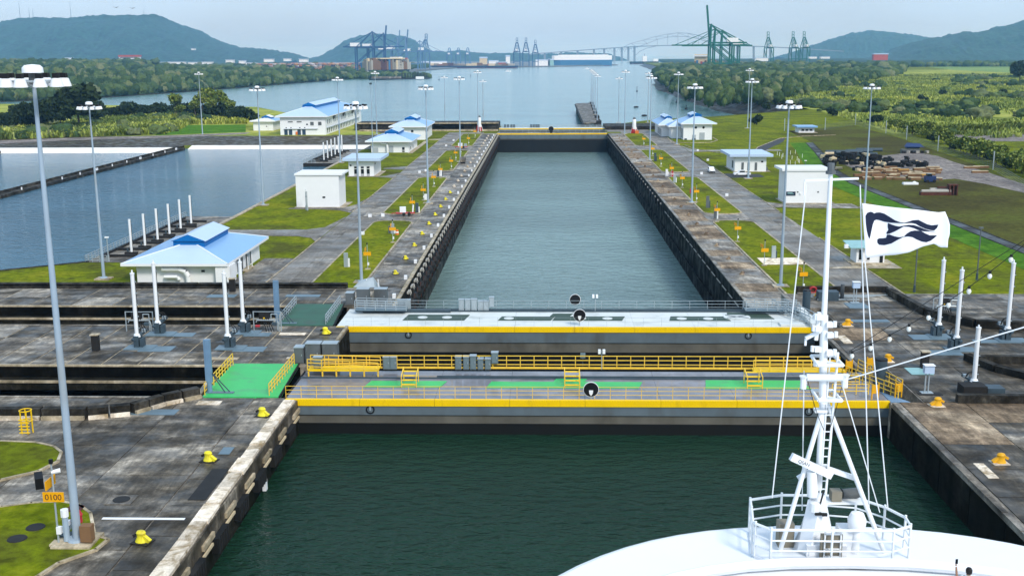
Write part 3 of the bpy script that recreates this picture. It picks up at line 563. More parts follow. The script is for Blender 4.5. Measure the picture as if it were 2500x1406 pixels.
def disc_sign(x, y, zc, r, label, z0, mark=True):
    t = thing('round_sign', label, 'sign', (x, y, z0), 0, 'round black signs on the lock gates'); h = zc-z0
    MB().cyl((0, -.05, h), (0, .05, h), r, r, 26).build('disc', 'black_paint', t); MB().cyl((0, .08, 0), (0, .08, h), .05, .05, 8).build('post', 'galv', t)
    MB().cyl((0, -.02, h), (0, .06, h), r+.05, r+.05, 26).build('rim', 'white_paint', t)
    if mark: MB().add([(-.2, -.07, h-.05), (.2, -.07, h-.05), (.16, -.07, h-.38), (0, -.07, h-.62), (-.16, -.07, h-.38)], [(4, 3, 2, 1, 0)]).build('arrow_mark', 'white_paint', t)
    return t
disc_sign(.05, 97.0, .95, .68, 'round black disc with white pointer on the yellow striped gate edge', 0)
disc_sign(-.1, 125.2, 1.25, .70, 'round black disc with white pointer on the pale gate edge', 0)
disc_sign(-.4, 133.4, 1.3, .66, 'round black disc behind the thin rails of the pale gate', 0, False)
disc_sign(-.6, 549, -4.9, 1.3, 'round black disc on the distant seaward gate', ZL, False)
MB().cyl((0, -.1, .8), (0, .1, .8), .8, .8, 16).build('lower_disc', 'black_paint', bpy.data.objects['round_sign.003'])
for k, (x, l) in enumerate(((-17.4, 'beside the notched green panel'), (-1.6, 'in the middle of the long green panel'), (15.9, 'at the edge of the last green panel'))):
    t = thing('step_stile', 'yellow steel step stile '+l, 'steps', (x, 101.4, .0), 0, 'yellow stiles on the lock gate')
    for q in (-1, 1): MB().bar((q*.72, -.9, 0), (q*.72, -.9, 1.15), .08).bar((q*.72, .9, 0), (q*.72, .9, 1.55), .08).bar((q*.72, -.9, 1.1), (q*.72, .9, 1.5), .08).build('side_frame', 'rail_yellow', t)
    for i in range(4): MB().box((0, -.75+i*.5, .25+i*.3), (1.4, .3, .06)).build('tread', 'safety_yellow', t)
for x, y, z, l in ((.0, 132.8, 0, 'small signal lamp pole beside the black disc on the pale gate'), (1.5, 105.8, .3, 'twin lamp post on the yellow railing')):
    t = thing('signal_post', l, 'lamp post', (x+(2.1 if y > 110 else 0), y, z)); MB().cyl((0, 0, 0), (0, 0, 2.0), .05, .05, 6).build('post', 'galv', t)
    for q in (-.25, .2): MB().box((q, -.1, 1.9), (.26, .3, .42)).build('lamp', 'white_paint', t)
t = thing('instrument_box', 'small grey instrument box on a stand at the yellow railing', 'instrument', (-.4, 106, .3)); MB().bar((0, 0, 0), (0, 0, 1.2), .08).build('stand', 'machine_grey', t); MB().box((0, 0, 1.4), (.5, .35, .45)).build('body', 'cabinet_grey', t)
# ---- bridging platforms that cross the gate slots
def crossing(name, y0, y1, x0, x1, gm, rm, label, skew):
    t = thing(name, label, 'bridge deck', (x0, y0, 0)); W, D = x1-x0, y1-y0
    MB().prism([(0, 0), (W, 0), (W-skew, D), (-skew*.4, D)], -.18, .06).build('deck', gm, t); MB().bar((0, .05, -.3), (W, .05, -.3), .25, .5).build('edge_beam', gm, t)
    MB().bar((-.9, -.2, -1.0), (-.6-skew*.4, D*.55, -.4), .5, 1.2).build('side_girder', 'kerb_concrete', t)
    railing(t, (.15, .4, .06), (-skew*.4+.1, D-.2, .06), rm, 1.15, 1.1, 3); railing(t, (W-1.1, .4, .06), (W-skew-.5, D-.2, .06), rm, 1.15, 1.1, 3)
    MB().bar((W-.05, -.1, 0), (W-skew-.05, D, 0), .12, .3).build('bumper', 'rubber', t); return t
crossing('bridge_deck', 97.2, 108.4, -36.6, -29.2, 'deck_green', 'rail_yellow', 'bright green bridging deck with yellow rails across the gate slot', .6)
crossing('bridge_deck', 124.9, 136.2, -36.1, -29.3, 'old_green', 'galv', 'dull dark green bridging deck with grey rails across the gate slot', .8)
for x, y, l in ((-36.2, 98.4, 'raised blue grey barrier arm beside the bright green bridge'), (-36.3, 125.8, 'raised blue grey barrier arm beside the dull green bridge')):
    t = thing('barrier_arm', l, 'barrier', (x, y, 0), 0, 'raised barrier arms')
    MB().box((0, 0, 3.2), (.62, .34, 4.2)).box((0, -.19, 3.2), (.3, .06, 4.2)).build('arm', 'post_blue', t); MB().cyl((0, 0, 0), (0, 0, 1.4), .26, .22, 10).build('post', 'post_blue', t); MB().box((1.0, 0, .08), (2.6, .5, .12)).build('base_plate', 'hatch_blue', t)
    MB().bar((1.9, .1, .1), (.15, 0, 2.2), .08).bar((1.5, -.1, .1), (.15, 0, 2.2), .08).build('stay', 'machine_grey', t)
t = thing('sunken_guard', 'dark blue mooring roller column among the yellow rails at the yard side gate end', 'column', (28.4, 102.6, 0)); MB().cyl((0, 0, -2), (0, 0, 2.3), .62, .62, 16).build('column', 'machine_grey', t, smooth=True); MB().lathe((0, 0, 2.3), [(.64, 0), (.6, .15), (.2, .2)], 16).build('cap', 'black_paint', t)
t = thing('roller_column', 'slim dark roller column at the yard side end of the pale gate', 'column', (28.6, 133.8, 0)); MB().cyl((0, 0, -2), (0, 0, 2.4), .5, .5, 14).build('column', 'machine_grey', t, smooth=True); MB().lathe((0, 0, 2.4), [(.52, 0), (.45, .12), (.1, .15)], 14).build('cap', 'black_paint', t)
for x, y, l in ((26.2, 105.5, 'upper'), (28.6, 106.6, 'outer'), (26.4, 97.4, 'lower'), (28.7, 97.9, 'corner')):
    t = thing('safety_gate', '%s yellow wicket gate of the rail cluster at the yard side gate end' % l, 'gate', (x, y, 0), R(20), 'yellow wicket gates')
    MB().bar((-.35, 0, 0), (-.35, 0, 1.5), .1).bar((.35, 0, 0), (.35, 0, 1.5), .1).build('frame', 'orange_yellow', t); MB().box((0, 0, .95), (.62, .07, .8)).build('panel', 'orange_yellow', t)
for a, b in (((24.5, 106.4, 0), (28.6, 97.6, 0)), ((27.4, 106.6, 0), (29.6, 99.6, 0))):
    t = thing('guard_rail', 'sloping yellow guard rail at the yard side end, %s line' % ('inner' if a[0] < 26 else 'outer'), 'railing', a, 0, 'yellow guard rails at the gate end'); railing(t, (0, 0, 0), (b[0]-a[0], b[1]-a[1], 0), 'rail_yellow', 1.2, 1.0)
t = thing('gate_stairs', 'grey steel stairway at the yard side end of the pale gate', 'stairs', (27.0, 125.2, 0)); railing(t, (0, 0, .0), (-2.8, 8, .2), 'galv', 1.2, 1.0, 3); railing(t, (1.4, 0, 0), (-1.2, 8.4, .2), 'galv', 1.2, 1.0, 3)
for i in range(9): MB().box((.6-.3*i, .6+i*.85, .1), (1.3, .35, .08)).build('tread', 'galv', t)
# the stair tower down to the lower terrace beside the pale gate
t = thing('stair_head', 'pale jumbled stairway dropping from the lock head beside the dark cabinets', 'stairs', (-28.2, 147.4, 0))
for i in range(12): MB().box((.0, .4+i*.34, -.3-i*.55), (1.5, .4, .12)).build('tread', 'galv', t)
railing(t, (-.8, 0, -.1), (-.8, 4.4, -6.6), 'white_paint', 1.1, .9, 2, .05); railing(t, (.8, 0, -.1), (.8, 4.4, -6.6), 'white_paint', 1.1, .9, 2, .05)
MB().add([(-2.6, -.6, .0), (.4, -.6, .0), (.1, .2, 1.3), (-1.6, .2, .9)], [(0, 1, 2, 3)]).add([(.4, -.6, 0), (1.5, 2.2, -1.6), (.1, .2, 1.3)], [(0, 1, 2)]).build('hood', 'galv', t)
# ================================================================== MOORING BOLLARDS
def bollard(mat, loc, label, group, rz, hook='dark_block', plate='dark_block'):
    t = thing('mooring_bollard', label, 'bollard', loc, rz, group)
    MB().box((.1, 0, .03), (1.5, 1.2, .08)).build('base_plate', plate, t)
    MB().lathe((0, 0, .06), [(.52, 0), (.46, .15), (.34, .4), (.36, .62), (.40, .72), (.30, .86), (.08, .92)], 12, 1.0, .8).build('body', mat, t, smooth=True)
    t.scale = (.86,)*3; MB().bar((.2, 0, .5), (.75, 0, .12), .32, .3).build('buttress', mat, t); MB().bar((-.3, 0, .62), (-.68, 0, .42), .2, .22).build('horn', hook, t); return t
bl = None
ups = [(-31.0, 66.1, 'beside the white floor line, close to the tall lamp mast'), (-31.0, 80.8, 'in front of the dark floor patch'), (-29.5, 91.8, 'below the corner of the bright green bridge'), (-29.6, 121.0, 'below the corner of the dull green bridge')]
for x, y, l in ups:
    if bl is None: bl = bollard('bollard_yellow', (x, y, 0), 'lemon yellow mooring bollard '+l, 'yellow bollards on the basin side lock head', R(-15))
    else: copy_tree(bl, (x, y, 0), None, 'lemon yellow mooring bollard '+l)
br = None
for x, y, l in ((31.4, 81.3, 'alone on the brown paving above the ship rails'), (31.5, 95.5, 'in front of the low concrete wall'), (31.5, 110.1, 'beside the teal cover plate'), (31.5, 125.4, 'across from the end of the pale gate'), (31.6, 140.2, 'below the red lifebuoy')):
    if br is None: br = bollard('orange_yellow', (x, y, 0), 'amber mooring bollard '+l, 'amber bollards on the yard side lock head', R(185), 'orange_yellow', 'coping_worn')
    else: copy_tree(br, (x, y, 0), None, 'amber mooring bollard '+l)
for i in range(24):
    y = 190.6+i*14.6
    if i < 9: copy_tree(bl, (-31.0, y, ZL+.04), R(-15), 'small yellow bollard, %s from the pale gate on the basin side quay' % nth(i), 'bollards along the basin side quay', (.78,)*3)
    elif i == 9: bw = bollard('coping_worn', (-31.0, y, ZL+.04), 'pale bollard, tenth from the pale gate on the basin side quay', 'bollards along the basin side quay', R(-15), 'coping_worn'); bw.scale = (.75,)*3  # bollards farther along the quay are coloured paler
    else: copy_tree(bw, (-31.0, y, ZL+.04), R(-15), 'pale bollard, %s from the pale gate on the basin side quay' % nth(i))
bd = bollard('coast_deck', (31.0, 190.6, ZL+.04), 'dark bollard, first from the pale gate on the brown quay', 'bollards along the yard side quay', R(185), 'rust', 'coast_deck'); bd.scale = (.62,)*3
for i in range(1, 24): copy_tree(bd, (31.0, 190.6+i*14.6, ZL+.04), R(185), 'dark bollard, %s from the pale gate on the brown quay' % nth(i))
mk = MB().box((0, 0, .35), (.5, .7, .7)).mesh('edge_marker', 'white_paint')
for i in range(25):
    o = tag(obj('edge_marker', mk, None, (-28.55, 171+i*15, ZL+.05)), 'white edge marker block, %s along the basin side quay edge' % nth(i), 'marker', 'white marker blocks on the quay edge')
# ---- rubber fenders hanging on the chamber walls
f0 = thing('wall_fender', 'black rubber fender, first along the basin side chamber wall', 'fender', (-27.2, 178, ZL-.3), 0, 'fenders on the basin side chamber wall')
MB().box((.25, 0, -1.9), (.5, 1.9, 3.0)).build('pad', 'rubber', f0); MB().box((.12, 0, -.15), (.3, 2.3, .3)).build('bracket', 'chain_pale', f0)
MB().bar((.3, -.8, .1), (.5, -.5, -.6), .16).bar((.3, .8, .1), (.5, .5, -.6), .16).build('chain', 'chain_pale', f0); MB().bar((.4, -1.4, -3.3), (.5, -.4, -1.4), .14).bar((.4, 1.2, -4.6), (.55, .5, -2.6), .14).build('chain', 'rust', f0)
MB().lathe((.5, .3, -2.2), [(.5, -.8), (.75, 0), (.5, .8)], 8).build('tyre', 'dark_block', f0)
for i in range(1, 76): copy_tree(f0, (-27.2, 178+i*4.9, ZL-.3), None, 'black rubber fender, %s along the basin side chamber wall' % nth(i))
f1 = thing('wall_fender', 'black rubber fender, first along the yard side chamber wall', 'fender', (27.2, 290, ZL-1.0), 0, 'fenders on the yard side chamber wall')
MB().box((-.15, 0, -.8), (.3, 1.5, 1.6)).build('pad', 'rubber', f1); MB().box((-.2, 0, .35), (.22, 1.1, .35)).build('bracket', 'chain_pale', f1)
for i in range(1, 34): copy_tree(f1, (27.2, 290+i*7.4, ZL-1.0), None, 'black rubber fender, %s along the yard side chamber wall' % nth(i))
for i in range(22):
    o = tag(obj('rubbing_strip', unit('chain_pale'), None, (27.3, 150+i*6.2, ZL-1.7), 0, (.14, 4.2, .14)), 'pale rubbing strip, %s along the dark yard side chamber wall' % nth(i), 'rubbing strip', 'rubbing strips on the yard side wall')
n0 = thing('wall_fender', 'ribbed black fender box, first below the worn white coping', 'fender', (-27.42, 60, 0), 0, 'fender boxes below the worn white coping')
MB().box((.22, 0, -1.9), (.45, 2.6, 1.1)).build('pad', 'rubber', n0); m = MB()
for k in range(5): m.box((.46, -1.04+k*.52, -1.9), (.06, .16, 1.1))
m.build('rib', 'dark_block', n0); MB().box((.2, 2.6, -1.5), (.14, 2.1, .2)).build('rusty_plate', 'timber_pale', n0); MB().box((.12, 3.0, -1.0), (.2, 2.4, .4)).build('bracket', 'kerb_concrete', n0)
for i in range(1, 7): copy_tree(n0, (-27.42, 60+i*5.4, 0), None, 'ribbed black fender box, %s below the worn white coping' % nth(i))
tag(MB().box((-27.2, 83, -2.9), (.3, .5, .9)).build('draft_marker', 'white_paint'), 'small white draught marker at the waterline of the near wall', 'marker')
# ================================================================== LAMP MASTS
def lamp_mast():
    t = thing('lamp_mast', 'x', 'lamp mast', (0, 0, 0), 0, 'tall floodlight masts')
    MB().cyl((0, 0, .3), (0, 0, 12), .285, .22, 12).cyl((0, 0, 12), (0, 0, 21), .22, .165, 12).cyl((0, 0, 21), (0, 0, 29.9), .165, .115, 12).build('pole', 'pole_grey', t, smooth=True)
    MB().box((0, 0, .12), (2.6, 2.4, .24)).build('plinth', 'kerb_concrete', t); MB().cyl((0, 0, .24), (0, 0, .4), .65, .6, 12).build('flange', 'pole_grey', t)
    m = MB(); q = [(1.25*math.cos(a*math.pi/8), 1.25*math.sin(a*math.pi/8), 30.0) for a in range(17)]; m.tube(q, .07, 5)
    for a in range(4): m.bar((0, 0, 29.6), (1.25*math.cos(a*math.pi/2), 1.25*math.sin(a*math.pi/2), 30), .08)
    m.build('ring', 'galv', t)
    lm = MB().lathe((0, 0, 0), [(.42, -.32), (.40, -.2), (.28, .16), (.15, .2)], 10).mesh('luminaire', 'white_paint', smooth=True); bm_ = MB().box((0, 0, 0), (.34, .34, .28)).mesh('ballast', 'black_paint')
    for k in range(10):
        a = (k+.5)*math.pi/5; o = obj('luminaire', lm, t, (1.72*math.cos(a), 1.72*math.sin(a), 30.0)); obj('ballast', bm_, o, (0, 0, .34))
    MB().lathe((0, 0, 30.5), [(.62, 0), (.60, .3), (.45, .45), (.05, .5)], 12).build('cap', 'white_paint', t, smooth=True); MB().cyl((0, 0, 29.8), (0, 0, 30.5), .28, .28, 8).build('head', 'steel_grey', t)
    return t
lm0 = lamp_mast(); lm0.location = (-35.2, 65.9, 0); lm0['label'] = 'tall blue grey floodlight mast by the yellow number sign on the corner lawn'
LM = [(-35.9, 183.4, ZL, 1, 'standing at the corner of the strip lawn behind the pale gate'), (-35, 286, ZL, 1, 'second along the basin side quay beside the red trailer'), (-35, 400, ZL, 1, 'third along the basin side quay past the tilted grey slab'), (-37.5, 554, ZL, 1, 'fourth along the basin side quay near the white beacon'), (-38.4, 618, ZL, .80, 'short, seen just behind the white beacon over the channel'),
      (-82.2, 186.2, ZL, 1, 'in the grass at the near corner of the basin'), (-78.2, 282.3, ZL, 1, 'at the basin edge kerb behind the hipped house'), (-79, 398, ZL, 1, 'beside the second group of white basin cylinders'), (-87.4, 543, ZL, 1, 'between the big building and the twin pale houses'), (-176, 546, ZL, 1, 'on the far road beyond the basins'), (-62, 640, ZL, .86, 'alone at the water past the twin pale houses'),
      (35.6, 180.3, ZL, 1, 'on the yard side quay close to the ship mast'), (34.7, 286, ZL, 1, 'second along the yard side quay at a curved kerb'), (35.0, 405, ZL, 1, 'third along the yard side quay by the flagged sign'), (35.6, 541, ZL, 1, 'fourth along the yard side quay beside the red and white beacon'), (55.5, 632, ZL, .92, 'behind the third quay mast at the far water'), (38.8, 633, ZL, .83, 'slim, between the jetty and the red and white beacon'),
      (53.5, 476, ZL, 1, 'beside the two storey house with bright blue roof'), (103, 580, ZL, 1, 'by the shore grass past the yard kiosk'), (60, 343, ZL, 1, 'in front of the yard kiosk and the white pickup'), (77, 276, ZL, 1, 'behind the flag at the yard cube')]
for x, y, z, s, l in LM: copy_tree(lm0, (x, y, z), None, 'floodlight mast '+l, None, (1, 1, s))
for i, f in enumerate((.0, .16, .33, .5, .68, .92)):
    a = lerp2(jq[1], jq[2], f); copy_tree(lm0, (a[0]-1.6, a[1], -10), None, 'slender floodlight mast on the jetty, %s from its seaward tip' % nth(i), 'lamp masts on the jetty', (1, 1, .93))
MB().box((.85, -.35, .9), (.75, .6, 1.1)).build('junction_box', 'timber_brown', lm0); MB().cyl((-.55, -.3, .3), (-.55, -.3, 2.0), .2, .2, 8).build('conduit', 'pole_grey', lm0); MB().cyl((-.55, -.3, 2.0), (-.55, -.3, 2.5), .26, .26, 8).build('conduit_cap', 'white_paint', lm0)
for x, y, l in ((-66, 392, 'thin lattice pole with small camera beside the twin pale houses'),):
    t = thing('camera_pole', l, 'pole', (x, y, ZL)); MB().cyl((0, 0, 0), (0, 0, 28.5), .16, .1, 6).build('pole', 'pole_grey', t); MB().box((0, 0, 28.7), (.9, .5, .6)).build('camera_head', 'machine_grey', t); MB().box((0, 0, 20), (1.0, .2, .2)).build('crossarm', 'pole_grey', t)
# ================================================================== NUMBER SIGNS
def sign_post(h=5.6, zb=3.35):
    t = thing('number_sign', 'x', 'sign', (0, 0, 0), 0, 'yellow number signs beside the lock')
    MB().cyl((0, 0, .1), (0, 0, h), .07, .055, 8).build('pole', 'galv', t); MB().box((0, 0, .06), (.95, .8, .14)).build('base_plate', 'kerb_concrete', t)
    MB().box((0, -.12, zb), (1.38, .07, .66)).build('board', 'sign_yellow', t); o = MB().box((-.42, .5, zb+.75), (.07, 1.4, .62)).build('side_board', 'sign_yellow', t); MB().box((0, 0, h+.15), (.2, .2, .3)).build('lamp', 'black_paint', t)
    MB().box((.12, -.02, 1.0), (.3, .25, .5)).build('junction_box', 'white_paint', t); return t
sg = sign_post(); sg.location = (-36.25, 65.45, .12); sg['label'] = 'yellow board reading 0100 on a galvanised post at the corner lawn'
text('0100', .56, 'red_paint', 'lettering', [c_ for c_ in sg.children if c_.name == 'board'][0], (0, -.165, 3.33)).data.materials[0] = MATS['rust']
MB().box((-.95, .1, 4.4), (.5, .9, .8), rx=R(12), rz=R(28)).build('hood', 'black_paint', sg); MB().cyl((-.05, 0, 5.0), (.45, .25, 5.05), .12, .16, 8).build('spotlight', 'white_paint', sg)
s2 = sign_post(4.6, 2.9)
for i, (x, y) in enumerate(((-36.6, 194.7), (-35.9, 223.6), (-36.8, 259.9+6), (-36.8, 291), (-37.1, 322.5), (-37.2, 345), (-36.1, 373), (-37.1, 405), (-37.1, 430), (-37.1, 476), (-37, 520))):
    l = 'yellow number sign on a thin post, %s along the basin side strip lawns' % nth(i)
    if i == 0: s2.location = (x, y, ZL+.14); s2['label'] = l; s2['group'] = 'yellow number signs on the basin side'
    else: copy_tree(s2, (x, y, ZL+.14), None, l)
for i, (x, y) in enumerate(((38.3, 176), (36.4, 198.4), (36.0, 224.5), (36.0, 252), (36.0, 286.8), (36.2, 318.4), (36.4, 347), (36.5, 380.3), (37.5, 420), (38.6, 470))):
    copy_tree(s2, (x, y, ZL+.14), R(8), 'amber number sign on a thin post, %s along the yard side strip lawns' % nth(i), 'amber number signs on the yard side')
# ================================================================== BUILDINGS
def opening(mb_parent, name, mat, c, d, frame=None):
    o = MB().box(c, d).build(name, mat, mb_parent)
    return o
def hip_house(name, label, x0, x1, y0, y1, zb, ze, oh, rise, ridge, monitor=True, front='roof_pale', side='roof_blue', cat='building', mon=1.0):  # front and side: lit and shaded tones of one roof paint
    t = thing(name, label, cat, ((x0+x1)/2, y0, zb)); cx = (x0+x1)/2; W, D, H = (x1-x0)/2, y1-y0, ze-zb
    MB().span(-W, W, 0, D, -.3, H).build('wall', 'white_paint', t)
    a, b, e, f = -W-oh[0], W+oh[1], -oh[2], D+oh[3]; r0, r1 = ridge; z0, z1 = H+.35, H+.35+rise
    MB().add([(a, e, z0), (b, e, z0), (0, r0, z1)], [(0, 1, 2)]).build('roof_end', front, t); MB().add([(a, f, z0), (b, f, z0), (0, r1, z1)], [(0, 2, 1)]).build('roof_end', front, t)
    MB().add([(a, e, z0), (b, e, z0), (0, r0, z1), (a, f, z0), (b, f, z0), (0, r1, z1)], [(1, 4, 5, 2), (0, 2, 5, 3)]).build('roof_slope', side, t)
    MB().span(a, b, e, e+.18, H-.1, z0).span(a, b, f-.18, f, H-.1, z0).span(a, a+.18, e+.18, f-.18, H-.1, z0).span(b-.18, b, e+.18, f-.18, H-.1, z0).span(a+.18, b-.18, e+.18, f-.18, z0-.12, z0-.05).build('fascia', 'white_paint', t)
    for p_, q_ in (((a, e), (0, r0)), ((b, e), (0, r0)), ((a, f), (0, r1)), ((b, f), (0, r1))): MB().bar((p_[0], p_[1], z0+.02), (q_[0], q_[1], z1+.02), .22, .1).build('hip_cap', 'white_paint', t)
    if monitor:
        w_ = W*.36*mon; h0 = z1-rise*.36*mon
        mo = MB().prism([(-w_, r0-W*.18), (w_, r0-W*.18), (w_, r1+W*.18), (-w_, r1+W*.18)], h0, z1+.25).build('monitor', 'gable_blue', t); zt = z1+.25; ww = w_+.35; ya, yb = r0-W*.18-.3, r1+W*.18+.3
        MB().add([(-ww, ya, zt), (0, ya, zt+w_*.42), (ww, ya, zt), (-ww, yb, zt), (0, yb, zt+w_*.42), (ww, yb, zt)], [(0, 2, 1), (3, 4, 5)]).build('gable', 'gable_blue', mo)
        MB().add([(-ww, ya-.05, zt), (0, ya-.05, zt+w_*.42+.04), (ww, ya-.05, zt), (-ww, yb, zt), (0, yb, zt+w_*.42+.04), (ww, yb, zt)], [(0, 1, 4, 3), (1, 2, 5, 4)]).build('monitor_roof', front, mo)
    return t, W, D, H
def holes(t, items, mat='glass_dark'):
    for nm, c, d, m in items:
        o = MB().box(c, d).build(nm, m or mat, t)
        if nm == 'window': MB().box((c[0], c[1]-.03 if d[1] < .3 else c[1], c[2]-d[2]/2-.06), (d[0]+.2, d[1]+.12, .1)).build('sill', 'white_paint', o)
t, W, D, H = hip_house('hipped_house', 'white machinery house with hipped pale blue roof and bright blue ridge monitor beside the basin', -75.1, -59.6, 183.3, 206.5, ZL, -3.75, (2.2, .9, 1.5, 4), 2.6, (6.5, 18.5))
holes(t, [('vent', (-4.8, -.03, 2.05), (.6, .1, .35), None), ('vent', (3.9, -.03, 2.05), (.6, .1, .35), None), ('vent', (6.9, -.03, 1.8), (.3, .1, .4), None)]
      + [('louvre', (7.78, 2.0+k*2.9, 1.55), (.1, .75, 2.5), 'steel_grey') for k in range(6)] + [('door', (7.79, 3.3+k*5.8, 1.3), (.1, 1.3, 2.3), 'door_grey') for k in range(3)])
MB().tube([(-3.1, -.5, 2.5), (-.2, -.5, 2.5), (1.0, -.5, 2.0), (1.4, -.5, 1.2), (1.4, -.5, .2)], .48, 10).tube([(-2.8, -.5, 1.1), (-.5, -.5, 1.1), (-.2, -.5, .6)], .3, 8).build('duct', 'white_paint', t, smooth=True)
MB().span(6.4, 8.9, -1.2, 2.6, 0, 3.1).build('porch', 'white_paint', t); MB().span(7.9, 9.2, 9, 14, .1, .3).build('bench_slab', 'kerb_concrete', t)
for q in (10.5, 13.2): MB().bar((8.9, q, 0), (8.9, q, 2.6), .12).build('post', 'white_paint', t)
t, W, D, H = hip_house('gabled_house', 'low pale house with hipped blue roof in front of its taller twin', -74.2, -58.9, 440.5, 470, ZL, -2.6, (2.2, 1.6, 2, 2), 2.9, (7, 22))
holes(t, [('window', (6.3-.9, -.03, 1.6), (1.0, .1, 1.1), None), ('window', (5.4, -.03, .45), (1.0, .1, .5), None), ('louvre', (-5.9, -.03, 1.1), (2.1, .12, 1.8), 'door_grey'), ('door', (-.2, -.03, 1.35), (3.1, .12, 2.7), 'door_grey'), ('window', (7.68, 6, 1.4), (.1, 1.4, 1.2), None), ('window', (7.68, 14, 1.4), (.1, 1.4, 1.2), None)])
MB().tube([(-3.6, -.6, 3.7), (-1.2, -.6, 3.6), (-1.0, -.6, 2.4), (-1.0, -.6, 0)], .5, 9).build('duct', 'white_paint', t, smooth=True)
t, W, D, H = hip_house('gabled_house', 'taller pale house with small dark window behind its low twin', -74.5, -59.5, 508, 540, ZL, -1.1, (1.8, 1.4, 1.5, 2), 3.0, (8, 24))
holes(t, [('window', (1.5, -.03, 4.0), (1.1, .1, 1.0), None), ('window', (7.53, 5, 3.6), (.1, 1.5, 1.2), None), ('window', (7.53, 4, 1.2), (.1, 2.0, 1.4), None), ('window', (7.53, 12, 3.6), (.1, 1.5, 1.2), None)])
MB().bar((3, 14, 9), (3, 14, 11.2), .12).bar((4, 14, 9), (4, 14, 10.8), .1).bar((2.4, 14, 10.6), (4.4, 14, 10.6), .1).build('antenna', 'galv', t)
t, W, D, H = hip_house('two_storey_building', 'long two storey white building with pale blue roof and blue doors beyond the basin', -135.5, -112.8, 542, 650, ZL, 1.9, (2.2, 1.6, 1.5, 2), 4.4, (18, 82), mon=.8)
holes(t, [('door', (-W+2.8+k, -.04, 1.35), (1.7, .12, 2.7), 'door_blue') for k in (0, 2.3, 6.6, 9.0)] + [('window', (W-6.7, -.03, 5.6), (1.7, .1, 1.7), 'steel_grey'), ('window', (W-2.8, -.03, 5.6), (1.7, .1, 1.7), 'steel_grey'), ('vent', (W-9.2, -.03, 5.2), (.8, .1, .7), None), ('window', (-W+5.2, -.03, 6.5), (2.4, .1, .5), 'steel_grey'), ('window', (-W+9.6, -.03, 6.5), (2.4, .1, .5), 'steel_grey')]
      + [('vent', (-W+3+k, -.03, 3.6), (.6, .1, .4), None) for k in (0, 2.4, 6.8, 9.3)] + [('window', (W+.03, 6+k*4.2, 6.2), (.1, 1.0, 2.2), None) for k in range(24) if k % 5 != 3] + [('window', (W+.03, 5+k*4.8, 1.9), (.1, 1.4, 2.2), None) for k in range(20)])
MB().box((-1, -.35, 3.0), (17, .6, .16)).span(W, W+.7, 2, 100, 3.2, 3.4).build('canopy', 'galv', t); MB().box((-3.2, -.3, .9), (.9, .5, 1.5)).build('orange_locker', 'orange_paint', t)
for k in range(3): MB().bar((W+.0, 20+k*28, 6.9), (W+1.2, 20+k*28, 8.6), .9, 1.2).build('bracket', 'steel_grey', t)
t, W, D, H = hip_house('small_house', 'small white outbuilding with blue roof cap beside the long building', -157.8, -147.2, 575, 596, ZL, -2.2, (1.5, 1.5, 1.5, 1.5), 1.2, (8, 13), front='white_paint', mon=1.3)
holes(t, [('vent', (1.8, -.03, 2.2), (.6, .1, .5), None)])
# plain white blocks
def block(name, label, x0, x1, y0, y1, zb, zt, roof, items, cat='building', rm='white_paint'):
    t = thing(name, label, cat, (x0, y0, zb)); W, D, H = x1-x0, y1-y0, zt-zb
    MB().span(0, W, 0, D, -.2, H).build('wall', 'white_paint', t); MB().span(-roof[0], W+roof[1], -roof[2], D+roof[3], H, H+roof[4]).build('roof', rm, t); MB().span(-.5, W+1.6, -.4, D+.8, 0, .14).build('plinth', 'kerb_concrete', t); holes(t, items); return t
t = block('white_cube_building', 'tall windowless white cube building beside the basin kerb', -68.4, -57.2, 278.2, 287.5, ZL, 1.35, (.25, .95, .3, .6, .45), [('vent', (2.6, -.03, 2.9), (.5, .1, .3), None), ('vent', (7.2, -.03, 2.7), (.7, .1, .4), None), ('door', (3.7, -.03, 1.2), (.5, .05, 1.1), 'white_paint')])
t = block('white_cube_building', 'tall windowless white cube building with a dark blue plaque at the yard', 59.0, 70.2, 285, 294, ZL, 1.5, (1.2, .2, .3, .8, .6), [('vent', (8.4, -.03, 3.0), (.4, .1, .3), None), ('vent', (3.1, -.03, 3.0), (.4, .1, .25), None), ('lamp', (3.8, -.1, 2.6), (.4, .3, .4), 'white_paint')])
o = MB().box((1.35, -.06, 2.6), (2.4, .1, 1.05)).build('plaque', 'navy', t); MB().box((1.1, -.12, 2.85), (1.3, .03, .22)).box((1.3, -.12, 2.5), (1.7, .03, .12)).build('plaque_text_band', 'teal_roof', o)
t = block('kiosk_building', 'white flat roofed kiosk with tall black windows on the basin side', -67.8, -59.6, 352, 368, ZL, -1.9, (1.7, 2.5, 1.6, 2, .9), [('window', (c_, -.03, 1.75), (.95, .1, 3.0), None) for c_ in (2.3, 4.5, 6.4)] + [('vent', (.7, -.03, 3.6), (.5, .1, .5), None), ('vent', (8.23, 3, 3.9), (.1, 1.2, .6), None)], 'kiosk', 'roof_pale')
for c_ in (2.3, 4.5, 6.4):
    MB().box((c_, -.1, .65), (1.0, .08, .25)).box((c_, -.1, 2.5), (1.0, .08, .16)).build('window_bar', 'white_paint', t)
t = block('kiosk_building', 'white flat roofed kiosk behind the parked white pickup', 59.2, 69.6, 363.5, 380, ZL, -1.9, (2.0, 1.9, 1.6, 2, .8), [('window', (c_, -.03, 1.8), (.8, .1, 2.6), 'steel_grey') for c_ in (2.6, 4.6, 7.0)] + [('vent', (9.0, -.03, 3.4), (.7, .1, .5), None), ('louvre', (-.03, 4, 2.2), (.1, 2.4, 2.4), 'steel_grey'), ('air_conditioner', (10.7, 1.2, .9), (.8, 1.0, 1.1), 'steel_grey')], 'kiosk', 'roof_pale')
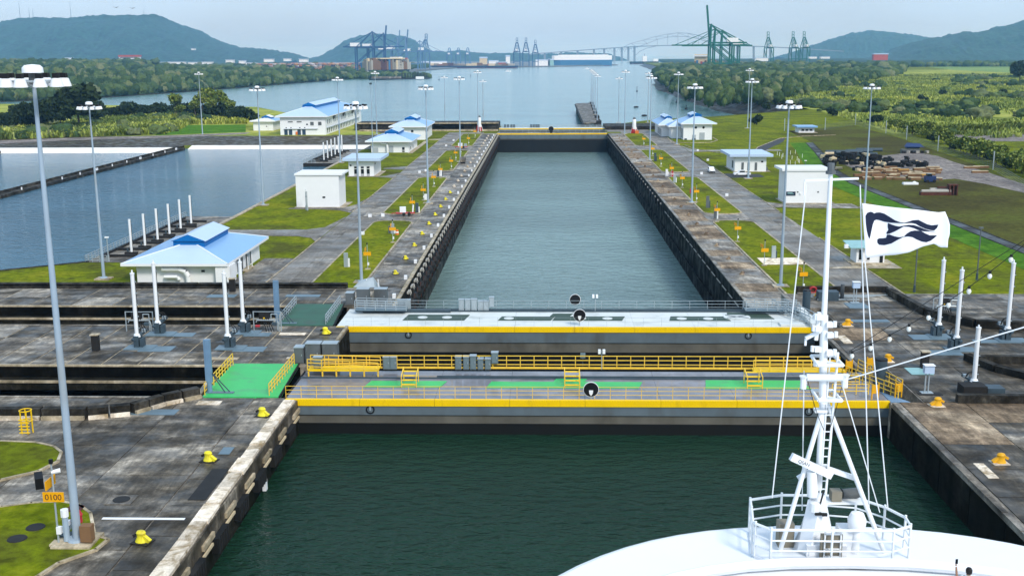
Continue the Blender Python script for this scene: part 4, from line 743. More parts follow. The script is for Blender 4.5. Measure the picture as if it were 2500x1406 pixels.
t = block('guard_house', 'little white guard house with sloping blue roof by the perimeter fence', 121.8, 129.5, 545, 553, ZL, -4.3, (1.2, 1.2, 1.5, 1.5, .7), [('window', (c_, -.03, 1.4), (1.3, .1, .8), None) for c_ in (2, 4, 6)], 'guard house', 'roof_blue')
t = thing('control_booth', 'small white booth with teal roof half hidden behind the flag', 'booth', (54.0, 201, ZL)); MB().span(0, 5.2, 0, 4, 0, 2.9).build('wall', 'white_paint', t); MB().span(-1.2, 6, -1.5, 4.6, 0, .2).build('plinth', 'kerb_concrete', t); MB().add([(-1.4, -.8, 3.0), (6, -.8, 3.0), (6, 4.8, 3.5), (-1.4, 4.8, 3.5), (-1.4, -.8, 3.15), (6, -.8, 3.15), (6, 4.8, 3.65), (-1.4, 4.8, 3.65)], [(0, 3, 2, 1), (4, 5, 6, 7), (0, 1, 5, 4), (1, 2, 6, 5), (2, 3, 7, 6), (3, 0, 4, 7)]).build('roof', 'teal_roof', t)
holes(t, [('window', (.7, -.03, 1.7), (.5, .1, 1.9), None), ('window', (2.2, -.03, 1.7), (.5, .1, 1.9), None), ('door', (4.6, -.03, 1.2), (.6, .1, 2.1), None)]); MB().box((-2.0, 0, 3.3), (.7, .5, .7)).bar((-1.9, 0, 3.0), (-.4, 0, 3.0), .1).build('lamp', 'white_paint', t)
t, W, D, H = hip_house('yard_house', 'two storey white house with bright blue hipped roof and round dark windows', 59.6, 72.6, 502.5, 526, ZL, .2, (1.4, 2.0, 1.5, 2), 3.2, (7, 18), front='roof_pale')
holes(t, [('door', (2.0, -.04, 1.7), (2.4, .12, 3.2), 'door_grey'), ('louvre', (-1.6, -.04, 1.3), (1.6, .12, 2.0), 'door_grey'), ('air_conditioner', (-1.6, -.3, .4), (1.4, .6, .7), 'machine_grey'), ('air_conditioner', (-5.4, -.3, .4), (1.0, .6, .6), 'machine_grey')] + [('louvre', (-6.53, 2+k*3, 2.8), (.1, 1.0, 4.2), 'steel_grey') for k in range(5)])
for q in (-.9, 2.6): MB().cyl((q, -.06, 5.6), (q, .1, 5.6), .55, .55, 14).build('round_window', 'glass_dark', t)
t, W, D, H = hip_house('yard_annex', 'low white annex with twin bright blue roof slopes behind the two storey house', 52.0, 59.4, 524, 556, ZL, -1.7, (1.8, 1.2, 1.5, 1.5), 3.0, (6, 26), mon=1.2)
holes(t, [('louvre', (-3.73, 2+k*3, 1.9), (.1, 1.0, 3), 'steel_grey') for k in range(6)] + [('window', (1.6, -.04, 3.3), (1.6, .1, .3), None), ('door', (2.4, -.04, .6), (2.6, .1, 1.2), 'steel_grey')])
t, W, D, H = hip_house('yard_porch_house', 'small white wing with pale blue hipped roof joining the annex and the two storey house', 55.2, 61.6, 512, 523.6, ZL, -1.6, (1.6, .6, 1.2, .3), 2.2, (5, 9), False)
for x, y, l, m in ((-37.6, 566, 'white and red range beacon on the basin side', 1), (40.6, 545, 'white beacon with red and white lattice base on the yard side', -1)):
    t = thing('range_beacon', l, 'beacon', (x, y, ZL)); MB().lathe((0, 0, 2.2), [(1.1, 0), (.95, 2.4), (.9, 4.6), (.75, 4.8)], 12).build('tower', 'white_paint', t, smooth=True); MB().lathe((0, 0, 7.0), [(.7, 0), (.8, .3), (.5, .9), (.1, 1.0)], 10).build('lantern', 'steel_grey', t)
    MB().lathe((0, 0, 0), [(1.4, 0), (1.2, 2.2)], 10).build('red_base', 'red_paint', t)
    for k in range(5): a = k*1.256; MB().bar((2*math.cos(a), 2*math.sin(a), 0), (1*math.cos(a), 1*math.sin(a), 3.2), .22).build('brace', 'red_paint' if k % 2 else 'white_paint', t)
    if m < 0: MB().box((1.2, -2.4, .8), (1.8, 1.2, 1.6)).build('tank', 'orange_paint', t)
# ================================================================== VALVE CYLINDERS AND MACHINERY
def cylinder_unit(name, label, group, H=8.2, flip=1):
    t = thing(name, label, 'hydraulic cylinder', (0, 0, 0), 0, group)
    MB().box((.4, -.3, .05), (3.2, 1.9, .1)).build('base_plate', 'hatch_blue', t); MB().box((0, .2, .7), (.55, 1.3, 1.3)).box((.55*flip, .1, .55), (.3, 1.0, 1.0)).build('pedestal', 'machine_grey', t)
    MB().bar((-.35*flip, -.5, .9), (.75*flip, .9, 1.75), .5, .25).build('bracket', 'machine_grey', t); MB().box((.65*flip, .5, 1.8), (.42, .4, .34)).build('valve', 'galv', t)
    MB().lathe((0, 0, 1.2), [(.42, 0), (.30, .35)], 10).cyl((0, 0, 1.5), (0, 0, H), .215, .215, 12).build('cylinder', 'mast_white', t, smooth=True); MB().cyl((0, 0, H), (0, 0, H+.18), .25, .25, 10).cyl((0, 0, H+.18), (0, 0, H+.5), .1, .08, 8).build('cap', 'mast_white', t)
    MB().bar((.27, .02, 1.5), (.27, .02, H-.3), .05).build('pipe', 'wire_dark', t); m = MB()
    for k in range(5): m.box((.27, 0, 2.2+k*1.3), (.16, .14, .1))
    m.build('clamp', 'galv', t); q = [(.3*flip+.5*math.cos(a*.5), .1, 1.6+.9*math.sin(a*.5)) for a in range(7)]; MB().tube(q, .045, 5).tube([(x+.2, y+.2, z) for x, y, z in q], .045, 5).build('hose', 'wire_dark', t)
    return t
cu0 = None
for x, y, f, l, gr in ((-49.3, 115, 1, 'in the pair by the pipe rack, close one', 0), (-49.1, 121, 1, 'in the pair by the pipe rack, rear one', 0), (-39.2, 115, 1, 'in the pair behind the blue grey arm, close one', 0), (-39.3, 121.7, 1, 'in the pair behind the blue grey arm, rear one', 0),
        (40.4, 120.7, -1, 'standing at the bend of the angled barrier', 1), (40.3, 115, -1, 'between the angled barrier and the long low wall', 1), (36.6, 100.4, -1, 'alone behind the low wall, short one', 1), (47.4, 119, -1, 'beside the grey pipe frame at the lawn', 1)):
    lab = 'tall white hydraulic cylinder '+l
    if x == -49.3: cu0 = cylinder_unit('hydraulic_cylinder', lab, 'white cylinders on the basin side lock head'); cu0.location = (x, y, 0)
    elif x == 40.4: cu1 = cylinder_unit('hydraulic_cylinder', lab, 'white cylinders on the yard side lock head', 8.6, -1); cu1.location = (x, y, 0)
    else: copy_tree(cu0 if x < 0 else cu1, (x, y, 0), None, lab, None, (1, 1, .7) if 'short' in l else None)
def pipe_rack(x, y, label, rz=0.0):
    t = thing('pipe_rack', label, 'pipe rack', (x, y, 0), rz)
    MB().bar((-1.6, 0, 0), (-1.6, 0, 2.4), .1).bar((1.6, 0, 0), (1.6, 0, 2.4), .1).bar((-1.6, 0, 2.35), (1.6, 0, 2.35), .07).bar((-1.6, 0, 1.5), (1.6, 0, 1.5), .07).build('frame', 'galv', t)
    MB().box((-.35, .1, 1.9), (1.2, .35, .8)).build('panel_box', 'dark_block', t); MB().box((-.35, -.1, 1.6), (.2, .04, .14)).build('warning_plate', 'safety_yellow', t)
    m = MB()
    for k in range(4): m.tube([(-.5+k*.22, -.1, 1.5), (-.3+k*.25, -.1, .8), (-.1+k*.3, -.2, 0)], .05, 5)
    m.build('hose', 'wire_dark', t); MB().tube([(-1.3, -.1, 1.1), (-1.2, -.1, 1.35), (1.2, -.1, 1.35), (1.35, -.1, .9), (1.35, -.1, 0)], .07, 6).tube([(.5, -.15, 1.5), (.5, -.15, 2.1), (1.2, -.15, 2.1), (1.2, -.15, .2)], .06, 6).build('pipe', 'galv', t); MB().box((.9, 0, .9), (.7, .4, .35)).build('manifold', 'machine_grey', t)
    return t
pipe_rack(-51.6, 122.0, 'galvanised pipe rack beside the pair of white cylinders, close to the slot')
pipe_rack(-36.6, 122.2, 'galvanised pipe rack with red valve beside the dull green bridge'); MB().box((-1.1, -.2, .7), (.5, .3, .2)).build('red_valve', 'red_paint', bpy.data.objects['pipe_rack.001'])
pipe_rack(44.6, 130.0, 'galvanised pipe rack in front of the yard side lawn')
for x, y, l, z in ((-46.9, 147-3, 'below the hipped house', 0), (-53.4, 113.6, 'beside the pair of white cylinders', 0), (34.4, 107.6, 'on the yard side deck by the white stay wire', 0)):
    t = thing('concrete_post', 'dark square post with pale cap '+l, 'post', (x, y, z), 0, 'dark square posts'); MB().span(-.36, .36, -.3, .3, 0, 1.75).build('shaft', 'dark_block', t); MB().span(-.46, .46, -.4, .4, 1.75, 1.86).build('cap', 'kerb_concrete', t)
for x, y, l in ((31.8, 99.3, 'in front of the lone white cylinder'), (35.7, 137.5, 'beside the angled barrier')):
    t = thing('post_cabinet', 'pale blue grey control box on a tall post '+l, 'control box', (x, y, 0), 0, 'control boxes on posts'); MB().bar((-.18, 0, 0), (-.18, 0, 2), .12).bar((.14, 0, 0), (.14, 0, 2), .1).build('post', 'galv', t); MB().box((.05, 0, 2.35), (.9, .6, .75)).build('box', 'roof_pale', t); MB().box((.05, -.02, 2.76), (1.0, .75, .06)).build('lid', 'white_paint', t); MB().box((0, 0, .04), (1.1, .7, .1)).build('base_plate', 'galv', t)
t = thing('winch_unit', 'dark machinery block under the lone white cylinder', 'machinery', (36.8, 99.2, 0)); MB().box((-.8, 0, .45), (2.2, 1.6, .9)).build('housing', 'dark_block', t); MB().box((1.2, 0, .35), (1.6, 1.4, .7)).build('motor', 'machine_grey', t)
t = thing('winch_unit', 'dark machinery cluster beside the post box at the angled barrier', 'machinery', (33.6, 139.2, 0)); MB().box((-1, 0, .6), (2.6, 1.4, 1.2)).build('housing', 'machine_grey', t); MB().cyl((.9, 0, 0), (.9, 0, 2.1), .25, .25, 8).build('column', 'steel_grey', t); MB().bar((-2.4, .5, .2), (3, .5, .2), .14).bar((-2.4, -.6, .2), (3, -.6, .2), .14).build('rail', 'galv', t)
for k in range(4): tag(MB().bar((30.6, 141.2-k*.55, .25+.02*k), (41.0-k, 141.2-k*.55, .25+.02*k), .1).build('deck_pipe', 'galv'), 'long pale pipe %s in the bundle along the yard side parapet' % nth(k), 'pipe', 'pipes along the yard side parapet')
t = thing('lifebuoy', 'red lifebuoy hung on the dark parapet above the amber bollard', 'lifebuoy', (31.6, 142.7, .55)); q = [(.42*math.cos(a*.524), 0, .42*math.sin(a*.524)) for a in range(13)]; MB().tube(q, .13, 6).build('ring', 'red_paint', t); MB().box((0, .12, 0), (1.1, .05, 1.1)).build('board', 'rust', t)
t = thing('ladder_cage', 'yellow caged access ladder standing beyond the oval lawn', 'ladder', (-48.6, 87.2, 0)); m = MB()
for a in range(6): m.bar((.5*math.cos(a*1.047), .5*math.sin(a*1.047), 0), (.5*math.cos(a*1.047), .5*math.sin(a*1.047), 2.0), .07)
m.build('cage_bar', 'safety_yellow', t)
for k in range(5): MB().box((0, -.48, .15+k*.28), (.9, .12, .07)).build('rung', 'safety_yellow', t)
q = [(.5*math.cos(a*.524), .5*math.sin(a*.524), 2.0) for a in range(13)]; MB().tube(q, .05, 5).tube([(x, y, 1.1) for x, y, z in q], .05, 5).build('hoop', 'safety_yellow', t)
tag(MB().box((-32.2, 69.75, .02), (5.8, .3, .03)).build('floor_line', 'white_paint'), 'single white line painted across the deck before the tall lamp mast', 'line')
t = thing('manhole', 'round dark manhole in the stained deck near the corner lawn', 'manhole', (-35.0, 73.0, .0)); MB().box((0, 0, .01), (1.9, 1.7, .06)).build('surround', 'bank_deck', t); MB().cyl((0, 0, .03), (0, 0, .06), .62, .62, 16).build('cover', 'dark_block', t)
for x, y, l in ((-37.6, 71.2, 'brown, by the hydrant'), (-39.4, 66.2, 'dark, in the corner lawn'), (-39.0, 68.0, 'second dark, in the corner lawn')): tag(MB().lathe((x, y, .12), [(.65, 0), (.6, .05)], 14).build('ground_cover', 'rust' if 'brown' in l else 'dark_block'), 'round ground cover %s' % l, 'cover', 'ground covers in the corner lawn')
t = thing('hydrant', 'red hydrant with grey valves and a white hose bracket at the lamp mast', 'hydrant', (-35.75, 66.6, .12)); MB().lathe((.25, .3, .9), [(.3, 0), (.28, .5), (.34, .52), (.2, .8)], 10).build('drum', 'red_paint', t); MB().bar((-.4, 0, .4), (.3, .3, 1.5), .2).build('bracket', 'galv', t); MB().box((-.5, -.1, .6), (.35, .3, .4)).box((-.25, -.2, 1.1), (.4, .3, .3)).build('valve', 'white_paint', t); MB().box((-.1, -.1, .2), (1.3, .7, .12)).build('skid', 'machine_grey', t)
# basin valve platforms
def basin_platform(y0, n, label, group, first):
    t = thing('valve_platform', label, 'platform', (-86.5, y0, ZL)); L_ = n*7.6+6
    MB().span(-5.8, 6.3, -9, L_, -3, .02).build('slab', 'bank_deck', t); MB().span(-5.9, 6.4, -9.1, -9, -5, .05).build('front_wall', 'dark_block', t); railing(t, (-5.7, -8.8, 0), (-5.7, L_-.3, 0), 'galv', 1.3, 1.6, 3, .05); railing(t, (-5.7, -8.8, 0), (-1.5, -8.8, 0), 'galv', 1.3, 1.4, 3, .05)
    m = MB()
    for k in range(n+1): m.span(-5, 2.2, k*7.5-3.4, k*7.5-2.9, .02, .5)
    m.span(-5, -4.6, -4, L_-4, .02, .45); m.build('edge_beam', 'dark_block', t)
    for k in range(n):
        c_ = (-86.5, y0+k*7.5, ZL)
        lab = 'white vertical cylinder, %s from the lamp mast on the %s basin platform' % (nth(k), 'close' if first else 'distant')
        if not BC: u = thing('basin_cylinder', lab, 'hydraulic cylinder', c_, 0, group); BC.append(u); MB().lathe((0, 0, 0), [(.42, 0), (.3, .4)], 10).cyl((0, 0, .3), (0, 0, 7.0), .25, .25, 12).build('cylinder', 'mast_white', u, smooth=True); MB().bar((.3, 0, .4), (.3, 0, 6.8), .06).build('pipe', 'wire_dark', u); MB().box((0, -.2, .25), (2.6, .5, .4)).build('cradle', 'dark_block', u); MB().box((-1, .6, .5), (.3, .3, 1)).build('stand', 'machine_grey', u)
        else: copy_tree(BC[0], c_, None, lab, group)
BC = []
basin_platform(211, 6, 'concrete valve platform with white rails reaching into the near basin', 'cylinders on the close basin platform', True)
basin_platform(405, 6, 'second concrete valve platform at the far corner of the basin', 'cylinders on the distant basin platform', False)
# ================================================================== SMALL THINGS ON THE TERRACES
t = thing('light_tower_trailer', 'red and white light tower trailer parked between the basin side strip lawns', 'trailer', (-38.2, 263, ZL+.1), R(8)); MB().box((0, 0, .7), (4.6, 1.3, .25)).build('chassis', 'red_paint', t); MB().box((-.6, 0, 1.5), (1.5, 1.2, 1.3)).build('generator', 'white_paint', t)
for q in (-.4, .9): MB().cyl((q, -.75, .45), (q, .75, .45), .42, .42, 12).build('wheel', 'rubber', t)
MB().bar((1.8, 0, .8), (2.0, 0, 2.6), .3).build('mast', 'white_paint', t); MB().bar((-3.4, 0, .6), (-2.3, 0, .7), .15).build('drawbar', 'red_paint', t)
t = thing('generator_trailer', 'red and white trailer parked on the distant path between strip lawns', 'trailer', (-39.0, 460, ZL+.1), R(-5)); MB().box((0, 0, .6), (5.0, 1.4, .3)).build('chassis', 'red_paint', t); MB().box((-.5, 0, 1.4), (1.7, 1.3, 1.4)).build('generator', 'white_paint', t); MB().box((1.7, 0, 1.3), (1.1, 1.2, 1.1)).build('engine_box', 'galv', t); MB().cyl((.9, -.8, .45), (.9, .8, .45), .42, .42, 10).build('wheel', 'rubber', t)
t = thing('tilted_slab', 'pale tilted concrete block on dark legs beside the third quay mast', 'block', (-33.6, 394, ZL)); MB().box((0, 0, 1.6), (2.0, 3.6, 1.0), rx=R(12)).build('top', 'bank_deck', t); MB().box((0, 0, .5), (1.6, 2.8, 1.0)).build('base', 'dark_block', t)
t = thing('traffic_barrel', 'orange and white traffic barrel on the strip lawn', 'barrel', (-36.4, 234, ZL+.14)); MB().lathe((0, 0, 0), [(.42, 0), (.36, .4)], 10).lathe((0, 0, .7), [(.33, 0), (.28, .4)], 10).build('body', 'orange_paint', t); MB().lathe((0, 0, .4), [(.36, 0), (.33, .3)], 10).build('band', 'white_paint', t)
for i, (x, y, h, m) in enumerate(((-37.6, 235.5, 2.2, 'galv'), (-38.2, 236, 1.6, 'steel_grey'), (-35.9, 268, 2.4, 'machine_grey'), (-36.3, 292, 1.6, 'white_paint'), (-38.5, 351, 1.8, 'machine_grey'), (-37.7, 351.5, 2.2, 'white_paint'), (-41, 197, 2.6, 'galv'), (39.6, 205.6, 2.4, 'galv'), (36.6, 258, 3.0, 'steel_grey'), (37.4, 276, 3.0, 'steel_grey'), (35.6, 332, 2.4, 'galv'), (37.2, 306, 1.2, 'red_paint'), (36.8, 349, 1.8, 'red_paint'), (36.5, 400, 3, 'machine_grey'), (35.2, 350, 2.2, 'white_paint'))):
    side = 'basin' if x < 0 else 'yard'
    t = thing('service_pedestal', '%s %s service pedestal along the %s side strip lawns, %s from the pale gate' % ({'galv': 'galvanised', 'steel_grey': 'dark grey', 'machine_grey': 'blue grey', 'white_paint': 'white', 'red_paint': 'red'}[m], 'tall' if h > 2 else 'low', side, nth(i if x < 0 else i-7)), 'pedestal', (x, y, ZL+.14), 0, 'service pedestals on the %s side' % side)
    MB().box((0, 0, h/2), (.75, .5, h)).build('body', m, t); MB().box((.5, .1, h*.3), (.3, .4, h*.6)).build('side_box', 'machine_grey' if i % 2 else 'white_paint', t)
for i, (x, y) in enumerate(((-44.0, 234), (-43.6, 262), (-46.6, 261), (-45.8, 362), (-44.2, 367), (-46.4, 470), (-45.6, 500), (46.2, 300), (47.2, 356), (58, 443), (56, 402))):
    tag(MB().box((0, 0, .35), (.8, .6, .7)).build('road_marker', 'white_paint', None, loc=None), 'small white block beside the road, %s one along the %s side' % (nth(i if x < 0 else i-7), 'basin' if x < 0 else 'yard'), 'marker', 'white blocks beside the roads').location = (x, y, ZL+.05)
for i, (x, y, h) in enumerate(((-65.0, 274, 5.2), (-64.5, 273, 4.9), (70.5, 186, 9), (66, 300, 5), (-88, 203, 4.6), (80, 353, 4.6), (56.5, 176, 9))):
    l = ('thin white post pair member by the tall white cube, first', 'thin white post pair member by the tall white cube, second', 'grey lamp post on the yard side lawn below the flag', 'short lamp post beside the yard cube', 'short pale post in the basin corner grass', 'short lamp post by the car bay kiosk', 'grey lamp post behind the ship stays')[i]
    t = thing('path_light', l, 'lamp post', (x, y, ZL), 0, 'path lights on the terraces'); MB().cyl((0, 0, 0), (0, 0, h), .13, .1, 8).build('pole', 'galv' if i < 2 or i == 4 else 'steel_grey', t); MB().box((0, 0, h+.1), (.7, .4, .25)).build('head', 'white_paint' if i != 2 else 'steel_grey', t); MB().lathe((0, 0, 0), [(.22, 0), (.2, 1.2)], 8).build('base', 'machine_grey' if i in (2, 6) else 'galv', t)
for i in range(14): tag(MB().bar((0, 0, 0), (0, 0, 1.5), .12).build('bollard_post', 'white_paint'), 'thin white stake, %s in the row on the bright green slope' % nth(i), 'stake', 'white stakes on the green slope').location = (84.5+random.uniform(-4, 6)+i*.4, 385+i*3.5, ZL)
# ---- vehicles
def wheel(parent, x, y, r=.38, w_=.26):
    o = MB().cyl((x, y-w_/2, r), (x, y+w_/2, r), r, r, 14).build('wheel', 'rubber', parent); MB().cyl((x, y-w_/2-.02, r), (x, y+w_/2+.02, r), r*.55, r*.55, 10).build('rim', 'galv', o)
t = thing('pickup_truck', 'white double cab pickup parked beside the yard kiosk', 'pickup', (59.4, 351.0, ZL+.08), R(2)); sp_ = [(-2.7, .5), (-2.65, 1.02), (-1.15, 1.08), (-.95, 1.1), (-.75, 1.72), (.75, 1.75), (1.35, 1.12), (2.45, 1.0), (2.65, .75), (2.65, .45), (2.2, .4), (-2.4, .42)]
sp_ = [(-x, z) for x, z in sp_]
def extr(prof, y0, y1, inset=0.0):
    n = len(prof); m = MB(); vs = [(x, y0, z) for x, z in prof]+[(x, y1, z) for x, z in prof]; m.add(vs, [tuple(range(n)), tuple(range(2*n-1, n-1, -1))]+[(i, n+i, n+(i+1) % n, (i+1) % n) for i in range(n)]); return m
extr([(x*1.0, z) for x, z in sp_[::-1] if z < 1.2], -.9, .9).build('body', 'white_paint', t); extr([(-1.3, 1.1), (-.72, 1.78), (.78, 1.78), (1.0, 1.1)], -.78, .78).build('cab', 'white_paint', t); extr([(-1.12, 1.16), (-.68, 1.68), (.7, 1.68), (.86, 1.16)], -.82, .82).build('window', 'glass_dark', t); MB().span(1.15, 2.5, -.75, .75, .9, 1.12).build('cargo_bed', 'dark_block', t)
for x in (-1.75, 1.65):
    for y in (-.82, .82): wheel(t, x, y)
for y in (-.6, .6): MB().box((-2.68, y, .85), (.06, .35, .2)).build('headlight', 'bulb_white', t); MB().box((2.68, y, .85), (.06, .15, .3)).build('tail_light', 'red_paint', t)
t = thing('suv_car', 'white utility car driving along the yard side road', 'car', (51.2, 361.5, ZL+.08), R(-90))
extr([(-2.3, .4), (-2.3, .95), (-2.1, 1.05), (1.1, 1.08), (2.1, .98), (2.25, .7), (2.25, .4)], -.92, .92).build('body', 'white_paint', t); extr([(-2.1, 1.02), (-1.8, 1.75), (.3, 1.78), (1.1, 1.05)], -.82, .82).build('cab', 'white_paint', t); extr([(-2.15, 1.12), (-1.92, 1.64), (.28, 1.68), (.9, 1.12)], -.85, .85).build('window', 'glass_dark', t)
MB().span(1.05, 1.12, -.7, .7, .99, 1.06).build('wiper', 'black_paint', t); MB().span(2.22, 2.3, -.8, .8, .4, .62).build('bumper', 'black_paint', t)
for x in (-1.4, 1.45):
    for y in (-.85, .85): wheel(t, x, y)
for y in (-.65, .65): MB().box((2.26, y, .82), (.06, .36, .18)).build('headlight', 'bulb_white', t)
# ---- scrap and timber yard
for i in range(64):
    px, py = random.uniform(2095, 2290), random.uniform(418, 441); x, y, z = at(px, py, ZL); row = int((441-py)/4.6)
    m = random.choice(['timber_pale']*6+['timber_brown', 'orange_yellow']); L_ = random.uniform(2.2, 4.6)
    if 'orange' in m and i > 20: m = 'timber_pale'
    o = MB().box((0, 0, .38), (L_, 1.0, .76)).build('timber_beam', 'timber_brown', None); MB().box((0, 0, .80), (L_, 1.02, .1)).build('top_face', m, o)
    tag(o, '%s topped timber beam, %s one laid in the pile along the drain' % ({'timber_pale': 'pale', 'timber_brown': 'brown', 'orange_yellow': 'amber'}[m], nth(i)), 'timber', 'timber beams piled in the scrap yard'); o.location = (x, y, ZL+random.choice((0, 0, .85))); o.rotation_euler.z = random.uniform(-.3, .3)
for i in range(99):
    px, py = (random.uniform(2010, 2265), random.uniform(390, 418)); 
    if py < 400 and px > 2160: px -= 90
    x, y, z = at(px, py, ZL); q = random.random(); L_ = random.uniform(1.5, 3.8)
    me = MB().cyl((-L_/2, 0, .5), (L_/2, 0, .5), .55, .5, 9).box((0, .7, .45), (L_*.7, .5, .9), rz=.3) if q < .5 else MB().box((0, 0, .5), (L_, 1.2, 1.0), rx=.2).box((.3, .2, 1.1), (L_*.6, .6, .5), rz=.5)
    o = tag(me.build('scrap_fender', 'rubber' if i % 7 else 'timber_pale'), 'discarded %s, %s in the black scrap heap' % ('black rubber fender' if i % 7 else 'pale plank', nth(i)), 'scrap', 'scrap heap in the yard'); o.location = (x, y, ZL+random.choice((0, 0, .8, 1.3, 1.9))); o.rotation_euler.z = random.uniform(0, 3)
for i in range(8):
    x, y, z = at(2035+i*14, 384+random.uniform(-2, 3), ZL); o = tag(MB().cyl((-5, 0, .9), (5, 0, .9), .7, .7, 10).build('dredge_pipe', 'machine_grey'), 'long dark pipe, %s in the row behind the black scrap heap' % nth(i), 'pipe', 'dark pipes behind the scrap heap'); o.location = (x, y+i*.9, ZL+(i % 2)*1.1)
for i, (px, py, rz) in enumerate(((2372, 412, 0), (2395, 411, .05), (2392, 423, 0))):
    o = tag(MB().box((0, 0, .35), (5.2, 1.0, .7)).build('timber_beam', 'timber_brown'), 'separate pale topped beam on the gravel, %s of three near the fence' % nth(i), 'timber', 'three beams near the fence'); MB().box((0, 0, .75), (5.2, 1.02, .1)).build('top_face', 'timber_pale', o); o.location = at(px, py, ZL); o.rotation_euler.z = rz
t = thing('steel_frame', 'rusty red steel fender frame with grey tubes lying on the dry grass', 'frame', at(2292, 477, ZL)); MB().box((-1, 0, .5), (8.4, 1.6, .9)).build('bed', 'rust', t); MB().cyl((-5, -.4, 1.2), (3, -.4, 1.2), .45, .45, 10).cyl((-2.4, .5, 1.5), (3, .5, 1.5), .5, .5, 10).build('tube', 'chain_pale', t)
for k in range(3): MB().box((2.6+k*1.0, 0, 1.5), (.3, 1.9, 3.0)).build('upright', 'rust', t)
MB().box((3.6, 0, 2.9), (2.6, 1.7, .3)).box((1.4, 0, 2.2), (4, .4, .4)).build('crossbeam', 'rust', t)
t = thing('loader_machine', 'dark blue machine at the end of the timber pile', 'machine', at(2270, 446, ZL)); MB().box((0, 0, 1.2), (3.0, 2, 1.6)).build('body', 'blue_machine', t); MB().box((-.4, 0, 2.3), (1.4, 1.5, .9)).build('cab', 'glass_dark', t); MB().bar((1.2, 0, 1.5), (2.6, 0, .8), .3).build('arm', 'machine_grey', t)
for q in (-1, 1):
    for r_ in (-.9, .9): MB().cyl((q, r_-.2, .5), (q, r_+.2, .5), .5, .5, 10).build('wheel', 'rubber', t)
o = tag(MB().box((0, 0, .35), (4.4, 1.6, .6)).lathe((1.2, 0, .6), [(.8, 0), (.2, .4)], 8).build('tarp_bundle', 'white_paint'), 'white tarpaulin bundle lying beside the dark blue machine', 'bundle'); o.location = at(2222, 451, ZL)
t = thing('excavator', 'blue covered scrap machine heap at the edge of the gravel', 'machine', at(2228, 374, ZL)); MB().add([(-4, -1.5, 2.6), (4, -1.5, 2.4), (3, 1.5, 3.6), (-2, 1.5, 3.9)], [(0, 1, 2, 3)]).box((0, .5, 2.3), (5, 2, 1.0)).build('cover', 'blue_machine', t); MB().box((-1, 0, .8), (7, 2, 1.5)).build('body', 'steel_grey', t)
for k in range(6): MB().box((-4+k*1.8, -1.6, .5), (1.2, 1.0, 1.0), rz=k).build('scrap_piece', 'chain_pale' if k % 2 else 'dark_block', t)
# ---- perimeter fence
fp = [(118, 560), (140, 566), (166, 604), (163, 540), (160, 500), (153, 440), (146, 368), (131, 305), (118, 240)]
t = thing('perimeter_fence', 'dark mesh perimeter fence with pale posts between the yard and the cane field', 'fence', fp[0]+(ZL,)); pm = MB().bar((0, 0, 0), (0, 0, 6.2), .3).mesh('post', 'galv'); m = MB()
for a, b in zip(fp[:-1], fp[1:]):
    d = math.hypot(b[0]-a[0], b[1]-a[1]); n = max(1, round(d/52))
    for k in range(n): obj('post', pm, t, (a[0]+(b[0]-a[0])*k/n-fp[0][0], a[1]+(b[1]-a[1])*k/n-fp[0][1], 0))
    for z in (.3, .9, 1.5, 2.1, 2.7): m.bar((a[0]-fp[0][0], a[1]-fp[0][1], z), (b[0]-fp[0][0], b[1]-fp[0][1], z), .07)
    for k in range(int(d/2)): f = k*2/d; m.bar((a[0]+(b[0]-a[0])*f-fp[0][0], a[1]+(b[1]-a[1])*f-fp[0][1], 0), (a[0]+(b[0]-a[0])*f-fp[0][0], a[1]+(b[1]-a[1])*f-fp[0][1], 2.8), .05)
m.build('wire_mesh', 'steel_grey', t)
# ================================================================== THE SHIP
SX, SY, SZ = 5.5, 36.5, 14.05                   # foot of the signal mast
t = thing('cruise_ship', 'white rounded bow deck of the cruise ship carrying the signal mast', 'ship', (SX, SY, 0)); ship = t
def bow(f, n=40, k=1.0):                        # half outline of the bow in plan, centred on the mast line
    p = []
    for i in range(n+1):
        a = math.pi*i/n; ex = abs(math.cos(a))**.82*(1 if math.cos(a) > 0 else -1); ey = math.sin(a)**.92
        p.append((.6+14.2*f*ex, -17.2+19.1*f*ey*k))
    return p
rows = [(1.0, 14.0), (1.012, 13.92), (1.016, 13.7), (.985, 12.6), (.93, 9), (.86, 4), (.80, -3.5)]
m = MB(); n = 41
for f, z in rows: m.v += [(x, y, z) for x, y in bow(f)]+[(.6-14.2*f, -37, z), (.6+14.2*f, -37, z)]
for k in range(len(rows)-1):
    N = n+2
    for i in range(N): m.f.append((k*N+i, (k+1)*N+i, (k+1)*N+(i+1) % N, k*N+(i+1) % N))
m.build('hull', 'ship_white', t, smooth=True)
MB().sheet(bow(1.0)+[(.6-14.2, -37), (.6+14.2, -37)], 14.0).build('foredeck', 'ship_white', t)
pts = [(x, y, 14.25) for x, y in bow(.9, 30, .908)]; MB().tube(pts, .2, 8).build('breakwater', 'ship_white', t, smooth=True)
pts = [(x, y, 14.16) for x, y in bow(.84, 30, .93)]; MB().tube(pts, .10, 6).build('waterway_bar', 'mast_white', t, smooth=True)
for i in range(0): a = bow(.9, 30, .908)[4+i*3]; b = bow(.82, 30, .92)[4+i*3]; mbx.bar((a[0], a[1], 14.3), (b[0], b[1], 14.02), .08, .3)
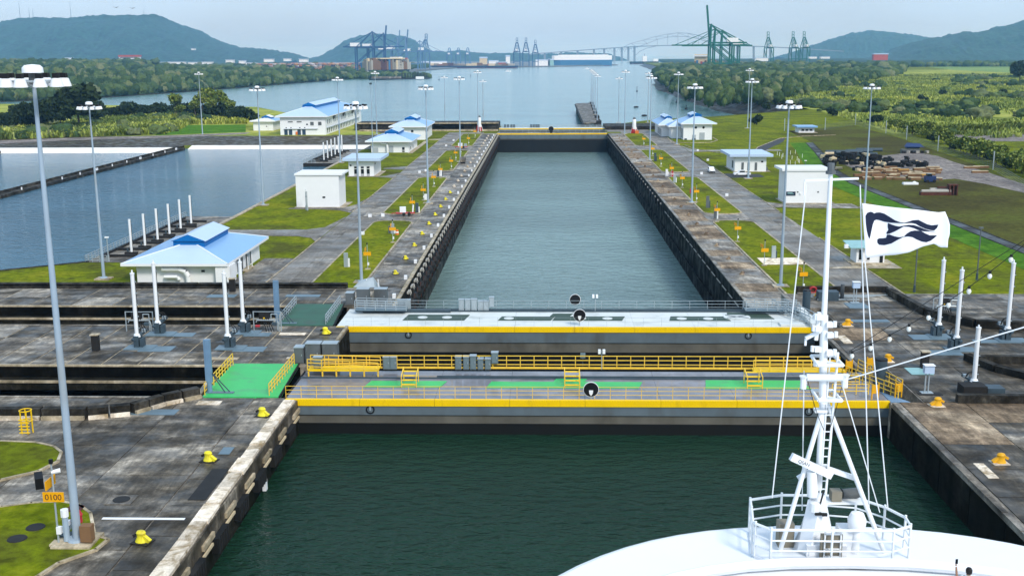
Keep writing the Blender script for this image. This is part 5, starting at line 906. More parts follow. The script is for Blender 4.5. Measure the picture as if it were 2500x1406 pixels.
# mast platform with rails
mt = thing('signal_mast', 'white signal mast with tripod legs, radar bar and railed platform on the ship bow', 'mast', (SX, SY, SZ))
def mp_(px, py, dy=0.0):                        # surveyed point in the mast plane, local to the mast foot
    p = far(px, py, SY+dy); return (p[0]-SX, dy, p[2]-SZ)
ring = [mp_(1838, 1272, -.6)[:2], (-2.35, .5), (-2.25, 1.3), (-1.0, 1.75), (.6, 1.75), (1.7, 1.55), (2.5, .7), (2.95, -.2), (2.9, -.9), (2.2, -1.3), (-2.0, -1.3), (-2.45, -.8)]
MB().prism(ring, -.06, .06).build('platform', 'ship_white', mt)
m = MB(); rr = ring+[ring[0]]
for z in (.42, .8, 1.2): m.tube([(x, y, z+.06) for x, y in rr], .032 if z < 1 else .05, 6)
o = m.build('rail', 'mast_white', mt, smooth=True); pm = MB().cyl((0, 0, 0), (0, 0, 1.3), .045, .045, 6).mesh('post', 'mast_white')
for a, b in zip(rr[:-1], rr[1:]):
    k_ = 2 if math.hypot(b[0]-a[0], b[1]-a[1]) > 2 else 1
    for q in range(k_): obj('post', pm, o, (a[0]+(b[0]-a[0])*q/k_, a[1]+(b[1]-a[1])*q/k_, .06))
tp = mp_(2028, 425); md = mp_(2012, 770); lo = mp_(1998, 1195)
MB().cyl(lo, mp_(2009, 985), .125, .12, 14).cyl(mp_(2009, 985), md, .145, .135, 14).cyl(md, tp, .10, .075, 12).build('mast_pole', 'mast_white', mt, smooth=True)
MB().cyl(tp, (tp[0], 0, tp[2]+.1), .17, .17, 8).cyl((tp[0], 0, tp[2]+.1), (tp[0], 0, tp[2]+.36), .12, .12, 8).build('masthead_light', 'steel_grey', mt)
y1, y2 = mp_(1965, 441), mp_(2096, 436); MB().bar(y1, y2, .07).bar((y1[0], 0, y1[2]), (y1[0], 0, y1[2]-.5), .05).build('yard', 'mast_white', mt)
MB().cyl(mp_(2012, 985), mp_(1902, 1352, -.5), .085, .085, 10).build('tripod_leg', 'mast_white', mt, smooth=True); MB().cyl(mp_(2020, 985), mp_(2160, 1352, -.5), .085, .085, 10).build('tripod_leg', 'mast_white', mt, smooth=True)
MB().bar(mp_(1948, 1168), mp_(2000, 1138), .16).bar(mp_(2004, 1138), mp_(2092, 1168), .16).build('cross_brace', 'mast_white', mt)
# ladder beside the pole
a, b = mp_(2046, 860, -.12), mp_(2016, 1205, -.12); m = MB().bar(a, b, .07).bar((a[0]-.26, a[1], a[2]), (b[0]-.2, b[1], b[2]), .04); o = m.build('ladder', 'mast_white', mt)
for k in range(17): f = (k+.4)/17; p = [a[i]+(b[i]-a[i])*f for i in range(3)]; MB().bar((p[0]-.28, p[1], p[2]), p, .035).build('rung', 'mast_white', o)
for py, w_ in ((882, .52), (967, .48)):         # hoop platforms around the pole
    c_ = mp_(2012, py); m = MB(); q = [(c_[0]-.85*w_+.1, -.5, c_[2]-.0), (c_[0]-.7*w_, .35, c_[2]+.1), (c_[0]+.8*w_, .35, c_[2]+.1), (c_[0]+1.0*w_, -.5, c_[2])]; m.tube(q+[q[0]], .06, 6).tube([q[0], (c_[0], 0, c_[2]), q[3]], .05, 6); m.build('lamp_hoop', 'mast_white', mt, smooth=True)
c_ = mp_(2010, 917); MB().cyl((c_[0]-.62, -.2, c_[2]), (c_[0]+.6, -.2, c_[2]), .13, .13, 12).build('horn_tube', 'mast_white', mt, smooth=True); MB().lathe((c_[0]-.72, -.2, c_[2]-.25), [(.11, -.15), (.11, .2), (.16, .3)], 8).lathe((c_[0]+.7, -.2, c_[2]-.2), [(.11, -.15), (.11, .2), (.16, .3)], 8).build('navigation_light', 'mast_white', mt)
for py, dx in ((772, -.14), (790, .2), (800, -.18), (815, .22), (850, -.2), (858, .2), (885, -.15)): c_ = mp_(2008, py); MB().box((c_[0]+dx, -.12, c_[2]), (.22, .24, .17)).cyl((c_[0]+dx*1.9, -.15, c_[2]-.08), (c_[0]+dx*1.9, -.15, c_[2]+.12), .07, .07, 7).build('lamp_bracket', 'mast_white', mt)
a, b = mp_(2002, 808), mp_(1967, 826); MB().bar(a, b, .16, .1).bar(b, (b[0], b[1], b[2]-.25), .07).bar(mp_(2000, 762), (mp_(1992, 830)), .12).bar(mp_(1985, 770), mp_(2003, 790), .07).build('side_arm', 'mast_white', mt)
a = mp_(2002, 1000); MB().box((a[0], -.05, a[2]), (.42, .3, .1)).build('collar', 'mast_white', mt)
# radar scanner on its pedestal, deck machinery
a, b = mp_(1932, 1114, -.5), mp_(2030, 1160, -.3); o = MB().bar(a, b, .17, .26).build('radar_scanner', 'ship_white', mt)
tx = text('QSAN', .16, 'black_paint', 'lettering', o, (a[0]+.42, -.62, a[2]-.20), (math.pi/2, R(22), 0))
MB().cyl(mp_(1982, 1150, -.3), mp_(1984, 1210, -.3), .17, .2, 12).build('radar_motor', 'mast_white', mt, smooth=True)
a = mp_(1996, 1205); MB().lathe((a[0], -.1, .06), [(1.0, 0), (.72, .6), (.42, 1.6), (.32, 2.0)], 16, .8, .8).build('pedestal', 'ship_white', mt, smooth=True)
m = MB(); m.bar((-.55, -.6, .1), (-.2, -.3, 1.9), .5, .5).box((.05, -.5, .25), (1.4, .8, .5)).box((.85, -.2, .45), (.5, .7, .9)).build('pedestal_housing', 'ship_white', mt)
MB().box((.15, -1.02, .55), (.75, .12, .9)).build('access_recess', 'tan_gear', mt); MB().box((-1.2, .1, .5), (.55, .5, .9)).build('winch_box', 'tan_gear', mt)
m = MB()
for k in range(4): m.bar((-.1, -1.12, .2+k*.28), (.45, -1.12, .2+k*.28), .05)
m.bar((-.1, -1.12, 0), (-.1, -1.12, 1.2), .05).bar((.45, -1.12, 0), (.45, -1.12, 1.2), .05).build('step_frame', 'mast_white', mt)
a = mp_(2040, 1207, .3); MB().box((a[0], .3, a[2]), (.36, .4, .36)).build('equipment_box', 'tan_gear', mt); MB().cyl((a[0]+.25, .4, a[2]), (a[0]+.85, .5, a[2]), .17, .19, 10).build('floodlight', 'steel_grey', mt); MB().box((a[0]+.3, .3, a[2]-.24), (1.3, .5, .08)).build('bracket_shelf', 'mast_white', mt)
MB().lathe((1.15, -.5, .06), [(.16, 0), (.13, .9), (.30, .95), (.33, 1.25), (.22, 1.5), (.05, 1.56)], 14).build('dome_antenna', 'ship_white', mt, smooth=True)
MB().lathe((-.35, -.55, 1.65), [(.2, 0), (.18, .3), (.05, .34)], 10).box((-.15, -.6, 1.75), (.14, .2, .2)).build('winch_motor', 'mast_white', mt); MB().box((-.28, -.72, 1.62), (.22, .1, .1)).box((-.05, -.7, 1.58), (.18, .1, .1)).bar((-.2, -.6, 1.9), (-.1, -.6, 2.4), .05).build('cable_bundle', 'wire_dark', mt)
tag(MB().box((SX+1.0, SY-1.5, 14.06), (.55, .12, .06)).build('deck_plate_mark', 'machine_grey'), 'small dark name plate strip on the white deck before the mast', 'plate')
# stays and halyards
def wire(label, a, b, r, mat, sag=0.0, n=1, name='stay_wire'):
    p = [tuple(a[i]+(b[i]-a[i])*k/n-(sag*4*(k/n)*(1-k/n) if i == 2 else 0) for i in range(3)) for k in range(n+1)]
    return tag(MB().tube(p, r, 5).build(name, mat), label, 'wire')
wire('white halyard from the yard end past the white cube to the platform rail', far(1969, 450, SY), far(1885, 1215, SY-.2), .022, 'mast_white')
wire('thin white halyard hanging beside the ladder to the platform', far(1963, 905, SY+.2), far(1958, 1245, SY+.4), .02, 'mast_white')
wire('white halyard carrying the flag down to the platform rail', far(2100, 452, SY), far(2122, 1250, SY+.3), .022, 'mast_white')
wire('white halyard beside the flag reaching the outer rail', far(2112, 640, SY), far(2168, 1243, SY-.1), .022, 'mast_white')
wire('white stay from the middle hoop to the platform rail', far(2052, 925, SY), far(2148, 1250, SY-.1), .02, 'mast_white')
wire('white stay rope running from the mast out over the yard side deck', far(2065, 927, SY), far(2530, 790, SY-2), .024, 'mast_white')
wire('dark thin cable looping under the lamp hoop', far(1970, 920, SY-.2), far(2012, 1050, SY-.2), .012, 'wire_dark', .15, 6)
wire('dark thin cable looping from the horn tube to the mast', far(2060, 920, SY-.2), far(2024, 1050, SY-.2), .012, 'wire_dark', .2, 6)
# festoon lights
fa, fb = far(2072, 862, SY), far(2545, 560, SY-1.5)
fst = thing('festoon_string', 'dark festoon cable with round white bulbs rising from the mast', 'string lights', fa); N = 14
p = [tuple(fb[i]*0+(fb[i]-fa[i])*k/N-(.42*4*(k/N)*(1-k/N) if i == 2 else 0) for i in range(3)) for k in range(N+1)]
MB().tube(p, .014, 5).build('cable', 'wire_dark', fst); MB().tube([(0, 0, .05), (fb[0]-fa[0], fb[1]-fa[1], fb[2]-fa[2]+.02)], .012, 5).build('cable', 'wire_dark', fst)
bm_ = MB().lathe((0, 0, -.26), [(.03, .02), (.065, .06), (.08, .11), (.065, .16), (.03, .2)], 10).mesh('bulb', 'bulb_white', smooth=True); sm_ = MB().cyl((0, 0, -.06), (0, 0, .03), .045, .045, 7).mesh('bulb_socket', 'wire_dark')
for k in range(10):
    f = .02+k*.104; x = [(fb[i]-fa[i])*f-(.42*4*f*(1-f) if i == 2 else 0) for i in range(3)]; o = obj('bulb', bm_, fst, x); obj('bulb_socket', sm_, o)
# house flag
def fcrop(cx, cy): return (1920+cx*.2134, 380+cy*.2134)
def fy(u): return SY-.1+.16*math.sin(u*8.5+.6)*min(1, u*2.2)
def fpos(cx, cy, off=0.0):
    u = (cx-870)/1000.0; px, py = fcrop(cx, cy); p = far(px, py, fy(max(0, u)) + off); return p
TOPC = [(865, 545), (1110, 580), (1300, 600), (1500, 620), (1650, 640), (1740, 650), (1815, 640)]; BOTC = [(905, 1172), (1090, 1145), (1250, 1135), (1400, 1108), (1560, 1040), (1690, 1008), (1760, 1050), (1845, 1052)]
RIG = [(1815, 640), (1850, 720), (1870, 790), (1868, 905), (1850, 960), (1845, 1052)]
def pl(pts, f):
    d = [0]
    for a, b in zip(pts[:-1], pts[1:]): d.append(d[-1]+math.hypot(b[0]-a[0], b[1]-a[1]))
    f *= d[-1]
    for i in range(len(pts)-1):
        if f <= d[i+1]+1e-9: q = (f-d[i])/(d[i+1]-d[i]); return (pts[i][0]+(pts[i+1][0]-pts[i][0])*q, pts[i][1]+(pts[i+1][1]-pts[i][1])*q)
    return pts[-1]
NU, NV = 40, 16; m = MB(); LEF = [(865, 545), (905, 1172)]
for j in range(NV+1):
    for i in range(NU+1):
        u, v = i/NU, j/NV; a, b, e, g = pl(TOPC, u), pl(BOTC, u), pl(LEF, v), pl(RIG, v)
        q = [(1-v)*a[k]+v*b[k]+(1-u)*e[k]+u*g[k]-((1-u)*(1-v)*TOPC[0][k]+u*(1-v)*TOPC[-1][k]+(1-u)*v*BOTC[0][k]+u*v*BOTC[-1][k]) for k in (0, 1)]
        m.v.append(fpos(q[0], q[1]))
m.f = [(j*(NU+1)+i, (j+1)*(NU+1)+i, (j+1)*(NU+1)+i+1, j*(NU+1)+i+1) for j in range(NV) for i in range(NU)]
f0_ = fpos(870, 560); fl = thing('house_flag', 'white shipping flag with navy flowing hair emblem streaming from the mast yard', 'flag', f0_)
o = m.build('cloth', 'flag_cloth', fl, smooth=True, w=True); sm = o.modifiers.new('thickness', 'SOLIDIFY'); sm.thickness = .008; sm.offset = 0
EMB = [[(905, 690), (925, 655), (960, 643), (985, 648), (1003, 663), (1030, 652), (1070, 650), (1120, 665), (1170, 695), (1240, 740), (1300, 763), (1350, 768), (1400, 755), (1450, 739), (1510, 735), (1560, 760), (1610, 785), (1660, 797), (1740, 790), (1722, 830), (1690, 858), (1650, 854), (1590, 838), (1530, 812), (1480, 782), (1430, 772), (1350, 775), (1290, 773), (1200, 768), (1120, 757), (1060, 738), (1028, 733), (1005, 745), (988, 790), (975, 850), (962, 915), (950, 955), (935, 920), (920, 860), (910, 780)],
       [(1160, 770), (1200, 788), (1250, 805), (1290, 812), (1350, 801), (1400, 793), (1460, 795), (1520, 815), (1580, 840), (1640, 860), (1720, 874), (1650, 870), (1580, 868), (1520, 858), (1460, 832), (1400, 815), (1340, 813), (1300, 835), (1240, 868), (1180, 893), (1150, 897), (1143, 882), (1166, 850), (1158, 815)],
       [(1150, 905), (1180, 903), (1230, 922), (1290, 935), (1345, 925), (1380, 890), (1420, 866), (1470, 856), (1540, 862), (1590, 890), (1640, 912), (1725, 912), (1690, 945), (1650, 975), (1600, 993), (1550, 985), (1490, 960), (1440, 933), (1390, 926), (1340, 930), (1280, 960), (1200, 1005), (1120, 1025), (1060, 1020), (1040, 995), (1040, 960), (1060, 947), (1110, 945), (1140, 940)]]
for e in EMB:
    b = bmesh.new(); b.faces.new([b.verts.new((x, y, 0)) for x, y in e])
    b.normal_update(); bmesh.ops.triangulate(b, faces=b.faces[:])
    for k in range(1, 45): bmesh.ops.bisect_plane(b, geom=b.verts[:]+b.edges[:]+b.faces[:], plane_co=(860+k*22, 0, 0), plane_no=(1, 0, 0))
    m = MB(); m.v = [fpos(v.co.x, v.co.y, -.014) for v in b.verts]; b.verts.index_update(); m.f = [tuple(v.index for v in f.verts) for f in b.faces]; b.free()
    m.build('emblem', 'navy', o, w=True)
# crew member holding up a phone on the foredeck, cut by the lower edge of the picture
def skin_body(name, V, E, Rr, mat, parent):
    me = bpy.data.meshes.new(name); me.from_pydata(V, E, []); o = bpy.data.objects.new(name, me); COL.objects.link(o); o.modifiers.new('s', 'SKIN'); 
    for i, r in enumerate(Rr): d = me.skin_vertices[0].data[i]; d.radius = (r, r) if isinstance(r, float) else r; d.use_root = (i == 0)
    sb = o.modifiers.new('b', 'SUBSURF'); sb.levels = sb.render_levels = 2; me.materials.append(MATS[mat]); o.parent = parent; return o
px_ = far(2366, 1392, 33.0); pz = px_[2]-1.66
pr_ = thing('person', 'person in a white shirt with dark hair holding a black phone above the white deck', 'person', (px_[0], 33.0, pz), R(8))
V = [(0, 0, .95), (0, 0, 1.15), (0, .0, 1.38), (0, .01, 1.48), (0, .02, 1.56), (0, .02, 1.66), (.19, 0, 1.40), (.27, .06, 1.16), (.24, .26, 1.08), (-.19, 0, 1.40), (-.30, .16, 1.30), (-.27, .30, 1.58), (-.265, .33, 1.66), (.1, 0, .9), (.11, .02, .48), (.11, -.02, .08), (.12, .14, .04), (-.1, 0, .9), (-.11, .02, .48), (-.11, -.02, .08), (-.12, .14, .04), (.24, .34, 1.08)]
E_ = [(0, 1), (1, 2), (2, 3), (3, 4), (4, 5), (2, 6), (6, 7), (7, 8), (8, 21), (2, 9), (9, 10), (10, 11), (11, 12), (0, 13), (13, 14), (14, 15), (15, 16), (0, 17), (17, 18), (18, 19), (19, 20)]
body = skin_body('body', V, E_, [(.16, .11), (.15, .11), (.17, .11), .06, .075, .085, .055, .045, .035, .055, .045, .035, .03, .085, .06, .045, .04, .085, .06, .045, .04, .03], 'skin', pr_)
MB().lathe((0, .0, .92), [(.175, 0), (.165, .25), (.20, .42), (.15, .53), (.075, .58)], 16, 1.05, .72).build('shirt', 'white_paint', pr_, smooth=True)
for s_, e0, e1 in ((1, (.19, 0, 1.42), (.27, .06, 1.17)), (-1, (-.19, 0, 1.42), (-.29, .14, 1.31))): MB().cyl(e0, e1, .085, .07, 10).build('sleeve', 'white_paint', pr_, smooth=True)
MB().lathe((0, 0, .08), [(.07, 0), (.1, .84)], 10).build('trousers', 'navy', pr_) if False else None
for s_ in (1, -1): MB().cyl((s_*.105, 0, .93), (s_*.11, 0, .1), .105, .075, 10).build('trouser_leg', 'navy', pr_, smooth=True)
MB().lathe((0, .0, 1.60), [(.09, -.04), (.108, .03), (.105, .1), (.07, .155), (.02, .175)], 14, .95, 1.05).build('hair', 'hair_dark', pr_, smooth=True)
MB().lathe((0, .085, 1.64), [(.014, -.03), (.022, -.012), (.012, .012)], 6).build('nose', 'skin', pr_)
for s_ in (1, -1): MB().lathe((s_*.088, .02, 1.63), [(.012, -.03), (.022, 0), (.012, .03)], 6, .6, 1).build('ear', 'skin', pr_)
for k in range(5):
    a = (-.29+k*.014, .335, 1.68); MB().cyl(a, (a[0], a[1]+.03, a[2]+.05-(.02 if k in (0, 4) else 0)), .0085, .007, 6).build('finger', 'skin', pr_)
ph = thing('mobile_phone', 'black phone held up by the person in the white shirt', 'phone', (px_[0]-.27, 33.38, pz+1.79), R(8)); MB().box((0, 0, 0), (.085, .015, .17)).build('phone_case', 'black_paint', ph); MB().box((0, -.009, 0), (.07, .004, .15)).build('screen', 'glass_dark', ph)
# ================================================================== VEGETATION
def ico(sub):
    b = bmesh.new(); bmesh.ops.create_icosphere(b, subdivisions=sub, radius=1); v = np.array([x.co[:] for x in b.verts]); f = np.array([[q.index for q in x.verts] for x in b.faces]); b.free(); return v, f
ICO = {2: ico(2), 3: ico(3)}
def np_mesh(name, V, F, mat):
    me = bpy.data.meshes.new(name); k = F.shape[1]; me.vertices.add(len(V)); me.vertices.foreach_set('co', V.astype(np.float32).ravel()); me.loops.add(F.size); me.loops.foreach_set('vertex_index', F.astype(np.int32).ravel())
    me.polygons.add(len(F)); me.polygons.foreach_set('loop_start', np.arange(0, F.size, k, dtype=np.int32)); me.polygons.foreach_set('loop_total', np.full(len(F), k, dtype=np.int32)); me.update(calc_edges=True); me.materials.append(MATS[mat]); return me
def crowns(name, C, Rr, H, sub, mat, jag=.3):
    """bumpy tree crowns joined into one mass: C centres (n,3), Rr radii, H heights"""
    v, f = ICO[sub]; n, k = len(C), len(v)
    jit = 1+RNG.uniform(-jag, jag, (n, k, 1)); low = RNG.normal(0, .22, (n, 1, 3))
    V = v[None]*jit*(1+(v[None]*low).sum(2, keepdims=True)); V = V*np.stack([Rr, Rr, H], 1)[:, None, :]+C[:, None, :]
    F = (f[None]+(np.arange(n)*k)[:, None, None]).reshape(-1, 3); o = bpy.data.objects.new(name, np_mesh(name, V.reshape(-1, 3), F, mat)); COL.objects.link(o); return o
def inpoly(poly, x, y):
    r = np.zeros(len(x), bool); n = len(poly)
    for i in range(n):
        (x0, y0), (x1, y1) = poly[i], poly[(i+1) % n]; c_ = (y0 > y) != (y1 > y); r ^= c_ & (x < (x1-x0)*(y-y0)/((y1-y0) or 1e-9)+x0)
    return r
def scatter(poly, n, bias=1.0):
    P_ = np.array(poly); x0, y0 = P_.min(0); x1, y1 = P_.max(0); X, Y = [], []
    while sum(map(len, X)) < n:
        y = y0+(y1-y0)*RNG.random(n*3)**bias; x = RNG.uniform(x0, x1, n*3); k = inpoly(poly, x, y); X.append(x[k]); Y.append(y[k])
    return np.concatenate(X)[:n], np.concatenate(Y)[:n]
stuff = lambda o: tag(o, kind='stuff')
# opposite bank: ground that rises inland, mangrove forest on it
LS = [(-760, 1120), (-609, 1205), (-543, 1320), (-500, 1560), (-470, 1843), (-421, 2297), (-330, 2420), (-400, 2900), (-470, 3300)]
gl = MB(); N = len(LS)
for dx, dz in ((0, -17.3), (-14, -15.2), (-240, -8), (-700, 8), (-2600, 14)): gl.v += [(x+dx*(1 if x > -700 else .5), y+(8 if dx else 0), -17+(dz+17)*min(1, (y-700)/900)) for x, y in LS]
gl.f = [(k*N+i, k*N+i+1, (k+1)*N+i+1, (k+1)*N+i) for k in range(4) for i in range(N-1)]
struct('opposite_bank', gl, 'forest_floor')
struct('tidal_flat', MB().add([(x+a, y+b, z) for a, b, z in ((5, 0, -17.1), (-16, 8, -15.8)) for x, y in LS], [(i, i+1, N+i+1, N+i) for i in range(N-1)]), 'mud')
fpoly = [(x-8, y+8) for x, y in LS]+[(-1900, 3300), (-900, 1250)]
def bankz(x, y, sx): return np.clip(-15.2+np.clip((sx-x)/700, 0, 1)*23*np.clip((y-700)/900, 0, 1), -15.5, 12)
x, y = scatter(fpoly, 5600, 1.0); k = ~((y > 2420)&(x > -1150)); x, y = x[k], y[k]; ys = np.array([p_[1] for p_ in LS]); xs = np.array([p_[0] for p_ in LS]); sx = np.interp(y, ys, xs)
z = bankz(x, y, sx); r = RNG.uniform(6, 11, len(x))*(1+.25*(y > 2200)); h = RNG.uniform(5.5, 10, len(x)); near = y < 1900
stuff(crowns('mangrove_forest', np.stack([x, y, z+h*.8], 1)[near], r[near]*.75, h[near], 3, 'mangrove'))
stuff(crowns('mangrove_forest', np.stack([x, y, z+h*.8], 1)[~near], r[~near], h[~near], 2, 'mangrove'))
x = np.interp(np.linspace(1120, 2420, 420), ys, xs); y = np.linspace(1120, 2420, 420); rr_ = RNG.uniform(3.5, 7, 420)
stuff(crowns('shore_mangroves', np.stack([x-9+RNG.uniform(-8, 3, 420), y+12, -15+rr_*.6], 1), rr_, rr_*.95, 3, 'mangrove'))
# yard side mangroves behind the mud shore
mp_poly = [at(*p_, ZL)[:2] for p_ in ((1602, 196), (1640, 226), (1700, 248), (1780, 262), (1900, 250), (2000, 226), (2110, 205), (2190, 186), (2215, 163))]+[(1500, 3000), (520, 3300), (330, 3050)]
x, y = scatter(mp_poly, 5000, 1.1); r = 2.6+6.2*RNG.random(len(x))**1.4; h = 2.4+r*RNG.uniform(.5, .85, len(x)); near = y < 1700
stuff(crowns('yard_side_mangroves', np.stack([x, y, ZL+h*.65], 1)[near], r[near]*.62, h[near]*.72, 3, 'mangrove'))
stuff(crowns('yard_side_mangroves', np.stack([x, y, ZL+h*.8], 1)[~near], r[~near]*1.3, h[~near], 2, 'mangrove'))
yy = np.linspace(940, 2000, 300); xx = np.interp(yy, [p_[1] for p_ in inner], [p_[0] for p_ in inner]); rr_ = RNG.uniform(3, 6, 300)
k = (RNG.random(300) < .85)&(yy > 1050); stuff(crowns('shore_mangroves', np.stack([xx+RNG.uniform(-9, 8, 300), yy, -9.5+rr_*.6], 1)[k], rr_[k], rr_[k], 3, 'mangrove'))
# reed and cane tufts
def tufts(name, x, y, z, s, blades, mat):
    n = len(x); a = RNG.uniform(0, 6.283, (n, blades)); lean = RNG.uniform(.1, .75, (n, blades)); hh = s[:, None]*RNG.uniform(.55, 1.1, (n, blades)); wd = s[:, None]*RNG.uniform(.10, .26, (n, blades))
    ox = RNG.normal(0, .35, (n, blades))*s[:, None]; oy = RNG.normal(0, .35, (n, blades))*s[:, None]
    bx, by = x[:, None]+ox, y[:, None]+oy; dx, dy = np.cos(a), np.sin(a); Z = np.broadcast_to(z[:, None], bx.shape)
    p0 = np.stack([bx-dy*wd, by+dx*wd, Z-.2], 2); p1 = np.stack([bx+dy*wd, by-dx*wd, Z-.2], 2); p2 = np.stack([bx+dx*hh*lean+dy*wd*.7, by+dy*hh*lean-dx*wd*.7, Z+hh*.85], 2); p3 = np.stack([bx+dx*hh*lean*1.3, by+dy*hh*lean*1.3, Z+hh], 2)
    V = np.stack([p0, p1, p2, p3], 2).reshape(-1, 3); q = np.arange(n*blades)*4; F = np.concatenate([np.stack([q, q+1, q+2], 1), np.stack([q, q+2, q+3], 1)])
    o = bpy.data.objects.new(name, np_mesh(name, V, F, mat)); COL.objects.link(o); return stuff(o)
rp = [(170, 545), (205, 505), (245, 478), (420, 478), (700, 1450), (860, 1900), (500, 1900), (300, 1250), (190, 1000), (186, 820), (178, 690)]
x, y = scatter(rp, 26000, 1.2); cl_ = np.array([noise.noise((a*.012, b*.006, 1.7)) for a, b in zip(x, y)]); k = cl_ > -.2
tufts('cane_reeds', x[k], y[k], np.full(k.sum(), ZL), np.interp(y[k], [480, 1900], [2.0, 3.6])*RNG.uniform(.6, 1.3, k.sum()), 8, 'reed_leaf')
x, y = scatter(rp, 1500, 1.15); cl_ = np.array([noise.noise((a*.012, b*.006, 1.7)) for a, b in zip(x, y)]); k = (cl_ < -.2)|(RNG.random(len(x)) < .06); rr_ = RNG.uniform(1.2, 4.8, len(x))
stuff(crowns('field_scrub', np.stack([x, y, ZL+rr_*.4], 1)[k], rr_[k]*1.3, rr_[k]*.85, 3, 'mangrove', .42))
e = np.array([at(px, py, ZL)[:2] for px, py in zip(np.linspace(2280, 2520, 420), np.interp(np.linspace(2280, 2520, 420), [2280, 2360, 2520], [328, 324, 318]))]); tufts('cane_reeds', e[:, 0]+RNG.normal(0, 1, 420), e[:, 1]+RNG.uniform(0, 5, 420), np.full(420, ZL), RNG.uniform(3.2, 4.6, 420), 9, 'reed_leaf')
bp = [(-78, 622), (-200, 560), (-330, 545), (-620, 560), (-900, 700), (-640, 930), (-480, 850), (-330, 800), (-228, 770), (-150, 660)]
bp = [at(*p_, ZL)[:2] for p_ in ((-60, 343), (150, 336), (400, 328), (470, 304), (600, 303), (600, 287), (470, 281), (380, 272), (250, 284), (100, 300), (-60, 308))]
x, y = scatter(bp, 6500, 1.0); tufts('bank_reeds', x, y, np.full(len(x), ZL), RNG.uniform(1.8, 3.8, len(x)), 9, 'reed_leaf')
x, y = scatter(bp, 120, 1.0); rr_ = RNG.uniform(1.4, 3.4, len(x)); stuff(crowns('bank_scrub', np.stack([x, y, ZL+rr_*.5], 1), rr_*1.3, rr_*.9, 3, 'mangrove', .42))
# ---- single trees
def tree_parts(seed, H, cr, ch, leaf, nl, leafsize, lobes, mat='trunk_bark', tall=.45):
    rg = np.random.default_rng(seed); m = MB(); bend = rg.normal(0, .05, 2)*H; t0 = (0, 0, -.3); t1 = (bend[0], bend[1], H*tall)
    m.cyl(t0, t1, H*.028, H*.018, 8); L_ = []
    for k in range(lobes):
        a = k*2.4+rg.uniform(0, 1); d = cr*rg.uniform(.2, .62); zc = H-ch*rg.uniform(.3, .75); c_ = (t1[0]+d*math.cos(a), t1[1]+d*math.sin(a), zc); L_.append((c_, cr*rg.uniform(.38, .6), ch*rg.uniform(.22, .4))); m.cyl(t1, (c_[0]*.9, c_[1]*.9, zc), H*.013, H*.004, 6)
    pts = []
    for k in range(nl):
        c_, r_, h_ = L_[k % lobes]; d = rg.normal(0, 1, 3); d /= np.linalg.norm(d); q = rg.uniform(.62, 1.08); pts.append((c_[0]+d[0]*r_*q, c_[1]+d[1]*r_*q, c_[2]+d[2]*h_*q))
    P_ = np.array(pts); A = rg.normal(0, 1, (nl, 3)); A /= np.linalg.norm(A, axis=1)[:, None]; B = np.cross(A, rg.normal(0, 1, (nl, 3))); B /= np.linalg.norm(B, axis=1)[:, None]; s = leafsize*rg.uniform(.6, 1.3, (nl, 1))
    V = np.stack([P_-A*s-B*s*.6, P_+A*s-B*s*.6, P_+A*s*.7+B*s*.7, P_-A*s*.7+B*s*.6+np.cross(A, B)*s*.4], 1).reshape(-1, 3); q = np.arange(nl)*4
    return m.mesh('trunk', mat), np_mesh('crown', V, np.stack([q, q+1, q+2, q+3], 1), leaf)
TP = {'dark': tree_parts(1, 17, 8.5, 11, 'dark_leaf', 1500, 1.0, 9), 'bushy': tree_parts(2, 7, 4.2, 5.6, 'bush_leaf', 650, .55, 7, tall=.3), 'shrub': tree_parts(3, 5, 3.6, 4.2, 'dark_leaf', 520, .55, 7, tall=.25), 'feather': tree_parts(4, 14, 4.5, 6, 'bush_leaf', 520, .6, 7, tall=.62)}
def tree(kind, name, loc, s, label, group, rz=None):
    t = thing(name, label, 'tree' if kind in ('dark', 'feather') else 'shrub', loc, random.uniform(0, 6) if rz is None else rz, group); t.scale = (s, s, s*random.uniform(.9, 1.1)); obj('trunk', TP[kind][0], t); obj('crown', TP[kind][1], t); return t
a = at(197, 318, ZL)
tree('dark', 'broadleaf_tree', (a[0], a[1], ZL), 1.5, 'big dark dense tree standing above the reeds behind the near lamp mast', None)
for k, (px, py, s) in enumerate(((60, 316, .75), (105, 318, .85), (150, 322, .95), (235, 306, .8), (20, 322, .55))): a = at(px, py, ZL); tree('dark', 'broadleaf_tree', (a[0], a[1], ZL), s, 'dark tree crowding round the big dense tree, %s by size' % nth(k), 'dark trees round the big tree')
for k in range(34):
    px = 262+k*10.6; py = np.interp(px, [262, 420, 620], [291, 283, 300])+random.uniform(-3, 3); a = at(px, py, ZL); tree('shrub', 'shore_tree', (a[0], a[1], ZL), random.uniform(1.2, 2.0), 'low dark shore tree beyond the bank reeds, %s from the big dense tree' % nth(k), 'dark shore trees beyond the reeds')
for k in range(13):
    a = at(-12+k*9, 316+random.uniform(-3, 3), ZL); tree('shrub', 'shore_tree', (a[0], a[1], ZL), random.uniform(1.2, 1.9), 'low dark shore tree, %s on the near side of the big dense tree' % nth(k), 'dark shore trees by the big tree')
for k, (px, py, s) in enumerate(((430, 292, 1.2), (440, 296, .8), (478, 294, 1.0), (497, 290, 1.15), (512, 288, 1.3), (527, 288, 1.3), (540, 288, 1.2), (552, 292, 1.0), (566, 294, .9), (520, 294, 1.0))): a = at(px, py, ZL); tree('feather', 'feathery_tree', (a[0], a[1], ZL), s, 'feathery tall trunked tree in the clump beyond the bank lawn, %s along' % nth(k), 'feathery trees beyond the bank lawn')
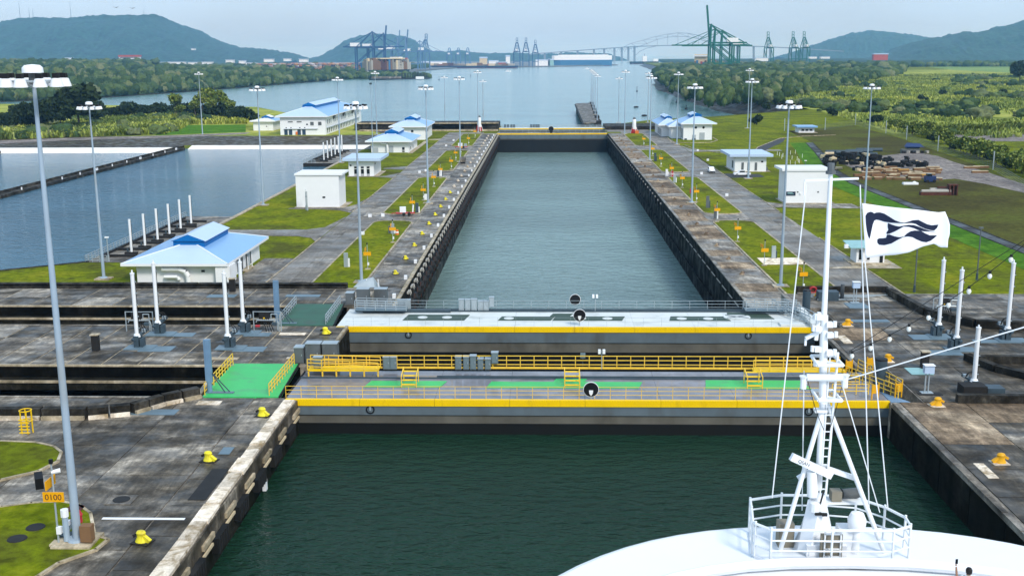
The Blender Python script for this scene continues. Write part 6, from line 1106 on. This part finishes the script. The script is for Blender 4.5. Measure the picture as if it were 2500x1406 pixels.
for k in range(46):
    f = k/45; px = 2170+f*350; py = np.interp(px, [2170, 2260, 2330, 2420, 2520], [316, 338, 368, 402, 436])+random.uniform(-5, 7); a = at(px, py, ZL); b_ = k % 6 == 1
    tree('shrub' if b_ else 'bushy', 'fence_shrub', (a[0]+3, a[1]+3, ZL), random.uniform(.6, 1.05), '%s shrub growing behind the perimeter fence, %s along it from the guard house' % ('dark' if b_ else 'yellow green', nth(k)), 'shrubs behind the perimeter fence')
for k, (px, py, s) in enumerate(((2250, 250, 1.5), (2140, 305, 1.4), (2260, 330, 1.2), (2130, 270, 1.5), (2080, 262, 1.3), (2450, 235, 1.5), (2490, 205, 2.0), (2300, 235, 1.4), (1910, 262, 1.4), (1870, 270, 1.3), (2030, 285, 1.4))): a = at(px, py, ZL); tree('dark' if s > 1.6 else 'shrub', 'field_tree', (a[0], a[1], ZL), s*.8, 'dark tree standing alone in the cane field, %s of the scattered ones' % nth(k), 'dark trees scattered in the cane field')
a = at(1848, 306, ZL); tree('shrub', 'shore_shrub', (a[0], a[1], ZL), 1.1, 'round dark shrub at the water by the yard side shore mast', None)
# ================================================================== HILLS AND FAR SHORE
def hill(name, pts, Y, depth, mat='hill_forest', bumps=5.0, nx=380, ny=56):
    q = [far(px, py, Y) for px, py in pts]; xs_ = np.array([p_[0] for p_ in q]); zs_ = np.array([p_[2] for p_ in q]); X = np.linspace(xs_[0], xs_[-1], nx); Zr = np.interp(X, xs_, zs_); V = []
    for j in range(ny):
        v = j/(ny-1)*2-1; w_ = 1-abs(v)**1.5
        for i in range(nx):
            yv = Y+v*depth; sp = noise.noise((X[i]*.0035, yv*.0035, 5))*.5; rough_ = 1+noise.noise((X[i]*.0012, yv*.0012, 8))*.0; hgt = max(0, (Zr[i]+19))*max(0, min(1, w_*(1+sp*(1-w_)*1.5)))
            V.append((X[i]*(1+v*depth/Y*.6), yv, -19+hgt+(noise.noise((X[i]*.011, yv*.011, 1))*bumps*1.6+noise.noise((X[i]*.04, yv*.04, 2))*bumps*1.3)*min(1, hgt/20)))
    F = np.array([(j*nx+i, j*nx+i+1, (j+1)*nx+i+1, (j+1)*nx+i) for j in range(ny-1) for i in range(nx-1)]); o = bpy.data.objects.new(name, np_mesh(name, np.array(V), F, mat)); COL.objects.link(o); return tag(o, kind='structure')
hill('antenna_hill', [(-420, 150), (-300, 110), (-150, 75), (0, 60), (25, 52), (60, 46), (90, 44), (150, 46), (200, 43), (240, 38), (290, 37), (340, 39), (372, 35), (400, 43), (430, 58), (480, 74), (530, 100), (580, 116), (640, 121), (700, 128), (745, 146)], 8600, 2000, bumps=8.0)
hill('round_hill', [(745, 150), (790, 136), (820, 118), (850, 98), (880, 87), (920, 84), (955, 84), (985, 90), (1010, 97), (1030, 115), (1055, 125), (1085, 128), (1120, 124), (1160, 130), (1200, 132), (1260, 130), (1320, 134), (1400, 130), (1480, 132), (1540, 150)], 9400, 1100, bumps=7)
hill('pale_hill', [(1900, 140), (1985, 112), (2030, 96), (2080, 82), (2120, 76), (2165, 78), (2210, 84), (2260, 91), (2330, 105), (2450, 130)], 10500, 1100, bumps=9)
hill('dark_hill', [(2120, 150), (2180, 128), (2220, 108), (2265, 96), (2300, 94), (2320, 86), (2350, 80), (2380, 80), (2410, 76), (2440, 66), (2470, 62), (2500, 50), (2600, 30), (2750, 60), (2950, 110), (3100, 150)], 7400, 1500, bumps=8)
for k, (px, y0, y1) in enumerate(((50, 4, 46), (73, 18, 46), (82, 20, 46), (174, 4, 44), (352, 22, 38))):
    a, b = far(px, y0, 8600), far(px, y1+6, 8600); t = thing('radio_tower', '%s lattice radio tower on the antenna hill, %s from the frame edge' % ('tall' if y1-y0 > 35 else 'short', nth(k)), 'radio tower', b, 0, 'radio towers on the hill'); H = a[2]-b[2]
    MB().cyl((-2, 0, 0), (0, 0, H), .9, .5, 5).cyl((2, 0, 0), (0, 0, H), .9, .5, 5).cyl((0, 2, 0), (0, 0, H), .9, .5, 5).build('leg', 'bridge_grey', t); m = MB()
    for j in range(9): z_ = H*j/9; w_ = 2.6*(1-j/9); m.bar((-w_-.3, 0, z_), (w_+.3, 0, z_+H/9), .5)
    m.build('lattice', 'bridge_grey', t)
for k, (px, py) in enumerate(((283, 19), (323, 21))):
    o = tag(MB().add([(-1.1, 0, .25), (-.4, .1, .1), (0, 0, 0), (.4, .1, .1), (1.1, 0, .28), (-.4, -.35, .12), (.4, -.35, .12), (0, -.6, 0), (0, .5, -.05)], [(0, 5, 1), (1, 5, 7, 2), (2, 7, 6, 3), (3, 6, 4), (1, 2, 8), (2, 3, 8)]).build('bird', 'black_paint'), 'dark bird soaring above the antenna hill, %s one' % ('lower' if k else 'higher'), 'bird', 'birds above the hill'); o.location = far(px, py, 420); o.modifiers.new('t', 'SOLIDIFY').thickness = .08
# far plain between bank and hills, quays
struct('port_land', MB().prism([(-3400, 3300), (-470, 3250), (-420, 3050), (-330, 4300), (-40, 4400), (330, 5000), (330, 5900), (330, 8200), (-3400, 8200)], -18, -13.5), 'quay')
struct('container_quay', MB().prism([(-560, 2960), (-380, 2960), (-380, 3300), (-560, 3300)], -18, -13.8), 'quay')
struct('yard_port_land', MB().prism([(430, 3300), (4600, 3300), (4600, 9000), (900, 9000)], -18, -6.5), 'forest_floor')
n_ = 900; x = RNG.uniform(-2900, -450, n_); y = RNG.uniform(3300, 4300, n_); r = RNG.uniform(9, 16, n_); stuff(crowns('far_woods', np.stack([x, y, np.full(n_, -8.0)], 1), r*1.3, r*.9, 2, 'mangrove'))
# container yard and village roofs beyond the forest
def boxes(name, x, y, z, d, mat):
    v = np.array([(a, b, c_) for c_ in (0, 1) for b in (-.5, .5) for a in (-.5, .5)]); f = np.array([(0, 2, 3, 1), (4, 5, 7, 6), (0, 1, 5, 4), (2, 6, 7, 3), (0, 4, 6, 2), (1, 3, 7, 5)]); n = len(x)
    V = v[None]*d[:, None, :]+np.stack([x, y, z], 1)[:, None, :]; return stuff(obj(name, np_mesh(name, V.reshape(-1, 3), (f[None]+(np.arange(n)*8)[:, None, None]).reshape(-1, 4), mat)))
n_ = 620; px = RNG.uniform(625, 885, n_); P_ = np.array([far(a, 165, 3300+RNG.uniform(0, 500)) for a in px]); boxes('container_yard', P_[:, 0], P_[:, 1], -14+RNG.integers(0, 5, n_)*4.6, np.stack([np.full(n_, 12.0), np.full(n_, 4.0), np.full(n_, 4.6)], 1), 'containers')
for k, (px, py, w_, h_, rf) in enumerate(((315, 150, 48, 15, 1), (118, 150, 12, 5, 0), (166, 148, 14, 7, 0), (182, 156, 26, 4, 0), (385, 156, 36, 4, 0), (430, 155, 40, 4, 0), (470, 157, 22, 5, 0), (505, 156, 24, 5, 0), (560, 153, 18, 7, 0), (590, 154, 14, 6, 0), (610, 158, 20, 5, 0), (470, 121, 7, 2.5, 0), (655, 150, 22, 6, 0), (700, 148, 16, 5, 0), (740, 150, 20, 6, 0))):
    Y = 4100; a, b, top = far(px-w_/2, py, Y), far(px+w_/2, py, Y), far(px, py-h_, Y); zb = a[2]-(12 if rf else 3)
    t = thing('distant_building', ('white hall with red roof at the foot of the antenna hill' if rf else 'small pale distant building among trees below the antenna hill, %s across' % nth(k)), 'building', ((a[0]+b[0])/2, Y, zb), 0, None if rf else 'distant pale buildings below the hill'); W = (b[0]-a[0])/2; H = top[2]-zb
    MB().span(-W, W, 0, 25, 0, H*.8 if rf else H*.92).build('wall', 'white_paint', t); MB().prism([(-W-2, -2), (W+2, -2), (W+2, 27), (-W-2, 27)], H*.8 if rf else H*.92, H).build('roof', 'red_roof' if rf else 'roof_pale', t)
    if rf: MB().span(-W+4, W-4, -.3, -.1, H-11, H-8).build('window_row', 'steel_grey', t)
# ---- ship to shore cranes
def crane(label, px, py, Y, H, rz, mat, up, group, out_=1.0, z=None, house='white_paint'):
    a = at(px, py, -17) if Y is None else far(px, py, Y); t = thing('gantry_crane', label, 'crane', (a[0], a[1], -14 if z is None else z), rz, group); s = H/45.0; B = 42*s; g = 15*s; b_ = 1.3*s+.45
    for q in (-1, 1):
        m = MB(); m.bar((-g, q*9*s, 0), (-g, q*9*s, B), b_*1.3).bar((g, q*9*s, 0), (g, q*9*s, B), b_*1.3).bar((-g, q*9*s, B*.35), (g, q*9*s, B*.35), b_).bar((-g, q*9*s, B*.38), (g, q*9*s, B*.98), b_*.8).bar((g, q*9*s, B), (g*.9, q*3*s, B*1.62), b_*1.1).bar((g*.9, q*3*s, B*1.62), (-g, q*7*s, B), b_*.7); m.build('leg_frame', mat, t)
    MB().bar((-g, -9*s, B), (-g, 9*s, B), b_*1.3).bar((g, -9*s, B), (g, 9*s, B), b_*1.3).bar((-g, -9*s, B*.35), (-g, 9*s, B*.35), b_).bar((g, -9*s, B*.35), (g, 9*s, B*.35), b_).bar((g*.9, -3*s, B*1.62), (g*.9, 3*s, B*1.62), b_*1.4).build('cross_beam', mat, t)
    MB().bar((-g*2.4, -2.5*s, B*1.03), (g, -2.5*s, B*1.03), b_*.9, 2.2*s).bar((-g*2.4, 2.5*s, B*1.03), (g, 2.5*s, B*1.03), b_*.9, 2.2*s).bar((-g*2.4, -3*s, B*1.03), (-g*2.4, 3*s, B*1.03), b_).build('back_girder', mat, t)
    L_ = 52*s*out_; m = MB(); e = (g+L_*.10, B*1.03+L_*.98) if up else (g+L_, B*1.03)
    for q in (-2.5, 2.5): m.bar((g, q*s, B*1.03), (e[0], q*s, e[1]), b_*.9, 2.0*s)
    for k in range(5): f = (k+1)/5; m.bar((g+(e[0]-g)*f, -2.5*s, B*1.03+(e[1]-B*1.03)*f), (g+(e[0]-g)*f, 2.5*s, B*1.03+(e[1]-B*1.03)*f), b_*.7)
    m.build('boom', mat, t); m = MB(); ap = (g*.9, B*1.62)
    for q in (-2.6, 2.6):
        for f in ((.95, .55) if not up else (.5,)): m.bar((ap[0], q*s, ap[1]), (g+(e[0]-g)*f, q*s, B*1.03+(e[1]-B*1.03)*f), b_*.45)
        m.bar((ap[0], q*s, ap[1]), (-g*2.2, q*s, B*1.05), b_*.45)
    m.build('stay', mat, t); MB().box((-g*1.1, 0, B*1.12), (16*s, 8*s, 6*s)).build('machinery_house', house, t); return t
for k, (px, Y, H, up, r_, m_) in enumerate(((892, 3020, 72, False, 0, 'crane_blue'), (920, 3080, 70, True, 0, 'crane_blue'), (955, 3160, 64, True, .1, 'crane_pale_blue'), (975, 3260, 66, True, 0, 'crane_pale_blue'), (1012, 3500, 60, False, .1, 'crane_pale_blue'), (1035, 3700, 64, True, 1.3, 'crane_pale_blue'))): crane('blue container crane with %s boom, %s across the near port' % ('raised' if up else 'level', nth(k)), px, 160, Y, H, r_, m_, up, 'blue container cranes at the near port', 1.0 if not up else .75)
for k, px in enumerate((1097, 1119, 1142)): crane('squat hazy port crane, %s of the low trio behind the container barges' % nth(k), px, 160, 4700, 50, 1.57, 'crane_pale_blue', False, 'low cranes behind the barges', .4)
for k, (px, H) in enumerate(((1262, 62), (1284, 62), (1307, 57))): crane('blue crane with raised boom, %s of the trio at the bridge approach' % nth(k), px, 160, 4450, H, 1.57, 'crane_blue', True, 'blue cranes at the bridge approach', .75)
crane('big green container crane with its boom raised above the mangroves', 1757, 150, 2450, 70, math.pi, 'crane_green', True, 'green container cranes', 1.0, -12)
for k, (px, Y) in enumerate(((1765, 2560), (1781, 2760))): crane('green container crane with level boom, %s behind the raised boom crane' % nth(k), px, 150, Y, 66, math.pi, 'crane_green', False, 'green container cranes', 1.25, -12)
for k, px in enumerate((1876, 1937, 1964)): crane('distant green grey crane with raised boom, %s past the green cranes' % nth(k), px, 150, 4100, 64, 1.57, 'crane_green', True, 'distant cranes with raised booms', .78, -8)
# ---- ships
def ship_mesh(L_, B, H, taper=.16):
    m = MB(); o_ = [(-L_/2, -B/2*.8), (-L_/2+L_*.04, -B/2), (L_/2-L_*taper, -B/2), (L_/2-L_*.04, -B*.16), (L_/2, 0), (L_/2-L_*.04, B*.16), (L_/2-L_*taper, B/2), (-L_/2+L_*.04, B/2), (-L_/2, B/2*.8)]; n = len(o_)
    m.v = [(x*(.95 if x > 0 else .98), y*.85, 0) for x, y in o_]+[(x, y, H) for x, y in o_]; m.f = [tuple(range(n))[::-1], tuple(range(n, 2*n))]+[(i, (i+1) % n, n+(i+1) % n, n+i) for i in range(n)]; return m
def vessel(name, label, cat, px, py, rz, L_, B, H, mat, group=None, z=-17.2):
    a = at(px, py, -17); t = thing(name, label, cat, (a[0], a[1], z), rz, group); ship_mesh(L_, B, H).build('hull', mat, t); MB().box((0, 0, .8), (L_*.93, B*.9, 1.6)).build('boot_top', 'hull_red', t); return t
pal = ['red_roof', 'timber_pale', 'timber_pale', 'bank_deck', 'rust', 'timber_brown', 'timber_brown', 'hull_blue', 'chain_pale', 'tan_gear']
def stacks(t, L_, B, z0, nx, ny, lo, hi, seed, x0=0.0):
    rg = random.Random(seed); dx, dy = L_/nx, B/ny
    for i in range(nx):
        for j in range(ny):
            h = rg.randint(lo, hi)*2.7; obj('container_stack', unit(rg.choice(pal)), t, (x0-L_/2+(i+.5)*dx, -B/2+(j+.5)*dy, z0+h/2), 0, (dx-.8, dy-.4, h))
t = vessel('container_ship', 'loaded container ship moored under the blue near port cranes', 'ship', 938, 183, R(52), 190, 36, 13, 'hull_dark'); stacks(t, 150, 33, 13, 22, 6, 7, 11, 3, 8); MB().span(40, 50, -14, 14, 13, 46).build('bridge_house', 'bank_deck', t); MB().span(38, 52, -17, 17, 42, 45).build('bridge_wing', 'white_paint', t); MB().span(-30, 60, -18, 18, 40, 43).build('hatch_rack', 'timber_pale', t)
t = vessel('container_ship', 'container ship with orange boxes beside the green cranes', 'ship', 1722, 168, R(70), 170, 34, 12, 'hull_dark', z=-15); t.location = far(1722, 162, 2900)[:2]+(-15,); stacks(t, 130, 32, 12, 16, 6, 5, 8, 5); MB().span(-60, -48, -16, 16, 12, 46).build('bridge_house', 'timber_pale', t); MB().span(-64, -44, -18, 18, 40, 44).build('bridge_wing', 'white_paint', t)
t = vessel('car_carrier', 'huge white car carrier with blue hull below the bridge', 'ship', 1418, 161.5, R(183), 275, 34, 26, 'hull_blue'); MB().prism([(-136, -16), (118, -16), (128, -8), (128, 8), (118, 16), (-136, 16)], 26, 45).prism([(-120, -14), (100, -14), (100, 14), (-120, 14)], 45, 48).build('superstructure', 'white_paint', t)
for k in range(12): MB().box((-110+k*18, 0, 49.5), (5, 6, 3)).build('vent', 'steel_grey', t)
MB().span(-134, -131, -16.6, -16, 28, 44).build('ramp', 'steel_grey', t)
t = vessel('cargo_ship', 'dark hulled cargo ship with white tower steaming past the bridge pier', 'ship', 1573, 157, R(2), 150, 24, 13, 'hull_dark'); MB().span(-10, 12, -10, 10, 13, 40).build('bridge_house', 'white_paint', t); MB().span(45, 70, -9, 9, 13, 26).build('forecastle', 'white_paint', t); MB().cyl((0, 0, 40), (0, 0, 52), 1.5, 1, 6).build('mast', 'bridge_grey', t)
for k, (px, py, L_, nx) in enumerate(((1060, 166, 70, 4), (1108, 167, 120, 6), (1165, 167, 150, 8), (1225, 167, 90, 4))):
    t = vessel('container_barge', 'long dark barge with white boxes at the far quay, %s from the blue port cranes' % nth(k), 'barge', px, py, R(-4), L_*1.4, 22, 9, 'hull_navy', 'barges at the far quay'); stacks(t, L_*1.1, 16, 9, nx, 1, 2, 4, 20+k)
for k, (px, py, w_, h_, m_) in enumerate(((1180, 160, 18, 22, 'timber_pale'), (1205, 160, 22, 14, 'white_paint'), (1240, 158, 10, 24, 'white_paint'), (1325, 160, 34, 16, 'white_paint'), (1345, 161, 14, 18, 'teal_roof'), (1225, 160, 26, 10, 'red_roof'), (1060, 158, 60, 10, 'white_paint'), (1860, 147, 30, 8, 'white_paint'), (1985, 141, 18, 5, 'white_paint'), (2015, 141, 22, 5, 'white_paint'), (2150, 145, 34, 16, 'red_roof'))):
    Y = 4650 if px < 1800 else 3900; a = far(px, py, Y); W = w_*Y/2650; H = h_*Y/2650; t = thing('port_building', '%s port building on the far waterfront, %s across' % ({'white_paint': 'white', 'timber_pale': 'cream', 'teal_roof': 'teal', 'red_roof': 'reddish'}[m_], nth(k)), 'building', (a[0], a[1], a[2]-4), 0, 'port buildings on the far waterfront'); MB().span(-W/2, W/2, 0, 20, 0, H*.85).build('wall', m_, t); MB().span(-W/2-1, W/2+1, -1, 21, H*.85, H).build('roof', 'roof_pale', t)
# ---- arch bridge
YB = 7600
t = thing('arch_bridge', 'long pale steel arch bridge spanning the hazy channel mouth', 'bridge', far(1650, 140, YB)); o_ = t.location
def lb(px, py, dy=0.0): p_ = far(px, py, YB); return (p_[0]-o_.x, dy, p_[2]-o_.z)
dk = [(1290, 134), (1320, 131), (1400, 125), (1480, 119), (1545, 114.5), (1620, 112), (1700, 111), (1790, 112), (1870, 115), (1950, 119), (2060, 126)]
m = MB()
for a, b in zip(dk[:-1], dk[1:]): m.bar(lb(*a), lb(*b), 14, 6)
m.build('roadway', 'bridge_grey', t)
AU = [(1512, 121), (1540, 107), (1570, 99), (1600, 90), (1630, 84), (1655, 81), (1680, 82), (1705, 87), (1730, 96), (1755, 107), (1780, 120)]; AL = [(1530, 121), (1556, 116), (1580, 107), (1605, 97), (1630, 91.5), (1655, 89.5), (1680, 90.5), (1705, 95), (1730, 104), (1748, 112), (1768, 122)]
for dy in (-9, 9):
    m = MB(); m.tube([lb(*p_, dy) for p_ in AU], 1.3, 5).tube([lb(*p_, dy) for p_ in AL], 1.3, 5)
    for a, b in zip(AU, AL): m.bar(lb(*a, dy), lb(*b, dy), 1.3)
    for a, b in zip(AU[:-1], AL[1:]): m.bar(lb(*a, dy), lb(*b, dy), 1.0)
    m.build('arch_truss', 'bridge_grey', t); m = MB()
    for px, py in AL[2:-2]: m.bar(lb(px, py, dy), lb(px, 111.5, dy), .8)
    m.build('hanger', 'bridge_grey', t)
for px, py in ((1330, 148), (1370, 148), (1410, 150), (1450, 148), (1475, 148), (1500, 150), (1518, 150), (1534, 150), (1549, 157), (1800, 150), (1840, 148), (1880, 148), (1930, 146)):
    top = np.interp(px, [p_[0] for p_ in dk], [p_[1] for p_ in dk]); MB().bar(lb(px, py), lb(px, top), 9 if px == 1549 else 4.5, 14).build('pier', 'bridge_grey', t)
m = MB(); q = [(1549, 138), (1562, 126), (1580, 118), (1600, 114)]; m.tube([lb(*p_) for p_ in q], 1.5, 5)
for k in range(9): px = 1460+k*10; m.bar(lb(px, 120.5-k*.6), lb(px+5, 128), 1.2).bar(lb(px+5, 128), lb(px+10, 120-k*.6), 1.2)
m.build('side_truss', 'bridge_grey', t)
# ---- small craft, buoys, pontoon pier
for k, (px, py, w0, w1) in enumerate(((1241, 175.5, (1040, 181), (1150, 179)), (1432, 169, (1560, 163), (1480, 166)))):
    a = at(px, py, -17); t = thing('launch_boat', 'small white launch %s' % ('trailing a long wake toward the barges' if k == 0 else 'heading past the car carrier'), 'boat', (a[0], a[1], -17.1), R(5 if k == 0 else 185)); ship_mesh(18, 6, 2.4, .35).build('hull', 'white_paint', t); MB().box((-2, 0, 3.6), (6, 4, 2.6)).build('cabin', 'white_paint', t); MB().box((-2, 0, 3.9), (6.1, 4.1, .8)).build('window', 'glass_dark', t); MB().bar((-2, 0, 4.8), (-2, 0, 9), .4).build('mast', 'galv', t)
    b, c_ = at(*w0, -17), at(*w1, -17); struct('wake', MB().add([(a[0], a[1]-1.5, -16.9), (a[0], a[1]+1.5, -16.9), (c_[0], c_[1]+9, -16.9), (b[0], b[1]+7, -16.9), (b[0], b[1]-2, -16.9), (c_[0], c_[1]-9, -16.9)], [(0, 5, 2, 1), (5, 4, 3, 2)]), 'roof_pale')
for k, (px, py, h, l) in enumerate(((1555, 224, 6, 'tall channel buoy'), (1553, 263, 1.2, 'low dark mooring buoy'), (1573, 284, 1.2, 'low dark mooring buoy close to the beacon'), (1675, 268, 3.4, 'slim buoy near the mud shore'), (1149, 187, 5, 'slim buoy past the pontoon pier'), (1072, 196, 7, 'spar buoy at the pontoon pier'), (1652, 251, 2.6, 'small pale buoy near the mud shore'))):
    a = at(px, py, -17); t = thing('channel_buoy', l+' floating in the channel', 'buoy', (a[0], a[1], -17), 0, 'buoys in the channel'); MB().lathe((0, 0, 0), [(.6, -.2), (2.4 if h < 2 else 1.4, .2), (2.2 if h < 2 else 1.2, 1.0), (.4, 1.3)], 10).build('float', 'dark_block', t)
    if h > 2: MB().cyl((0, 0, 1), (0, 0, h), .3, .2, 6).build('spar', 'dark_block', t); MB().box((0, 0, h), (1, 1, 1)).build('topmark', 'dark_block', t)
a, b = at(905, 196, -17), at(1046, 193, -17); t = thing('pontoon_pier', 'dark pontoon pier with a forest of short piles in the bay', 'pier', (a[0], a[1], -17)); MB().bar((0, 0, 1), (b[0]-a[0], b[1]-a[1], 1), 14, 3).build('deck', 'dark_block', t)
pm = MB().cyl((0, 0, -2), (0, 0, 13), .8, .8, 6).mesh('pile', 'dark_block')
for k in range(17): f = .52+k*.028; obj('pile', pm, t, ((b[0]-a[0])*f, (b[1]-a[1])*f+random.uniform(-8, 8), 0))
MB().box(((b[0]-a[0])*.3, 0, 5), (60, 8, 4)).build('shed', 'bank_deck', t); MB().box(((b[0]-a[0])*.93, 0, 4), (16, 8, 5)).build('barge_house', 'white_paint', t)
t = vessel('workboat', 'white work ferry moored in front of the near port trees', 'boat', 880, 187, R(3), 90, 16, 5, 'white_paint'); MB().box((0, 0, 7), (60, 12, 4)).box((10, 0, 11), (18, 10, 4)).build('deckhouse', 'white_paint', t)
LS2 = [(-420, 2500), (-330, 2560), (-250, 2430), (-345, 2330), (-420, 2290)]; struct('bay_spit', MB().prism(LS2, -18, -15.6), 'forest_floor')
x, y = scatter(LS2, 160); rr_ = RNG.uniform(4, 8, 160); stuff(crowns('spit_mangroves', np.stack([x, y, -15+rr_*.5], 1), rr_, rr_*.9, 2, 'mangrove'))
# ================================================================== AIR
hm = bpy.data.materials.new('haze_air'); hm.use_nodes = True; tn = hm.node_tree; tn.nodes.remove(tn.nodes['Principled BSDF']); pv = tn.nodes.new('ShaderNodeVolumePrincipled'); pv.inputs['Color'].default_value = (.30, .64, 1.0, 1); pv.inputs['Absorption Color'].default_value = (1, 1, 1, 1); pv.inputs['Density'].default_value = HAZE; pv.inputs['Anisotropy'].default_value = .15
tn.links.new(pv.outputs[0], tn.nodes['Material Output'].inputs['Volume'])
hz = tag(MB().span(-25000, 25000, -120, 35000, -24, 290).build('haze', hm), kind='stuff')
